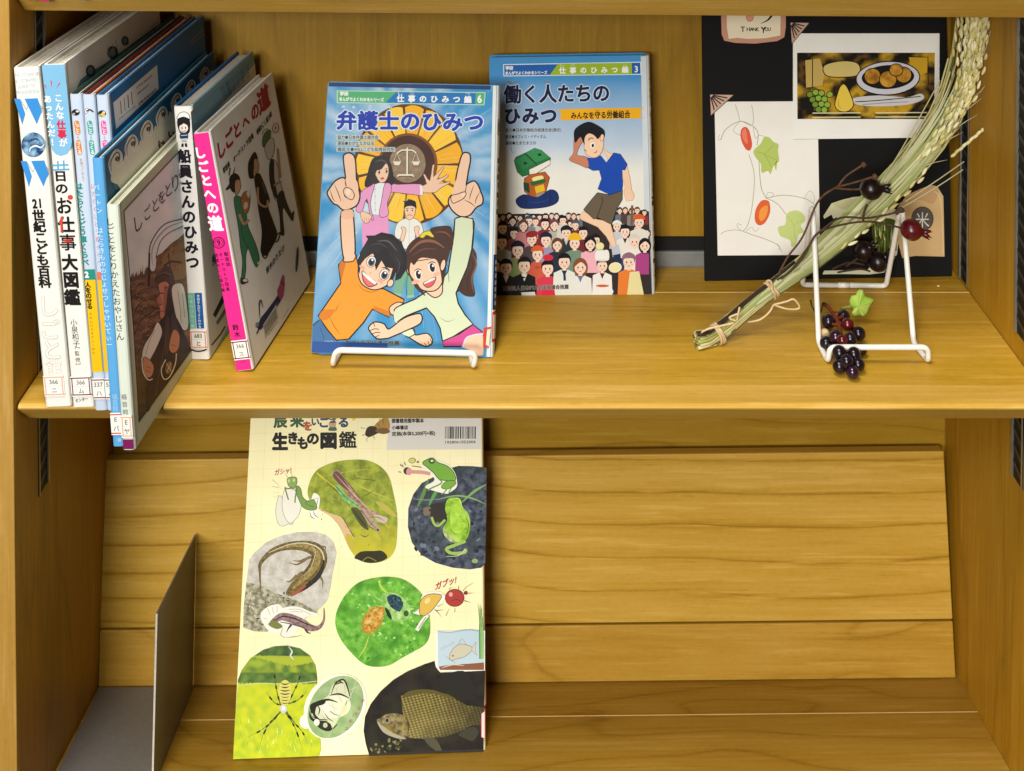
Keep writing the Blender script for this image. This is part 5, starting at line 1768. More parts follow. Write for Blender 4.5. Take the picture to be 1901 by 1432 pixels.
A.line('905 460 920 485 1050 503', 4, '#3a4218'); A.line('980 610 1040 575', 4, '#4a5220', False); A.line('790 630 760 620', 4, '#4a5220', False)
A.fill('880 700 930 700 980 770 1005 850 960 830 915 770', '#4a4f1c', True); A.line('890 700 940 770 1000 845', 9, '#262a12', taper='both')
A.fill('750 470 772 430 800 440 850 510 930 620 990 690 1080 740 1130 770 1120 800 1050 770 960 705 900 660 830 560', '#a37a68', True); A.tex('752 470 772 432 800 442 850 512 928 622 988 692 1078 742 1125 770 1115 796 1050 766 960 702 900 656 832 556', '#8a6050', '#c4a090', .05, 6, True, 1.1); A.fill('752 470 772 436 800 450 850 520 870 575 830 555 790 520', '#6e4a44', True); A.line('790 450 880 550 960 650', 4, '#c9a392', taper='both')
A.tex('770 540 800 545 850 610 920 660 945 690 900 685 840 650 800 600', '#5a9a4c', '#9ccc86', .05, 6); A.line('775 545 850 625 930 684', 4, '#2f4a24')
A.fill('945 705 975 710 1030 770 1080 840 1085 865 1050 850 1000 800', '#b59a88', True); A.fill('1040 745 1090 750 1140 770 1120 805 1070 790', '#c9b8a2', True)
for l_ in ('880 700 950 715 970 740', '970 830 1010 830 1060 860', '940 880 980 900 1010 880', '760 520 700 600', '850 655 800 640', '1060 860 1085 900'):
    A.line(l_, 7, '#6a5440', taper='both')
A.line('765 450 850 545 960 660 1060 760', 6, '#d6b3a2', taper='both'); A.line('780 445 860 520 950 640', 7, '#5a3834', taper='both'); A.line('830 545 930 650 1000 720', 5, '#8a5f52', taper='both')
A.line('950 700 1010 790 1075 860', 6, '#6a5040', taper='both'); A.line('1000 770 1060 760 1120 790', 5, '#6a5444', taper='both'); A.ell(1070, 852, 9, 8, '#2a2018')
A.line('1040 790 990 840 940 850', 6, '#7a6450', taper='end'); A.line('1085 800 1130 840 1120 880', 5, '#7a6450', taper='end'); A.line('1075 862 1110 930', 3, '#5a4a38', taper='end')
for i in range(26):
    x, y = rb.uniform(620, 1170), rb.uniform(420, 980)
    A.ell(x, y, rb.uniform(2, 6), rb.uniform(2, 5), rb.choice(['#5a6418', '#c9cc5a', '#4a5216']), rb.uniform(0, 180), n=7, hold=(i % 4 != 0))
A.up()
# cartoon mantis with white wings
A.shape('385 610 350 700 360 790 390 825 440 810 470 795', '#e6e2cf', 4, '#9a9a8e', True)
A.shape('410 570 450 560 510 590 530 660 515 740 470 795 440 800 405 740 395 660', '#ece9da', 4, '#9a9a8e', True)
A.fill('620 590 660 620 655 690 640 730 660 770 620 770 580 720 600 640', '#f4f1e4', True)
A.shape('500 540 525 560 540 620 580 650 620 640 640 700 590 712 540 690 510 630 490 580', '#7a9a4a', 4, '#3f5a2c', True); A.line('600 640 650 625 635 690', 5, '#6a7a5a', False); A.line('590 640 560 665 620 690', 4, '#4a6630')
A.shape('432 490 460 478 495 484 498 520 480 560 445 545 432 515', '#8aa65a', 4, '#3f5a2c', True); A.ell(442, 505, 9, 12, '#c9cf8a'); A.ell(478, 500, 9, 12, '#c9cf8a')
for l_ in ('415 550 425 590 440 640', '500 560 490 610 485 660', '410 555 440 560 470 550'):
    A.line(l_, 9, '#5f7c3c')
for l_ in ('440 490 400 430', '465 478 455 400', '325 495 380 545', '325 545 400 560'):
    A.line(l_, 2.6, '#77776a', taper='end')
for l_ in ('325 585 380 590', '330 620 380 605', '345 636 365 615', '590 720 600 760 630 772', '610 712 630 750 655 766'):
    A.line(l_, 5, '#5a5248', taper='both')
A.text('ガシャ!', (343, 448), (458, 428), 46, '#a3304a', .02, u=(.1, -1))
# frog photograph
A.grid('1600 410 1640 400 1740 402 1838 412 1836 700 1832 900 1828 1085 1800 1118 1720 1130 1600 1118 1480 1085 1380 1030 1310 940 1282 830 1285 700 1320 600 1380 520 1480 470', speck('#1f2638', '#5c6474', .022, 6, .85, '#2a3a34', .006), 9, False)
for l_, w, c in (('1350 690 1390 600 1430 490', 26, '#5f8a4a'), ('1430 680 1470 600 1500 560', 24, '#5aa04a'), ('1660 660 1750 580 1836 530', 18, '#7fa662'), ('1480 640 1620 610 1740 630 1834 672', 12, '#8aa86a'), ('1310 630 1420 640 1500 630', 8, '#7a8a7a'), ('1300 690 1360 670', 10, '#77804a')):
    A.line(l_, w, c, taper='both')
A.fill('1430 690 1520 660 1560 720 1530 790 1470 800', '#2c2620', True); A.fill('1390 700 1440 690 1440 740 1400 750', '#7a6a58', True)
for i in range(60):
    A.ell(rb.uniform(1310, 1820), rb.uniform(660, 1085), rb.uniform(4, 15), rb.uniform(4, 20), rb.choice(['#151b2c', '#27334a', '#707a8a', '#2a2c24', '#1a2228']), rb.uniform(0, 180), n=9)
A.tex('1560 640 1600 622 1650 630 1670 690 1710 740 1722 820 1700 910 1650 945 1580 930 1540 890 1530 840 1560 780 1545 700', '#6d9e1c', '#a6d238', .018, 7, True, .9, 3.0, '#c2e06a')
A.tex('1590 690 1640 680 1660 760 1690 820 1650 870 1600 860 1580 780', '#93c42c', '#b8e050', .02, 7); A.tex('1535 840 1570 880 1620 930 1580 932 1540 890', '#8a9a5c', '#c9d49a', .04, 6)
A.line('1580 640 1640 632 1660 680', 5, '#d3ee8a', taper='both'); A.line('1690 760 1712 820 1690 900', 8, '#567f14', taper='both'); A.line('1600 935 1650 940 1690 915', 6, '#4d7012', taper='both')
for i in range(18):
    A.ell(rb.uniform(1560, 1700), rb.uniform(650, 920), rb.uniform(2, 5), rb.uniform(2, 5), rb.choice(['#5f8a18', '#d8f09a', '#4d7514']), n=7, hold=(i % 3 != 0))
A.up()
A.line('1548 640 1540 700 1556 750', 7, '#25301a'); A.line('1450 760 1470 810 1500 820 1545 780', 17, '#a3bf4a'); A.line('1690 930 1610 960 1555 985 1590 1015 1680 1010 1690 985', 22, '#9cc05a'); A.line('1690 985 1640 1030 1545 1040', 14, '#b8c99a', taper='end'); A.ell(1755, 1070, 22, 16, '#8fae6a')
# cartoon frog
p_ = '1380 380 1420 345 1460 340 1490 360 1560 385 1610 440 1628 500 1625 550 1580 585 1560 595 1520 590 1420 560 1410 540 1470 500 1440 450 1400 420'
A.fill(p_, '#f2efe0', True); A.line('1400 405 1440 440 1490 480 1480 520 1430 545', 22, '#f2efe0')
A.shape('1385 378 1425 350 1460 345 1495 375 1560 400 1605 445 1618 500 1560 505 1500 490 1465 450 1420 410', '#78ad3c', 5, '#2f4a1c', True)
A.ell(1450, 366, 22, 18, '#3a4a26', 20); A.ell(1452, 364, 10, 8, '#e9efc9'); A.shape('1520 540 1560 505 1612 505 1618 530 1570 560 1530 560', '#78ad3c', 4, '#2f4a1c', True)
A.line('1500 490 1520 520 1440 560 1425 575', 10, '#6a9a3a'); A.line('1560 560 1540 585 1520 600', 9, '#6a9a3a'); A.line('1590 550 1570 590', 8, '#6a9a3a')
A.line('1440 455 1380 445 1300 440 1285 425', 24, '#d99a98', taper=None); A.ell(1275, 435, 24, 26, '#3a2f30'); A.ell(1290, 440, 20, 26, '#d99a98')
for l_ in ('1240 390 1250 410', '1228 385 1236 404', '1258 372 1264 394', '1215 440 1235 445', '1310 400 1380 410'):
    A.line(l_, 5, '#5a5248', False)
A.ell(1312, 362, 24, 18, '#d6d27a', 0, 4, '#7a7a3c'); A.ell(1352, 372, 10, 8, '#8a8a4a')
# lizard photograph
A.grid('162 1060 200 1010 280 940 380 895 500 868 620 866 700 885 755 935 778 1010 765 1090 745 1180 735 1260 715 1345 670 1400 612 1440 520 1500 380 1545 280 1570 200 1566 120 1540 124 1400 140 1250', speck('#b8b2a4', '#d8d4ca', .02, 12, .8), 9, False)
A.grid('142 1220 240 1240 330 1290 420 1320 500 1350 590 1400 650 1430 600 1450 520 1500 380 1545 280 1570 200 1566 120 1540 124 1400', speck('#6e6a50', '#c2bda2', .035, 3, 1.2), 8, False)
for i in range(50):
    A.ell(rb.uniform(160, 560), rb.uniform(1290, 1530), rb.uniform(4, 16), rb.uniform(3, 8), rb.choice(['#4d4a36', '#d6d1ba', '#8a8468', '#3a3828']), rb.uniform(0, 180), n=8, hold=(i % 4 != 0))
A.up()
def taperline(pts, ws, c, c1=None, f=.06, step=6):
    q = [(v.x, v.y) for v in catmull([(x, y, 0) for x, y in pp(pts)], 6)]
    m = len(q)
    L, R_ = [], []
    for i in range(m):
        a, b__ = q[max(0, i - 1)], q[min(m - 1, i + 1)]
        dx, dy = b__[0] - a[0], b__[1] - a[1]
        d = math.hypot(dx, dy) or 1
        t = i / (m - 1) * (len(ws) - 1)
        k = min(int(t), len(ws) - 2)
        w = (ws[k] + (ws[k + 1] - ws[k]) * (t - k)) / 2
        L.append((q[i][0] - dy / d * w, q[i][1] + dx / d * w)); R_.append((q[i][0] + dy / d * w, q[i][1] - dx / d * w))
    if c1:
        A.tex(L + R_[::-1], c, c1, f, step, False, 1.1)
    else:
        A.fill(L + R_[::-1], c)
for l_ in ('600 1040 520 1070 470 1065', '560 1060 500 1095 440 1080', '640 975 700 970 690 1010', '650 1165 680 1210 680 1260', '540 1150 510 1165 480 1200', '500 1170 450 1215 420 1210'):
    A.line(l_, 20, '#5f4c28', taper='end'); A.line(l_, 9, '#8a7444', taper='end')
tl_ = '246 1300 238 1160 246 1080 330 1000 440 965 560 965 640 1000 655 1070 610 1150 540 1210 480 1260 430 1310'
taperline(tl_, [4, 14, 24, 36, 50, 66, 92, 112, 116, 104, 92, 74, 26], '#4f3f16', '#84703a', .05, 7)
tl2 = '330 985 440 955 560 955 650 1000 672 1070 630 1160 560 1220 500 1265 450 1305'
taperline('300 1010 420 970 540 962 630 1000 648 1065 600 1150 530 1210 470 1265', [6, 16, 26, 34, 40, 36, 28, 14], '#7a6428', '#b09a5c', .08, 6)
taperline('300 1012 440 955 560 945 660 985 690 1070 650 1160 580 1230 500 1290', [3, 5, 8, 9, 9, 8, 7, 4], '#d9d2b0')
taperline('690 1060 680 1120 640 1190 560 1255 490 1300', [6, 26, 34, 30, 10], '#14100a', '#3a2e1c', .08, 7)
taperline('560 1240 500 1290 455 1318', [20, 22, 14], '#a4533c'); A.line('600 960 630 1010 590 1130 520 1190', 5, '#cfc79c', taper='both')
# drawn lizard
A.fill('245 1440 300 1390 370 1375 400 1400 450 1390 520 1395 590 1425 640 1440 650 1460 560 1470 480 1590 400 1610 380 1570 320 1580 260 1510', '#f2efe2', True)
for l_ in ('290 1400 310 1450', '325 1395 335 1440', '360 1385 360 1430', '440 1410 520 1410 600 1450', '460 1425 540 1430', '262 1470 290 1480'):
    A.line(l_, 3.5, '#b3ac98', False)
taperline('320 1510 380 1465 440 1470 520 1500 590 1540 650 1540 688 1490 690 1400', [34, 50, 62, 62, 50, 30, 16, 4], '#74545a', '#a98c88', .05, 7)
taperline('340 1490 400 1462 480 1475 560 1510 640 1540', [6, 9, 10, 9, 5], '#2f2222'); taperline('380 1500 460 1515 560 1545', [4, 8, 4], '#2f2222')
A.line('460 1520 440 1545 425 1575', 18, '#3a2828', taper='end'); A.line('560 1550 575 1575 600 1580', 18, '#3a2828', taper='end'); A.fill('300 1510 340 1490 400 1530 360 1550 310 1530', '#77803c', True); A.line('400 1610 480 1605 540 1592', 4, '#8a8474', taper='both'); A.line('400 1545 385 1590 410 1608', 4, '#8a8474')
# green photograph with spider and flower
A.grid('770 1480 790 1400 840 1310 930 1225 1040 1190 1160 1182 1260 1205 1350 1270 1400 1340 1430 1430 1440 1540 1428 1620 1390 1670 1320 1710 1230 1760 1150 1805 1050 1816 970 1795 890 1725 820 1640 780 1560', speck('#4a9a1c', '#84c84a', .022, 15, .9, '#3c8418', .008), 9)
for i in range(70):
    a = rb.uniform(0, 6.28); r = rb.uniform(0, 1) ** .5
    A.ell(1105 + 300 * r * math.cos(a), 1500 + 285 * r * math.sin(a), rb.uniform(5, 16), rb.uniform(4, 12), rb.choice(['#9ad86a', '#5cae2c', '#b3e68a', '#3c8a1c']), rb.uniform(0, 180), n=8, hold=(i % 5 != 0))
A.up()
A.line('1090 1200 1085 1240 1130 1290 1170 1310', 14, '#b8d84a', taper='both'); A.line('1010 1590 980 1680 930 1760', 8, '#c2d44a', taper='both'); A.fill('1100 1310 1160 1290 1240 1320 1300 1400 1290 1470 1220 1500 1150 1470 1120 1400', '#9cc86a', True); A.tex('1100 1312 1160 1294 1238 1324 1296 1402 1286 1466 1220 1496 1152 1468 1124 1400', '#6fae3c', '#c4e49a', .03, 7)
A.tex('1135 1325 1175 1305 1225 1325 1250 1370 1225 1425 1180 1408 1150 1375', '#0c1c26', '#2f5668', .06, 6); A.fill('1120 1400 1150 1420 1170 1480 1140 1460', '#1a2a14', True); A.ell(1270, 1440, 18, 22, '#2f5a1c')
for i in range(7):
    A.ell(1165 + rb.uniform(0, 55), 1330 + rb.uniform(0, 60), 10, 7, rb.choice(['#2f5a6c', '#0c1a22', '#4a7a8a']), rb.uniform(0, 180), n=8)
A.fill('955 1525 975 1455 1035 1400 1100 1385 1118 1430 1092 1515 1040 1575 975 1580', '#b88a20', True); A.tex('970 1515 990 1455 1040 1412 1095 1402 1105 1435 1080 1505 1035 1560 985 1562', '#8a5a10', '#e8b03a', .06, 6, True, 1.2, 2.0, '#f0d080')
for i in range(24):
    a_ = rb.uniform(0, 6.28); x, y = 1038 + 62 * math.cos(a_), 1485 + 85 * math.sin(a_)
    A.line([(x, y), (x + 16 * math.cos(a_), y + 16 * math.sin(a_))], 6, rb.choice(['#d8a83a', '#8aba3a', '#e8c86a']), False, taper='end', hold=True)
A.up()
for i in range(16):
    x, y = rb.uniform(985, 1085), rb.uniform(1425, 1550)
    A.line([(x, y), (x + rb.uniform(10, 26), y - rb.uniform(20, 44))], rb.uniform(5, 9), rb.choice(['#f2bc4a', '#b86a10', '#f6d28a', '#e0a02c']), False, taper='both')
for l_ in ('1240 1350 1320 1340', '1250 1380 1340 1390', '1100 1350 1050 1320 1040 1290', '1110 1390 1040 1380'):
    A.line(l_, 9, '#a9d87a', taper='end')
# cartoon tick pair
A.fill('1320 1430 1365 1400 1380 1320 1440 1285 1520 1290 1545 1330 1500 1390 1430 1450 1370 1450 1330 1440', '#f4f0e2', True); A.line('1345 1560 1380 1500 1420 1450', 26, '#f4f0e2', False); A.line('1358 1545 1410 1465', 5, '#77706a', False)
for l_ in ('1470 1410 1500 1440 1522 1470', '1480 1420 1540 1415', '1490 1390 1540 1370', '1550 1455 1575 1400', '1612 1430 1615 1395', '1680 1350 1730 1365', '1690 1300 1752 1295', '1670 1280 1700 1250 1750 1220', '1570 1270 1600 1250', '1640 1270 1640 1240', '1325 1430 1360 1415', '1470 1300 1540 1310'):
    A.line(l_, 5, '#6d5a4c', taper='end')
A.shape('1362 1410 1372 1350 1420 1308 1490 1302 1520 1320 1490 1370 1450 1420 1400 1455 1370 1445', '#e0bb52', 5, '#7a5a24', True); A.ell(1420, 1350, 16, 24, '#f2dc96', 40)
A.ell(1612, 1330, 66, 60, '#b03a34', 0, 5, '#6a1c1c'); A.ell(1585, 1305, 14, 16, '#e8a89c'); A.line('1590 1350 1630 1340 1660 1360', 5, '#7c2020'); A.ell(1690, 1295, 14, 14, '#8a2a2a')
A.text('ガブッ!', (1478, 1250), (1622, 1200), 58, '#a3304a', .03, u=(.1, -1))
# aquarium sketch
A.fill('1478 1560 1826 1560 1826 1850 1500 1850 1474 1820', '#f2efe4'); A.fill('1494 1565 1580 1572 1650 1562 1720 1560 1790 1565 1820 1570 1820 1835 1505 1835 1494 1820', '#bfd4e0'); A.line('1494 1567 1580 1572 1650 1562 1720 1556 1800 1566', 9, '#9fb4c4')
A.fill('1500 1815 1580 1800 1700 1795 1820 1785 1820 1838 1510 1838', '#8a5a3c'); A.line('1520 1825 1600 1800 1680 1808', 9, '#d8c9b0', taper='both'); A.line('1690 1798 1818 1790', 6, '#4a2c1c', taper='both')
A.shape('1575 1745 1600 1690 1650 1655 1710 1665 1740 1685 1720 1715 1680 1745 1620 1762 1590 1770', '#cfc9b0', 4, '#8a8474', True); A.shape('1735 1685 1765 1640 1758 1690 1770 1735 1740 1705', '#cfcdc4', 3, '#9a9488', True); A.line('1640 1655 1665 1620 1695 1660', 4, '#a59f90'); A.ell(1600, 1738, 7, 7, '#b0604a'); A.line('1540 1735 1580 1765 1620 1790', 4, '#8a9a6a', taper='both'); A.text('パクパク', (1512, 1690), (1606, 1650), 34, '#b08a98', .0, u=(.2, -1))
for i in range(14):
    x = rb.uniform(1790, 1818)
    A.line([(x, 1760), (x + rb.uniform(-6, 3), 1560), (x + rb.uniform(-24, 8), rb.uniform(1360, 1440))], rb.uniform(5, 10), rb.choice(['#6aa04a', '#8aba6a', '#4a8a3a', '#a9c98a']), taper='end', hold=(i % 2 == 0))
A.up()
# field photograph with striped spider
def fieldc(x, y):
    yy = y - V
    n_ = N(x, yy, .02, 22)
    if yy < 560 - 30 * math.sin(x * .01):
        c = mixc(lin('#2a4a22'), lin('#5a7a34'), max(0, min(1, .5 + n_)))
        if yy > 520:
            c = lin('#a9b82c')
        return c
    if yy < 640:
        return mixc(lin('#9ab02a'), lin('#5a7a2a'), max(0, min(1, .5 + n_ + (0 if x < 500 else .3))))
    if yy < 715:
        return mixc(lin('#3a5a20'), lin('#6a8a34'), max(0, min(1, .5 + n_)))
    return mixc(lin('#c9d018'), lin('#aabf24'), max(0, min(1, .4 + n_ + (.2 if yy > 950 else 0))))
A.grid([(x, y + V) for x, y in pp('84 690 110 620 170 540 260 480 340 455 430 450 520 470 590 520 630 590 642 680 640 780 610 850 560 960 600 1050 665 1110 670 1180 655 1228 400 1238 50 1250 62 1000')], fieldc, 9, False)
def v(t): return [(x, y + V) for x, y in pp(t)]
A.line(v('440 455 465 490 455 520 480 550'), 12, '#d9dcd8', taper='both')
A.line(v('85 730 240 715 440 720 640 700'), 6, '#c9cc9a')
for i in range(60):
    x, y = rb.uniform(80, 620), V + rb.uniform(980, 1210)
    A.line([(x, y), (x + rb.uniform(-14, 14), y - rb.uniform(15, 50))], rb.uniform(3, 7), rb.choice(['#e2e06a', '#93a81c', '#eef0a9', '#d3d83a']), False, taper='end', hold=(i % 4 != 0))
A.up()
for l_ in ('385 870 360 780 345 680 340 590', '440 850 480 770 515 690 540 590', '400 870 340 850 280 770', '440 860 510 830 570 770', '395 910 340 960 280 1040 230 1170', '415 915 460 980 500 1060 540 1190', '390 905 320 990 240 1050 150 1095', '420 905 480 990 540 1060 575 1140'):
    A.line(v(l_), 9, '#5a5224', taper='end')
    q = [(p.x, p.y) for p in catmull([(x, y, 0) for x, y in v(l_)], 4)]
    for i in range(2, len(q) - 2, 3):
        A.line([q[i], q[i + 1]], 12, '#1d1a10', False, hold=True)
    A.up()
A.fill(v('415 690 445 710 460 770 448 840 410 870 385 840 372 770 385 715'), '#d8cf6a', True)
for i, y in enumerate((715, 738, 762, 785, 808, 830, 850)):
    A.line(v('%d %d 415 %d %d %d' % (388 - (6 if 1 < i < 4 else 0), y, y + 7, 446 + (8 if 1 < i < 4 else 0), y)), 9 if i < 4 else 6, '#2a2410', taper='both')
A.ell(405, V + 895, 25, 32, '#c9c9c4'); A.ell(405, V + 890, 14, 16, '#e4e4de')
# oval with butterfly
A.ell(770, V + 880, 205, 250, '#f2efde', 38); A.ell(560, V + 985, 40, 50, '#f2efde')
A.grid([(775 + 230 * math.cos(i * .35) * .8 * math.cos(.55) - 245 * math.sin(i * .35) * math.sin(-.55) * -1 * .0 + 0, 0) for i in range(3)] if False else [(772 + (175 * math.cos(i * .35)) * math.cos(.6) - (240 * math.sin(i * .35)) * math.sin(.6), V + 882 + (175 * math.cos(i * .35)) * math.sin(.6) + (240 * math.sin(i * .35)) * math.cos(.6)) for i in range(18)], speck('#86a56a', '#a6bf88', .012, 30, .8), 24)
A.shape(v('640 850 720 800 750 730 830 690 870 760 880 830 860 900 800 960 740 1040 680 1030 620 970 600 890'), '#cfd4b0', 0)
A.fill(v('650 860 720 830 740 800 800 780 860 830 880 870 850 930 760 960 680 940'), '#dfe3c6', True)
for l_, w in (('740 800 770 720 830 690 865 770 878 840', 12), ('730 800 800 790 870 820', 13), ('600 880 640 850 720 830 790 850', 16), ('590 910 600 960 650 985 720 980', 20), ('650 1010 690 1040 740 1040 790 1000', 16), ('640 860 620 930 660 970', 18), ('660 880 690 960', 8), ('700 850 730 930', 7), ('745 850 770 920', 6), ('790 800 820 850', 8), ('690 950 720 1030', 12), ('760 710 800 700 830 720', 8)):
    A.line(v(l_), w, '#1d1912', taper='both')
A.fill(v('592 872 630 846 700 832 690 862 640 880 606 930'), '#1d1912', True); A.fill(v('640 1000 690 985 730 995 745 1030 700 1046 660 1032'), '#2a2418', True)
for l_, w in (('770 725 800 712 828 706', 9), ('775 745 790 800', 7), ('835 720 842 790', 8), ('600 940 650 970 720 968', 9), ('700 880 760 930 800 940', 5), ('720 860 790 900', 5), ('680 900 720 960 760 985', 6), ('855 830 830 900 790 960', 7), ('640 860 660 900 650 940', 8)):
    A.line(v(l_), w, '#1d1912', taper='both')
A.fill(v('680 870 720 860 740 900 700 930'), '#efeed8', True); A.fill(v('820 880 850 870 845 920 815 930'), '#e3dca0', True); A.ell(640, V + 990, 20, 24, '#e8e6d4'); A.ell(700, V + 1010, 16, 18, '#b8c49a')
A.line(v('930 660 880 800 800 950 720 1090'), 5, '#c6d6ac', taper='both'); A.line(v('880 760 940 730'), 4, '#c6d6ac', False)
A.chars('チュパチュ', (965, V + 840), (850, V + 1030), 34, '#a84a68', .03, u=(.1, -1))
# fish photograph
A.grid(v('1400 580 1470 558 1480 600 1510 640 1826 625 1818 900 1815 1195 1500 1205 1010 1225 985 1140 970 1050 980 950 1020 860 1090 770 1180 690 1280 630'), speck('#100d0a', '#231c14', .02, 33, .8, '#2f2a18', .008), 14, False)
def fishc(x, y):
    yy = y - V
    t = (yy - 780) / 330
    sc = math.sin(x * .16 + yy * .13) * math.sin(yy * .21 - x * .08)
    c = mixc(lin('#54480f'), lin('#6f6438'), max(0, min(1, t)))
    c = mixc(c, lin('#e2cf78'), max(0, min(.7, .55 * sc + .15 * N(x, yy, .01, 2))))
    return mixc(c, lin('#241d0c'), max(0, min(.75, (x - 1430) / 420 - .05 + .2 * N(x, yy, .02, 3) + max(0, (yy - 980) / 260))))
A.grid(v('1235 800 1320 770 1430 765 1520 790 1620 830 1700 870 1818 885 1816 1010 1740 1010 1640 1060 1540 1090 1400 1105 1290 1100 1270 1050 1250 950'), fishc, 5.5, False)
A.grid(v('1062 975 1085 960 1140 930 1220 930 1260 955 1285 1000 1285 1060 1270 1105 1200 1090 1130 1060 1080 1010'), speck('#3f3820', '#9c8e5e', .03, 41, 1.0, '#8a7420', .014), 6)
A.fill(v('1065 985 1100 1010 1170 1060 1270 1105 1200 1100 1110 1060'), '#a59f86', True); A.ell(1138, V + 978, 20, 22, '#8a8468'); A.ell(1136, V + 976, 10, 12, '#12100c'); A.line(v('1265 950 1290 1010 1275 1090'), 7, '#2a2412', taper='both')
A.fill(v('1245 820 1270 780 1340 760 1450 760 1560 790 1620 830 1480 790 1350 790'), '#5a4f1c', True); A.fill(v('1400 1105 1470 1100 1520 1180 1500 1200 1440 1160'), '#4d4a36', True); A.fill(v('1640 1070 1740 1020 1780 1060 1740 1120 1680 1100'), '#3a382a', True); A.fill(v('1460 750 1560 650 1700 640 1760 830 1600 800'), '#1f1c16', True)
for i in range(26):
    A.ell(rb.uniform(1010, 1250), V + rb.uniform(1110, 1200), rb.uniform(5, 18), rb.uniform(4, 12), rb.choice(['#3a3a1c', '#5a5a30', '#1a1a10', '#7a7a4a']), rb.uniform(0, 180), n=8, hold=(i % 3 != 0))
A.up()
A.fill(v('1010 1222 1500 1202 1815 1192 1815 1180 1480 1190 1010 1212'), '#2c2a26')
BJ.done()
sp = MB()
spine_strip(BJ, sp, 0.030, 0.062, 0, 8, '#b03a44', 0.0003)
spine_strip(BJ, sp, 0.033, 0.059, 0, 8, '#f0d6d0', 0.00045)
sp.build('call_number_label', [M_CARD], BJ.root)
lb = MB(); A2 = Art(lb, BJ.O, BJ.ey, (420, 760, 3.802), lift=0.0026)
A2.shape(v('1800 925 1826 905 1826 1100 1800 1090'), '#f0d2cc', 5, '#9a3440', False)
lb.build('call_number_label', [M_CARD], BJ.root)

INK[:] = [0.9, 1.0]

# ------------------------------------------------------------------ wire easels
def easel(label, zt, yt, xs, yf, ybase, yrear, lip, r=0.0024, fl=0.004):
    """One bent wire: rear bar, two A-legs, two feet and the lip bar across the front."""
    xl, xr = xs
    t = thing('wire_easel', ((xl + xr) / 2, (yf + yrear) / 2, 0), label, 'easel')
    b = MB()
    pts = [((xl + xr) / 2 + .002, yrear, r), (xr - 0.001, yrear, r), (xr, yt + 0.002, zt), (xr, yt - 0.004, zt - 0.001), (xr, ybase, r + 0.002), (xr + fl, yf, r), (xr + fl, yf - .0005, lip), (xl - fl * 0.2, yf - .0005, lip),
           (xl - fl * 0.2, yf, r), (xl, ybase, r + 0.002), (xl, yt - 0.004, zt - 0.001), (xl, yt + 0.002, zt), (xl + 0.001, yrear, r), ((xl + xr) / 2 - .002, yrear, r)]
    b.tube(fillet(pts, 0.006, 7), r, 12)
    b.build('bent_wire', [M_WIRE], t, smooth=True)
    return t


def zplane(px, py, y): return at_y(px, py, y)


# empty easel on the right, positions from the picture
ft = at_z(1724, 671, 0.0024); bs = at_z(1696, 637, 0.003); rr_ = at_z(1645, 531, 0.0024)
tp = at_y(1673, 391, 0.142); tl_p = at_y(1508, 388, 0.142)
te = thing('wire_easel', (0.315, 0.12, 0), 'empty white wire easel standing over the grape bunch', 'easel', 'white wire easels')
b = MB()
fl_ = at_z(1537, 671, 0.0024); bl_ = at_z(1520, 637, 0.003); rl_ = at_z(1489, 529, 0.0024)
l1 = at_y(1541, 645, fl_.y - 0.001); l2 = at_y(1722, 647, ft.y - 0.001)
l1.z = l2.z = (l1.z + l2.z) / 2 + 0.0005
mid = (rr_ + rl_) / 2
pts = [mid + Vector((.001, 0, 0)), rr_, tp + Vector((0, .003, 0)), tp + Vector((0.0005, -.003, -.001)), bs, ft, l2, l1, fl_, bl_, tl_p + Vector((0, -.003, -.001)), tl_p + Vector((0, .003, 0)), rl_, mid - Vector((.001, 0, 0))]
b.tube(fillet(pts, 0.0052, 7), 0.0024, 12)
b.build('bent_wire', [M_WIRE], te, smooth=True)
b = MB()
b.tube([mid - Vector((.0055, 0, 0)), mid + Vector((.0055, 0, 0))], 0.0026, 12)
b.build('wire_joint', [M_WIRE], te, smooth=True)

tc_ = thing('wire_easel', (-0.09, 0.1, 0), 'white wire easel holding up the blue comic with two pointing children', 'easel', 'white wire easels')
b = MB()
f1, f2 = at_z(617, 679, 0.0024), at_z(879, 682, 0.0024)
c1, c2 = at_y(623, 650, f1.y - .001), at_y(884, 656, f2.y - .001)
yb_ = 0.088
v1, v2 = Vector((f1.x + 0.006, yb_, 0.0028)), Vector((f2.x - 0.006, yb_, 0.0028))
up1, up2 = BC.Wd(0.03, BC.t + 0.0032, 0.13), BC.Wd(0.12, BC.t + 0.0032, 0.13)
r1, r2 = Vector((up1.x, 0.205, 0.0024)), Vector((up2.x, 0.205, 0.0024))
m_ = (r1 + r2) / 2
pts = [m_ + Vector((.001, 0, 0)), r2, up2 + Vector((0, .004, 0)), up2, BC.Wd(0.12, BC.t + 0.0032, 0.004), v2, f2, c2, c1, f1, v1, BC.Wd(0.03, BC.t + 0.0032, 0.004), up1, up1 + Vector((0, .004, 0)), r1, m_ - Vector((.001, 0, 0))]
b.tube(fillet(pts, 0.006, 7), 0.0024, 12)
b.build('bent_wire', [M_WIRE], tc_, smooth=True)

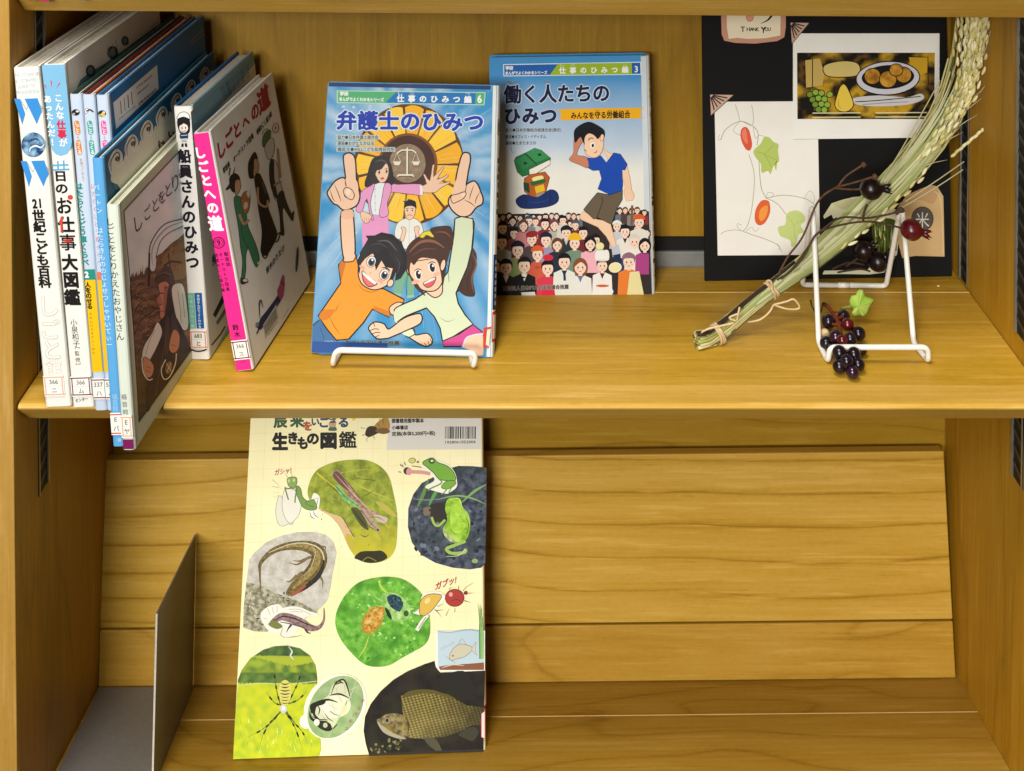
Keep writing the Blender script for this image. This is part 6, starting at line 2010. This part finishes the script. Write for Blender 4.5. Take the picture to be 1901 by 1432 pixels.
# ------------------------------------------------------------------ black display board with cards
ea, eb = at_z(1308.5, 522.5, 0.0), at_z(1767.5, 513.5, 0.0)
EX = (eb - ea).normalized()
lean = math.radians(4.5)
EYh = Vector((-EX.y, EX.x, 0))
EZ = (Vector((0, 0, 1)) * math.cos(lean) + EYh * math.sin(lean)).normalized()
EN = EX.cross(EZ).normalized()
if EN.y > 0:
    EN = -EN
EW, EH, ET = (eb - ea).length, 0.297, 0.0035
te2 = thing('display_board', ea, 'black display board with art cards stuck on, leaning in the right back corner', 'display board')
b = MB()
def EP(x, z, n): return ea + EX * x + EZ * z + EN * n
b.hexa([EP(0, 0, 0), EP(EW, 0, 0), EP(EW, 0, -ET), EP(0, 0, -ET), EP(0, EH, 0), EP(EW, EH, 0), EP(EW, EH, -ET), EP(0, EH, -ET)])
b.build('backing_board', [M_BLACK], te2, bevel=0.0004)
TE = (1260, 0, 2.9657)


def card(name, outline, col, th, lift=0.0003, smooth=False):
    """A stiff card on the board; returns its mesh builder and the art surface on its face."""
    m = MB()
    A0 = Art(m, ea, EN, TE, lift=0)
    if isinstance(outline, str):
        outline = pp(outline)
    if smooth:
        outline = [(q.x, q.y) for q in catmull([(x, y, 0) for x, y in outline], 4, True)]
    A0.k = lift + th
    A0.fill(outline, col, hold=True)
    top = [A0.P(p) for p in outline]
    A0.k = lift
    bot = [A0.P(p) for p in outline]
    n = len(outline)
    m.mesh(top + bot, [(i, (i + 1) % n, n + (i + 1) % n, n + i) for i in range(n)], lin(col))
    A0.k = lift + th + 5e-5
    return m, A0


# thank-you sticker
m, A = card('c', '228 -60 590 -60 588 150 580 205 540 226 420 240 310 236 250 224 236 190', '#c9957c', 0.0006)
A.fill('262 -60 562 -60 558 195 480 210 380 214 320 208 274 214 264 150', '#efe3c6', False)
A.ell(390, 92, 20, 26, '#e0a184', 0, 3, '#b0603c'); A.line('515 78 490 110 450 130', 15, '#17140f', taper='end'); A.ell(402, 50, 40, 30, '#c4502e')
for ch, x, y, h in (('T', 352, 160, 40), ('H', 382, 160, 30), ('A', 400, 161, 28), ('N', 416, 161, 28), ('K', 432, 161, 30), ('Y', 465, 164, 46), ('O', 482, 161, 26), ('U', 498, 160, 26)):
    A.chars(ch, (x, y), (x, y), h, '#1d1814', .03)
m.build('thank_you_card', [M_CARD], te2)
# card with a small fruit still life (plain invented arrangement)
m, A = card('c', '628 184 1434 184 1432 756 628 766', '#f0eee8', 0.0007)
def stillbg(x, y):
    a = noise.noise(Vector((x * .008, y * .011, 50)))
    b__ = noise.noise(Vector((x * .02, y * .03, 55)))
    c = mixc(lin('#b38a1c'), lin('#c9a22c'), .5 + b__)
    c = mixc(c, lin('#16120c'), max(0, min(1, .85 + 4.5 * a)))
    return mixc(c, lin('#6b4a1c'), max(0, min(.8, 3 * (b__ - .12))))
A.grid('650 290 1408 290 1405 655 652 655', stillbg, 15, False)
A.fill('695 330 775 322 800 400 790 470 700 482', '#c2a55c'); A.fill('1265 315 1368 318 1366 400 1290 420', '#c49a24'); A.fill('740 480 800 500 800 600 742 610', '#6a4a24')
A.line('690 330 735 326 735 480', 5, '#16120c', False); A.line('1270 312 1370 314 1372 470', 5, '#16120c', False)
A.shape('800 360 900 335 985 350 990 410 900 425 810 415', '#cdb870', 5, '#16120c', True)
A.ell(1150, 430, 175, 92, '#c9c7d2', -3, 6, '#16120c', n=36); A.ell(1150, 424, 145, 66, '#1a140e', -3, n=32)
for cx, cy, rx, ry in ((1065, 420, 46, 44), (1150, 436, 48, 46), (1236, 412, 44, 44), (1195, 385, 38, 34)):
    A.tex([(cx + rx * math.cos(i * .35), cy + ry * math.sin(i * .35)) for i in range(18)], '#8a5a14', '#d09a34', .02, 8); A.line([(cx + rx * math.cos(i * .3), cy + ry * math.sin(i * .3)) for i in range(22)], 5, '#16120c', False)
A.fill('960 540 1100 525 1250 535 1330 515 1345 545 1260 575 1100 585 980 575', '#c9c7c9', True); A.line('970 560 1100 552 1330 530', 5, '#16120c'); A.line('1010 575 1150 565 1260 560', 4, '#8a8890')
for i, (x, y) in enumerate(((720, 520), (752, 508), (784, 512), (735, 548), (768, 540), (800, 545), (750, 575), (784, 572), (816, 576), (768, 602), (800, 604), (830, 520))):
    A.ell(x, y, 18, 17, '#8cae3e' if i % 3 else '#6f9030', 0, 4, '#16120c', n=12)
A.shape('885 480 905 462 925 480 950 535 960 580 930 612 885 612 858 582 868 530', '#e2c44a', 5, '#16120c', True); A.line('905 462 912 440', 5, '#3a2a14', False); A.line('880 540 878 580 895 600', 6, '#c29a2c', taper='both')
for y in (622, 634, 646):
    A.line([(735, y), (1000, y - 2)], 6, '#d6cf9c' if y != 634 else '#16120c', False); A.line([(1080, y - 2), (1365, y - 3)], 6, '#d6cf9c' if y != 634 else '#16120c', False)
m.build('art_card', [M_CARD], te2)
# vine drawing card
m, A = card('c', '196 560 632 556 766 768 778 1404 214 1406', '#eeeae2', 0.0007, lift=0.0001) if False else card('c', '196 560 628 558 630 768 766 766 778 1402 214 1406', '#eeebe4', 0.0006)
for l_, w in (('310 575 325 620 335 665', 3), ('400 578 410 640 400 690 345 665', 3), ('230 770 260 710 335 668 400 690 435 730 430 800', 4), ('335 668 300 720 370 760', 2.5), ('385 850 410 930 415 1010 405 1120 390 1200 370 1255 352 1268', 3.5), ('440 870 445 960 455 1040 480 1090', 4), ('480 1090 560 1075 640 1080 710 1100 760 1140', 3.5), ('480 1090 540 1120 590 1180', 3.5), ('480 1090 490 1060 520 1065 510 1090', 2.5), ('340 1268 300 1265 250 1275 230 1290', 3), ('340 1268 320 1245 325 1230 345 1240', 2.5), ('340 1268 400 1290 460 1310 540 1345 565 1385', 3.5), ('370 1275 400 1250 420 1275 440 1255', 2), ('410 700 420 760 440 745 470 750', 2.5), ('225 740 215 770 235 765', 2), ('690 1090 720 1050 745 1080 740 1120', 2), ('540 1340 555 1360 545 1375', 2)):
    A.line(l_, w, '#a3a284')
A.fill('345 710 365 698 385 715 400 770 402 805 390 828 370 822 350 790 338 745', '#d9583c', True); A.fill('350 720 365 706 375 740 378 790 362 780 346 745', '#e8806a', True)
A.shape('490 1105 500 1130 500 1170 480 1215 455 1237 430 1232 418 1200 425 1150 455 1105', '#df6434', 2, '#c04a2c', True); A.fill('485 1130 488 1165 470 1205 450 1215 440 1190 450 1150', '#ee9a4a', True)
A.fill('410 830 450 790 470 752 500 758 520 780 548 795 545 830 552 880 540 900 535 940 522 910 505 958 490 940 455 950 450 900 425 870', '#b5c668', True, 3)
A.line('425 835 470 850 510 920', 2.5, '#8aa048'); A.line('470 850 520 800', 2.5, '#8aa048'); A.line('470 850 540 880', 2, '#8aa048'); A.line('528 905 540 885', 5, '#8a7a3c')
A.fill('590 1180 625 1160 660 1160 690 1185 695 1215 670 1240 690 1275 660 1290 645 1340 620 1360 610 1320 560 1300 545 1250 585 1235', '#c3d284', True, 3); A.line('600 1190 630 1240 640 1320', 2.5, '#a0b466'); A.line('630 1240 680 1210', 2, '#a0b466')
m.build('vine_drawing_card', [M_CARD], te2)
# photo corners
for nm, tri, o0 in (('photo_corner', '172 520 300 522 176 635', (172, 520)), ('photo_corner', '614 124 716 126 622 240', (614, 124))):
    m, A = card('c', tri, '#c9a996', 0.0004, lift=0.0011)
    p = pp(tri)
    for k in range(1, 6):
        t = k / 6
        q = (lerp(p[1][0], p[2][0], t), lerp(p[1][1], p[2][1], t))
        e_ = (lerp(q[0], o0[0], .12), lerp(q[1], o0[1], .12))
        A.line([(lerp(o0[0], q[0], .15), lerp(o0[1], q[1], .15)), e_], 7, '#3a2a24', False, taper=None)
    A.line([p[1], p[2]], 4, '#5a443a', False)
    m.build(nm, [M_CARD], te2)
# rice-bag card on the lower right
m, A = card('c', '1230 1420 1196 1300 1200 1150 1250 1080 1330 1040 1390 1020 1430 1040 1455 1080 1458 1200 1462 1412 1300 1408', '#c6a676', 0.0005)
A.fill('1250 1080 1330 1040 1390 1020 1430 1040 1400 1120 1330 1100 1270 1110', '#b8946a', True); A.line('1405 1050 1440 1100 1450 1250 1455 1400', 4, '#d9bd92')
A.ell(1340, 1204, 62, 68, '#4a443f'); A.ell(1340, 1204, 56, 62, '#57504a')
A.chars('米', (1340, 1210), (1340, 1210), 92, '#d5d2ca', .0, w=80)
m.build('rice_bag_card', [M_CARD], te2)
# cream die-cut card beside it, with reeds below
m, A = card('c', '795 1190 840 1120 900 1100 960 1085 1020 1080 1070 1110 1150 1120 1200 1160 1210 1300 1200 1400 1130 1500 1050 1510 900 1508 790 1510 800 1490 1040 1485 1100 1400 1070 1250 1000 1160 940 1150 900 1180 880 1230 870 1195 850 1205 840 1180 800 1205', '#d8d6b4', 0.0005)
A.fill('850 1120 930 1098 1000 1092 1050 1120 980 1130 900 1150', '#c9c89a', True)
A.fill('1066 1230 1120 1200 1200 1220 1205 1320 1170 1400 1100 1380 1070 1330', '#3f4a1c', True)
rg = random.Random(8)
for i in range(60):
    x = rg.uniform(1070, 1195)
    y = rg.uniform(1260, 1390)
    A.line([(x, y), (x + rg.uniform(-8, 8), y - rg.uniform(30, 90))], rg.uniform(4, 8), rg.choice(['#77863a', '#a3ad5c', '#2f3a14', '#c2c47c', '#4f5c24']), False, taper='end', hold=(i % 3 != 0))
A.up()
m.build('reed_card', [M_CARD], te2)

# ------------------------------------------------------------------ dried rice bunch
path_px = [(1292, 652, .079), (1330, 622, .088), (1400, 563, .105), (1470, 510, .118), (1513, 477, .1335), (1600, 400, .156), (1690, 308, .168), (1752, 220, .166), (1786, 130, .156), (1800, 30, .146), (1802, -60, .140)]
path = [at_y(x, y, d) for x, y, d in path_px]
path[0].z = max(path[0].z, 0.007)
PC = catmull(path, 10)
# frame along the path
def frames(P):
    out = []
    for i in range(len(P)):
        t = (P[min(i + 1, len(P) - 1)] - P[max(i - 1, 0)]).normalized()
        a = Vector((0, -1, 0)) - t * Vector((0, -1, 0)).dot(t)
        a.normalize()
        out.append((t, a, t.cross(a)))
    return out
FR = frames(PC)
NPC = len(PC)
def bw(u):
    """Half width of the bunch along its length: tied narrow low down, spreading to the heads."""
    ks = [(0, .0085), (.08, .0078), (.16, .0066), (.24, .0064), (.34, .0088), (.5, .0125), (.65, .0145), (.8, .0150), (.9, .0140), (1, .0130)]
    for (a, x), (b_, y) in zip(ks, ks[1:]):
        if u <= b_:
            return lerp(x, y, (u - a) / (b_ - a))
    return ks[-1][1]
def bpt(u, q, w, k=1.0):
    f = max(0, min(1, u)) * (NPC - 1)
    i = min(int(f), NPC - 2)
    c = PC[i].lerp(PC[i + 1], f - i)
    t, a, s_ = FR[i]
    r = bw(u)
    return c + s_ * (q * r * k) + a * (w * r * 0.55 * k)
def keep_inside(p):
    p = p.copy()
    p.x = min(p.x, XR - 0.0022)
    p.z = max(p.z, 0.0016)
    return p
rng = random.Random(21)
bunch = thing('dried_rice_bunch', path[0], 'bunch of dried rice stalks with grain heads, tied with raffia, leaning up to the right', 'dried plant')
st = MB()
straw = ['#b0ac6c', '#c6bd80', '#d8cd98', '#9c9c58', '#e2d8aa', '#bdb47c', '#8c8a4a', '#70703c', '#5c5632', '#b39f62']
for i in range(52):
    q = rng.uniform(-1, 1)
    w = rng.uniform(-1, 1) * math.sqrt(max(0, 1 - q * q))
    u1 = rng.uniform(.62, .95)
    dq, dw = rng.uniform(-.35, .35), rng.uniform(-.3, .3)
    pts = []
    for k in range(15):
        u = -0.0 + u1 * k / 14 + (rng.uniform(-.006, .012) if k == 0 else 0)
        pts.append(keep_inside(bpt(u, q + dq * max(0, u - .3), w + dw * max(0, u - .3))))
    r0 = rng.uniform(.0011, .0016)
    st.tube(pts, [r0 * (1 - .5 * k / 14) for k in range(15)], 6, lin(rng.choice(straw)))
# flat leaf blades beside the stalks
for i in range(20):
    q = rng.uniform(-1.1, .55)
    u0, u1 = rng.uniform(.15, .35), rng.uniform(.6, .86)
    cc = lin(rng.choice(['#aab07a', '#bfc196', '#97a066', '#c9c79c']))
    L, R_ = [], []
    bow = rng.uniform(-.35, -.1) if i < 9 else rng.uniform(-.2, .2)
    for k in range(13):
        t = k / 12
        u = lerp(u0, u1, t)
        c = bpt(u, q + bow * math.sin(math.pi * t) * 1.4, 1.0 + .25 * math.sin(i))
        hw = .0022 * math.sin(math.pi * min(1, .12 + .88 * t)) ** .6 * (1 - .6 * t)
        s_ = FR[min(int(u * (NPC - 1)), NPC - 2)][2]
        a_ = FR[min(int(u * (NPC - 1)), NPC - 2)][1]
        L.append(keep_inside(c - s_ * hw)); R_.append(keep_inside(c + s_ * hw + a_ * .0005))
    n = len(L)
    mids = [(L[k] + R_[k]) / 2 + FR[0][1] * .0004 for k in range(n)]
    st.mesh(L + mids + R_, [(k, k + 1, n + k + 1, n + k) for k in range(n - 1)] + [(n + k, n + k + 1, 2 * n + k + 1, 2 * n + k) for k in range(n - 1)], cc)
st.build('stalks', [M_PLANT], bunch, smooth=True)
# darker woody stems within the tied foot
st = MB()
for q, w in ((-.8, .6), (-.95, .2)):
    st.tube([keep_inside(bpt(-.0 + .32 * k / 9, q, w, 1.12)) for k in range(10)], .0012, 6, lin('#3a2c20'))
st.build('woody_stems', [M_PLANT], bunch, smooth=True)


def grain_head(mb, u0, u1, q0, q1, w):
    """A drooping rice panicle: plump husks overlapping along a thread."""
    n = int((u1 - u0) * 84)
    for k in range(n):
        t = k / max(1, n - 1)
        u = lerp(u0, u1, t)
        q = lerp(q0, q1, t)
        side = 1 if k % 2 else -1
        c = bpt(u, q + side * .07, w + rng.uniform(-.12, .12))
        i = min(int(max(0, min(1, u)) * (NPC - 1)), NPC - 2)
        tt, a, s_ = FR[i]
        d = (tt + s_ * side * rng.uniform(.08, .26) + a * rng.uniform(-.15, .25)).normalized()
        ln, rd = rng.uniform(.0082, .0106), rng.uniform(.0014, .0018)
        c = keep_inside(c)
        base = lin(rng.choice(['#e0d494', '#eae0ac', '#d2c680', '#efe6bc', '#c6bc7a', '#dcd2a0']))
        mb.tube([keep_inside(c + d * (ln * x)) for x in (0, .12, .35, .65, .88, 1)], [rd * y for y in (.25, .7, 1, .92, .5, .08)], 7, base)
for i in range(26):
    gh = MB()
    if i < 12:
        u0, q0 = rng.uniform(.78, .88), rng.uniform(-.9, .9)
    elif i < 25:
        u0, q0 = rng.uniform(.60, .78), rng.uniform(-.35, 1.0)
    else:
        u0, q0 = rng.uniform(.44, .62), rng.uniform(.15, 1.0)
    u1 = min(.995, u0 + rng.uniform(.15, .24))
    grain_head(gh, u0, u1, q0, max(-.95, min(1.0, q0 + rng.uniform(-.15, .2))), rng.uniform(.55, 1.3))
    gh.build('grain_head', [M_PLANT], bunch, smooth=True)
# one head curling out on the right, and loose awns
gh = MB()
p0, p1 = at_y(1765, 292, .157), at_y(1826, 240, .150)
for k in range(9):
    c = p0.lerp(p1, k / 9)
    d = ((p1 - p0).normalized() + Vector((0, 0, .10 * (1 if k % 2 else -1)))).normalized()
    gh.tube([keep_inside(c + d * (.007 * x)) for x in (0, .12, .35, .65, .88, 1)], [.0016 * y for y in (.25, .7, 1, .92, .5, .08)], 7, lin(rng.choice(['#d6ca90', '#ddd3a2', '#cbbd7c'])))
gh.build('grain_head', [M_PLANT], bunch, smooth=True)
aw = MB()
for i in range(40):
    u = rng.uniform(.5, .97)
    p = keep_inside(bpt(u, rng.uniform(-.8, 1.05), rng.uniform(.6, 1.3)))
    f_ = FR[min(int(u * (NPC - 1)), NPC - 2)]
    d = f_[0] + f_[2] * rng.uniform(-.3, .7) + f_[1] * rng.uniform(-.2, .4)
    aw.tube([p, keep_inside(p + d * .008), keep_inside(p + d * .017 + f_[2] * .001)], [.0004, .00035, .00015], 4, lin('#c9c4a0'))
for a_ in (((1680, 375), (1740, 335), (1790, 300)), ((1650, 400), (1735, 350), (1788, 315)), ((1560, 440), (1640, 350), (1720, 215)), ((1590, 400), (1660, 300), (1745, 150)), ((1620, 360), (1690, 270), (1745, 190))):
    aw.tube(catmull([keep_inside(at_y(x, y, .145)) for x, y in a_], 6), .00055, 5, lin('#b9b58c'))
aw.build('awns', [M_PLANT], bunch, smooth=True)
# raffia ties
for (u, ends) in ((.245, [((1440, 548), (1428, 530), (1424, 522), (1432, 524), (1434, 545)), ((1436, 566), (1460, 560), (1474, 556), (1484, 572), (1462, 574), (1436, 566)), ((1436, 566), (1428, 580), (1410, 594), (1388, 598))]),
                  (.105, [((1368, 596), (1372, 575), (1374, 571)), ((1362, 600), (1335, 606), (1312, 612), (1290, 625)), ((1366, 596), (1354, 590), (1372, 582))])):
    rt = MB()
    f = u * (NPC - 1)
    i = int(f)
    c = PC[i].lerp(PC[i + 1], f - i)
    t, a, s_ = FR[i]
    for k in range(3):
        ring = []
        off = (k - 1) * .0024
        for j in range(20):
            w = 2 * math.pi * j / 20
            ring.append(keep_inside(c + t * (off + .0012 * math.sin(w + k)) + s_ * math.cos(w) * (bw(u) * 1.22) + a * math.sin(w) * (bw(u) * .85)))
        rt.tube(ring, .0011, 6, lin('#d6bb8c'), True)
    yd = c.y - bw(u)
    for e_ in ends:
        pts = catmull([keep_inside(at_y(x, y, yd - .002)) for x, y in e_], 6)
        rt.tube(pts, .0009, 6, lin('#dcc499'))
    rt.build('raffia_tie', [M_RAFFIA], bunch, smooth=True)

# ------------------------------------------------------------------ rose hips on twigs
def hip(t, name_mat, c, r, axis, mat):
    m = MB()
    m.sphere(c, r, (0.3, 0.05, 0.06), 1, 1, .95)
    o = m.build('rose_hip', [mat], t, smooth=True)
    ca = MB()
    ax = Vector(axis).normalized()
    u = ax.orthogonal().normalized()
    v_ = ax.cross(u)
    tip = c + ax * r * .85
    ca.tube([c + ax * r * .7, c + ax * r * 1.15], [r * .42, r * .3], 10)
    for k in range(5):
        w = 2 * math.pi * k / 5
        d = (ax * 1.0 + (u * math.cos(w) + v_ * math.sin(w)) * .55).normalized()
        ca.tube([tip, tip + d * r * .5, tip + d * r * .95 + ax * r * .1], [r * .2, r * .17, r * .02], 6)
    cc = ca.build('calyx', [mat], t, smooth=True)
    cc.parent = o
    cc.location = (0, 0, 0)
    return o
hy = .150
tw = thing('rose_hip_twig', at_y(1445, 520, .118), 'branching brown twig with one blackened rose hip above the rice bunch', 'twig', 'rose hip twigs tucked in the rice bunch')
b = MB()
def wig(pts, y, n=6): return catmull([at_y(x, z, yy) for x, z, yy in [(p[0], p[1], p[2] if len(p) > 2 else y) for p in pts]], n)
b.tube(wig([(1440, 520, .112), (1462, 478, .118), (1490, 440, .124), (1513, 385, .130), (1530, 362, .134), (1556, 346, .138)], hy), .00092, 7)
b.tube(wig([(1556, 346, .138), (1570, 328, .138), (1590, 314, .138), (1603, 306, .138)], hy), .0009, 7)
b.tube(wig([(1552, 348, .138), (1590, 338, .138), (1622, 328, .138)], hy), .0009, 7)
b.tube(wig([(1552, 350, .138), (1580, 352, .139), (1602, 351, .140)], hy), .0009, 7)
for p in ((1603, 306), (1624, 328)):
    c = at_y(p[0], p[1], .138)
    b.sphere(c, .0026, nu=8, nv=6)
    for k in range(4):
        b.tube([c, c + Vector((.003 * math.cos(k * 1.57), -.001, .003 * math.sin(k * 1.57)))], [.0009, .0003], 5)
b.build('twig', [M_TWIG], tw, smooth=True)
hip(tw, 0, at_y(1617, 351, .141), .0104, (1, -.2, .1), M_HIPD)
tw2 = thing('rose_hip_twig', at_y(1442, 520, .11), 'dark twig with a shiny deep red rose hip over the right arm of the easel', 'twig', 'rose hip twigs tucked in the rice bunch')
b = MB()
b.tube(wig([(1443, 520, .108), (1470, 500, .114), (1500, 460, .119), (1520, 432, .122), (1570, 416, .124), (1620, 412, .122), (1675, 424, .118)], hy), .00092, 7)
b.tube(wig([(1520, 432, .122), (1560, 405, .124), (1610, 405, .124), (1650, 398, .122), (1672, 391, .120)], hy), .00092, 7)
b.tube(wig([(1610, 380, .130), (1604, 395, .126), (1602, 410, .124)], hy), .0011, 7)
b.tube(wig([(1500, 462, .118), (1480, 492, .112), (1450, 518, .107)], hy), .0011, 7)
b.tube(wig([(1663, 396, .119), (1672, 389, .117), (1676, 393, .117)], hy), .0022, 8)
b.build('twig', [M_TWIGD], tw2, smooth=True)
hip(tw2, 0, at_y(1692, 427, .112), .0098, (1, -.15, -.22), M_HIP)
tw3 = thing('rose_hip_twig', at_y(1560, 505, .180), 'dark twig with two shaded rose hips lying low behind the easel', 'twig', 'rose hip twigs tucked in the rice bunch')
b = MB()
b.tube(wig([(1545, 500, .178), (1575, 488, .184), (1605, 492, .188)], hy), .0009, 7)
b.tube(wig([(1555, 506, .178), (1595, 500, .184), (1615, 504, .186)], hy), .0009, 7)
b.tube(wig([(1570, 495, .182), (1600, 475, .188)], hy), .0009, 7)
b.build('twig', [M_TWIGD], tw3, smooth=True)
hip(tw3, 0, at_y(1603, 466, .190), .0098, (.5, -.5, .6), M_HIPD)
hip(tw3, 0, at_y(1630, 486, .186), .0100, (.8, -.3, .7), M_HIPD)

# ------------------------------------------------------------------ grape bunch
gz = lambda x, y, z: at_z(x, y, z)
def ZP(zx, zy): return (1260 + zx / 2.9657, 300 + zy / 2.9657)
bun = thing('grape_bunch', gz(1560, 640, 0), 'small bunch of dark artificial grapes with one bright green leaf', 'grapes')
GR = [(825, 882, 38, 'd', 12), (908, 852, 34, 'd', 10), (930, 898, 35, 'r', 15), (990, 948, 38, 'd', 11), (865, 968, 38, 'p', 15), (812, 1000, 35, 'd', 8), (900, 985, 30, 'r', 17), (945, 975, 34, 'd', 15), (885, 1055, 40, 'd', 14), (965, 1062, 38, 'd', 13), (845, 1040, 34, 'd', 8), (1005, 1035, 32, 'd', 7), (885, 1128, 38, 'd', 8), (988, 1118, 36, 'd', 8), (957, 1160, 36, 'p', 7), (925, 1100, 36, 'd', 14), (805, 945, 24, 't', 7)]
for zx, zy, r, k, h in GR:
    x, y = ZP(zx, zy)
    z = h / 1000
    c = gz(x, y, z)
    R_ = r / 2.9657 * (c - CAM).dot(FW) / F
    c.z = max(c.z, R_)
    m = MB()
    m.sphere(c, R_, nu=24, nv=16)
    m.build('grape', [{'d': M_GRAPE, 'r': M_GRAPER, 'p': M_GRAPEP, 't': M_RAFFIA}[k]], bun, smooth=True)
b = MB()
def zw(pts): return catmull([gz(*ZP(x, y), z) for x, y, z in pts], 5)
b.tube(zw([(795, 785, .010), (820, 800, .012), (845, 830, .013), (870, 870, .014), (885, 910, .014), (892, 955, .013)]), .0017, 7)
b.tube(zw([(870, 870, .014), (905, 850, .013)]), .0012, 7); b.tube(zw([(876, 890, .014), (925, 895, .014)]), .0012, 7); b.tube(zw([(885, 905, .014), (830, 890, .012)]), .0012, 7)
b.tube(zw([(892, 955, .013), (905, 1020, .012), (925, 1075, .015), (930, 1085, .016)]), .0009, 7)
b.tube(zw([(845, 830, .013), (875, 828, .015)]), .001, 7)
b.build('stem', [M_GSTEM], bun, smooth=True)
b = MB()
b.tube(zw([(895, 808, .012), (920, 802, .016), (945, 798, .019)]), .0009, 7, lin('#9aa05a'))
b.build('leaf_stalk', [M_PLANT], bun, smooth=True)
b = MB()
b.tube(zw([(820, 790, .010), (795, 778, .013), (790, 800, .014), (780, 830, .010), (760, 838, .012), (735, 800, .018), (728, 770, .020), (725, 765, .022)]), .0008, 7)
b.build('tendril', [M_TENDRIL], bun, smooth=True)
# lobed leaf facing the viewer, cupped between its veins
ctr = gz(*ZP(1000, 790), .022)
ctr = at_y(*ZP(1000, 790), ctr.y)
lobes = [(1002, 705), (1022, 718), (1030, 742), (1052, 750), (1078, 768), (1060, 792), (1050, 815), (1040, 838), (1018, 855), (990, 850), (968, 856), (950, 838), (958, 815), (944, 795), (940, 765), (952, 740), (972, 735), (985, 714)]
ring = [(v_.x, v_.y) for v_ in catmull([(x, y, 0) for x, y in lobes], 3, True)]
b = MB()
vs, cs = [], []
N_R = 5
lc = (990, 800)
for j in range(N_R + 1):
    t = j / N_R
    for i, (x, y) in enumerate(ring):
        px_, py_ = ZP(lc[0] + (x - lc[0]) * t, lc[1] + (y - lc[1]) * t)
        ang = math.atan2(y - lc[1], x - lc[0])
        cup = .0006 * math.sin(ang * 5 + .6) * t + .003 * t * t
        vs.append(at_y(px_, py_, ctr.y + cup))
        vein = abs(math.sin(ang * 2.5 + .3)) < .10
        cs.append(lin('#d2e08a') if vein else mixc(lin('#86ac38'), lin('#b2cc5c'), max(0, min(1, .5 + .35 * math.sin(ang * 3 + 1) + .25 * noise.noise(Vector((x * .05, y * .05, 3)))))))
n = len(ring)
fs, fc = [], []
for j in range(N_R):
    for i in range(n):
        q = (j * n + i, j * n + (i + 1) % n, (j + 1) * n + (i + 1) % n, (j + 1) * n + i)
        fs.append(q)
        fc.append([cs[k] for k in q])
b.mesh(vs, fs, fc)
lf = b.build('leaf', [M_PLANT], bun, smooth=True)
so = lf.modifiers.new('thick', 'SOLIDIFY')
so.thickness = 0.0006

# ------------------------------------------------------------------ bookend on the lower shelf
bx = at_pl(355, 1287, BO + ub * 0.0004, ub)
be = thing('bookend', bx, 'grey metal bookend on the lower shelf at the left', 'bookend')
def LP(x, s_, h): return EL * x + BO + fb * s_ + ub * h
th = 0.0014
xe = bx.x
S1, H1 = 0.142, 0.139
M_EDGE_HILITE = flat_mat('painted_edge_highlight', '#d6d0c4', 0.4, 0.2, 0, 0.15, 300)  # pale colour paints the highlight along the upright's front edge
b = MB()
b.hexa([LP(xe - th, .004, .0006), LP(xe, .004, .0006), LP(xe, S1, .0006), LP(xe - th, S1, .0006), LP(xe - th, .004, H1), LP(xe, .004, H1), LP(xe, S1, H1), LP(xe - th, S1, H1)])
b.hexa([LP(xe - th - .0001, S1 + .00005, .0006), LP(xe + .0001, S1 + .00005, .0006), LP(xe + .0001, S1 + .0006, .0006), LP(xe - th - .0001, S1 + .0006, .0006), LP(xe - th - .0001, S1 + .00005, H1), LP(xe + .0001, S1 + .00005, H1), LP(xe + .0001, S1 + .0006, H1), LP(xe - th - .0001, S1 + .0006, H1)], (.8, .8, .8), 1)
b.build('upright_plate', [M_GREY, M_EDGE_HILITE], be)
b = MB()
b.hexa([LP(XL + .003, .002, .0003), LP(xe - th, .002, .0003), LP(xe - th, S1, .0003), LP(XL + .003, S1, .0003), LP(XL + .003, .002, .0016), LP(xe - th, .002, .0016), LP(xe - th, S1, .0016), LP(XL + .003, S1, .0016)])
b.build('base_plate', [M_GREY], be)

# ------------------------------------------------------------------ stickers showing at the very top, crumb on the shelf
def sticker(x0, x1, ylow, col, inner, label, nm='round_sticker'):
    m = MB()
    o = at_y((x0 + x1) / 2, 1, 0.0022)
    pl_n = Vector((0, -.79, -.61))
    A = Art(m, o + Vector((0, -.0042, 0)), pl_n, lift=0.0)
    cx, rx = (x0 + x1) / 2, (x1 - x0) / 2
    pts = [(cx + rx * math.cos(a), ylow - 16 + 16 * math.sin(a)) for a in [2 * math.pi * i / 24 for i in range(24)]]
    A.fill(pts, col)
    A.fill([(cx + (p[0] - cx) * .72, ylow - 16 + (p[1] - ylow + 16) * .72) for p in pts], inner)
    ob = m.build(nm, [M_CARD], None, origin=o)
    ob.modifiers.new('thick', 'SOLIDIFY').thickness = 0.0006
    return tag(ob, label, 'sticker', 'round stickers on the upper shelf edge')
sticker(44, 69, 2, '#d8503a', '#e8876a', 'orange sticker at the left end of the upper shelf edge')
sticker(70, 96, 4.5, '#d84a78', '#f0b4c4', 'pink sticker beside the orange one on the upper shelf edge')
sticker(140, 164, 2, '#8f8c86', '#a9a6a0', 'grey sticker on the upper shelf edge')
m = MB()
c = at_z(1742, 531, 0.0008)
m.sphere(c, .0011, lin('#e3cfa0'), 1.4, 1, .7, 8, 6)
tag(m.build('crumb', [M_PLANT], None, True, origin=c), 'tiny pale crumb on the shelf at the right back', 'crumb')
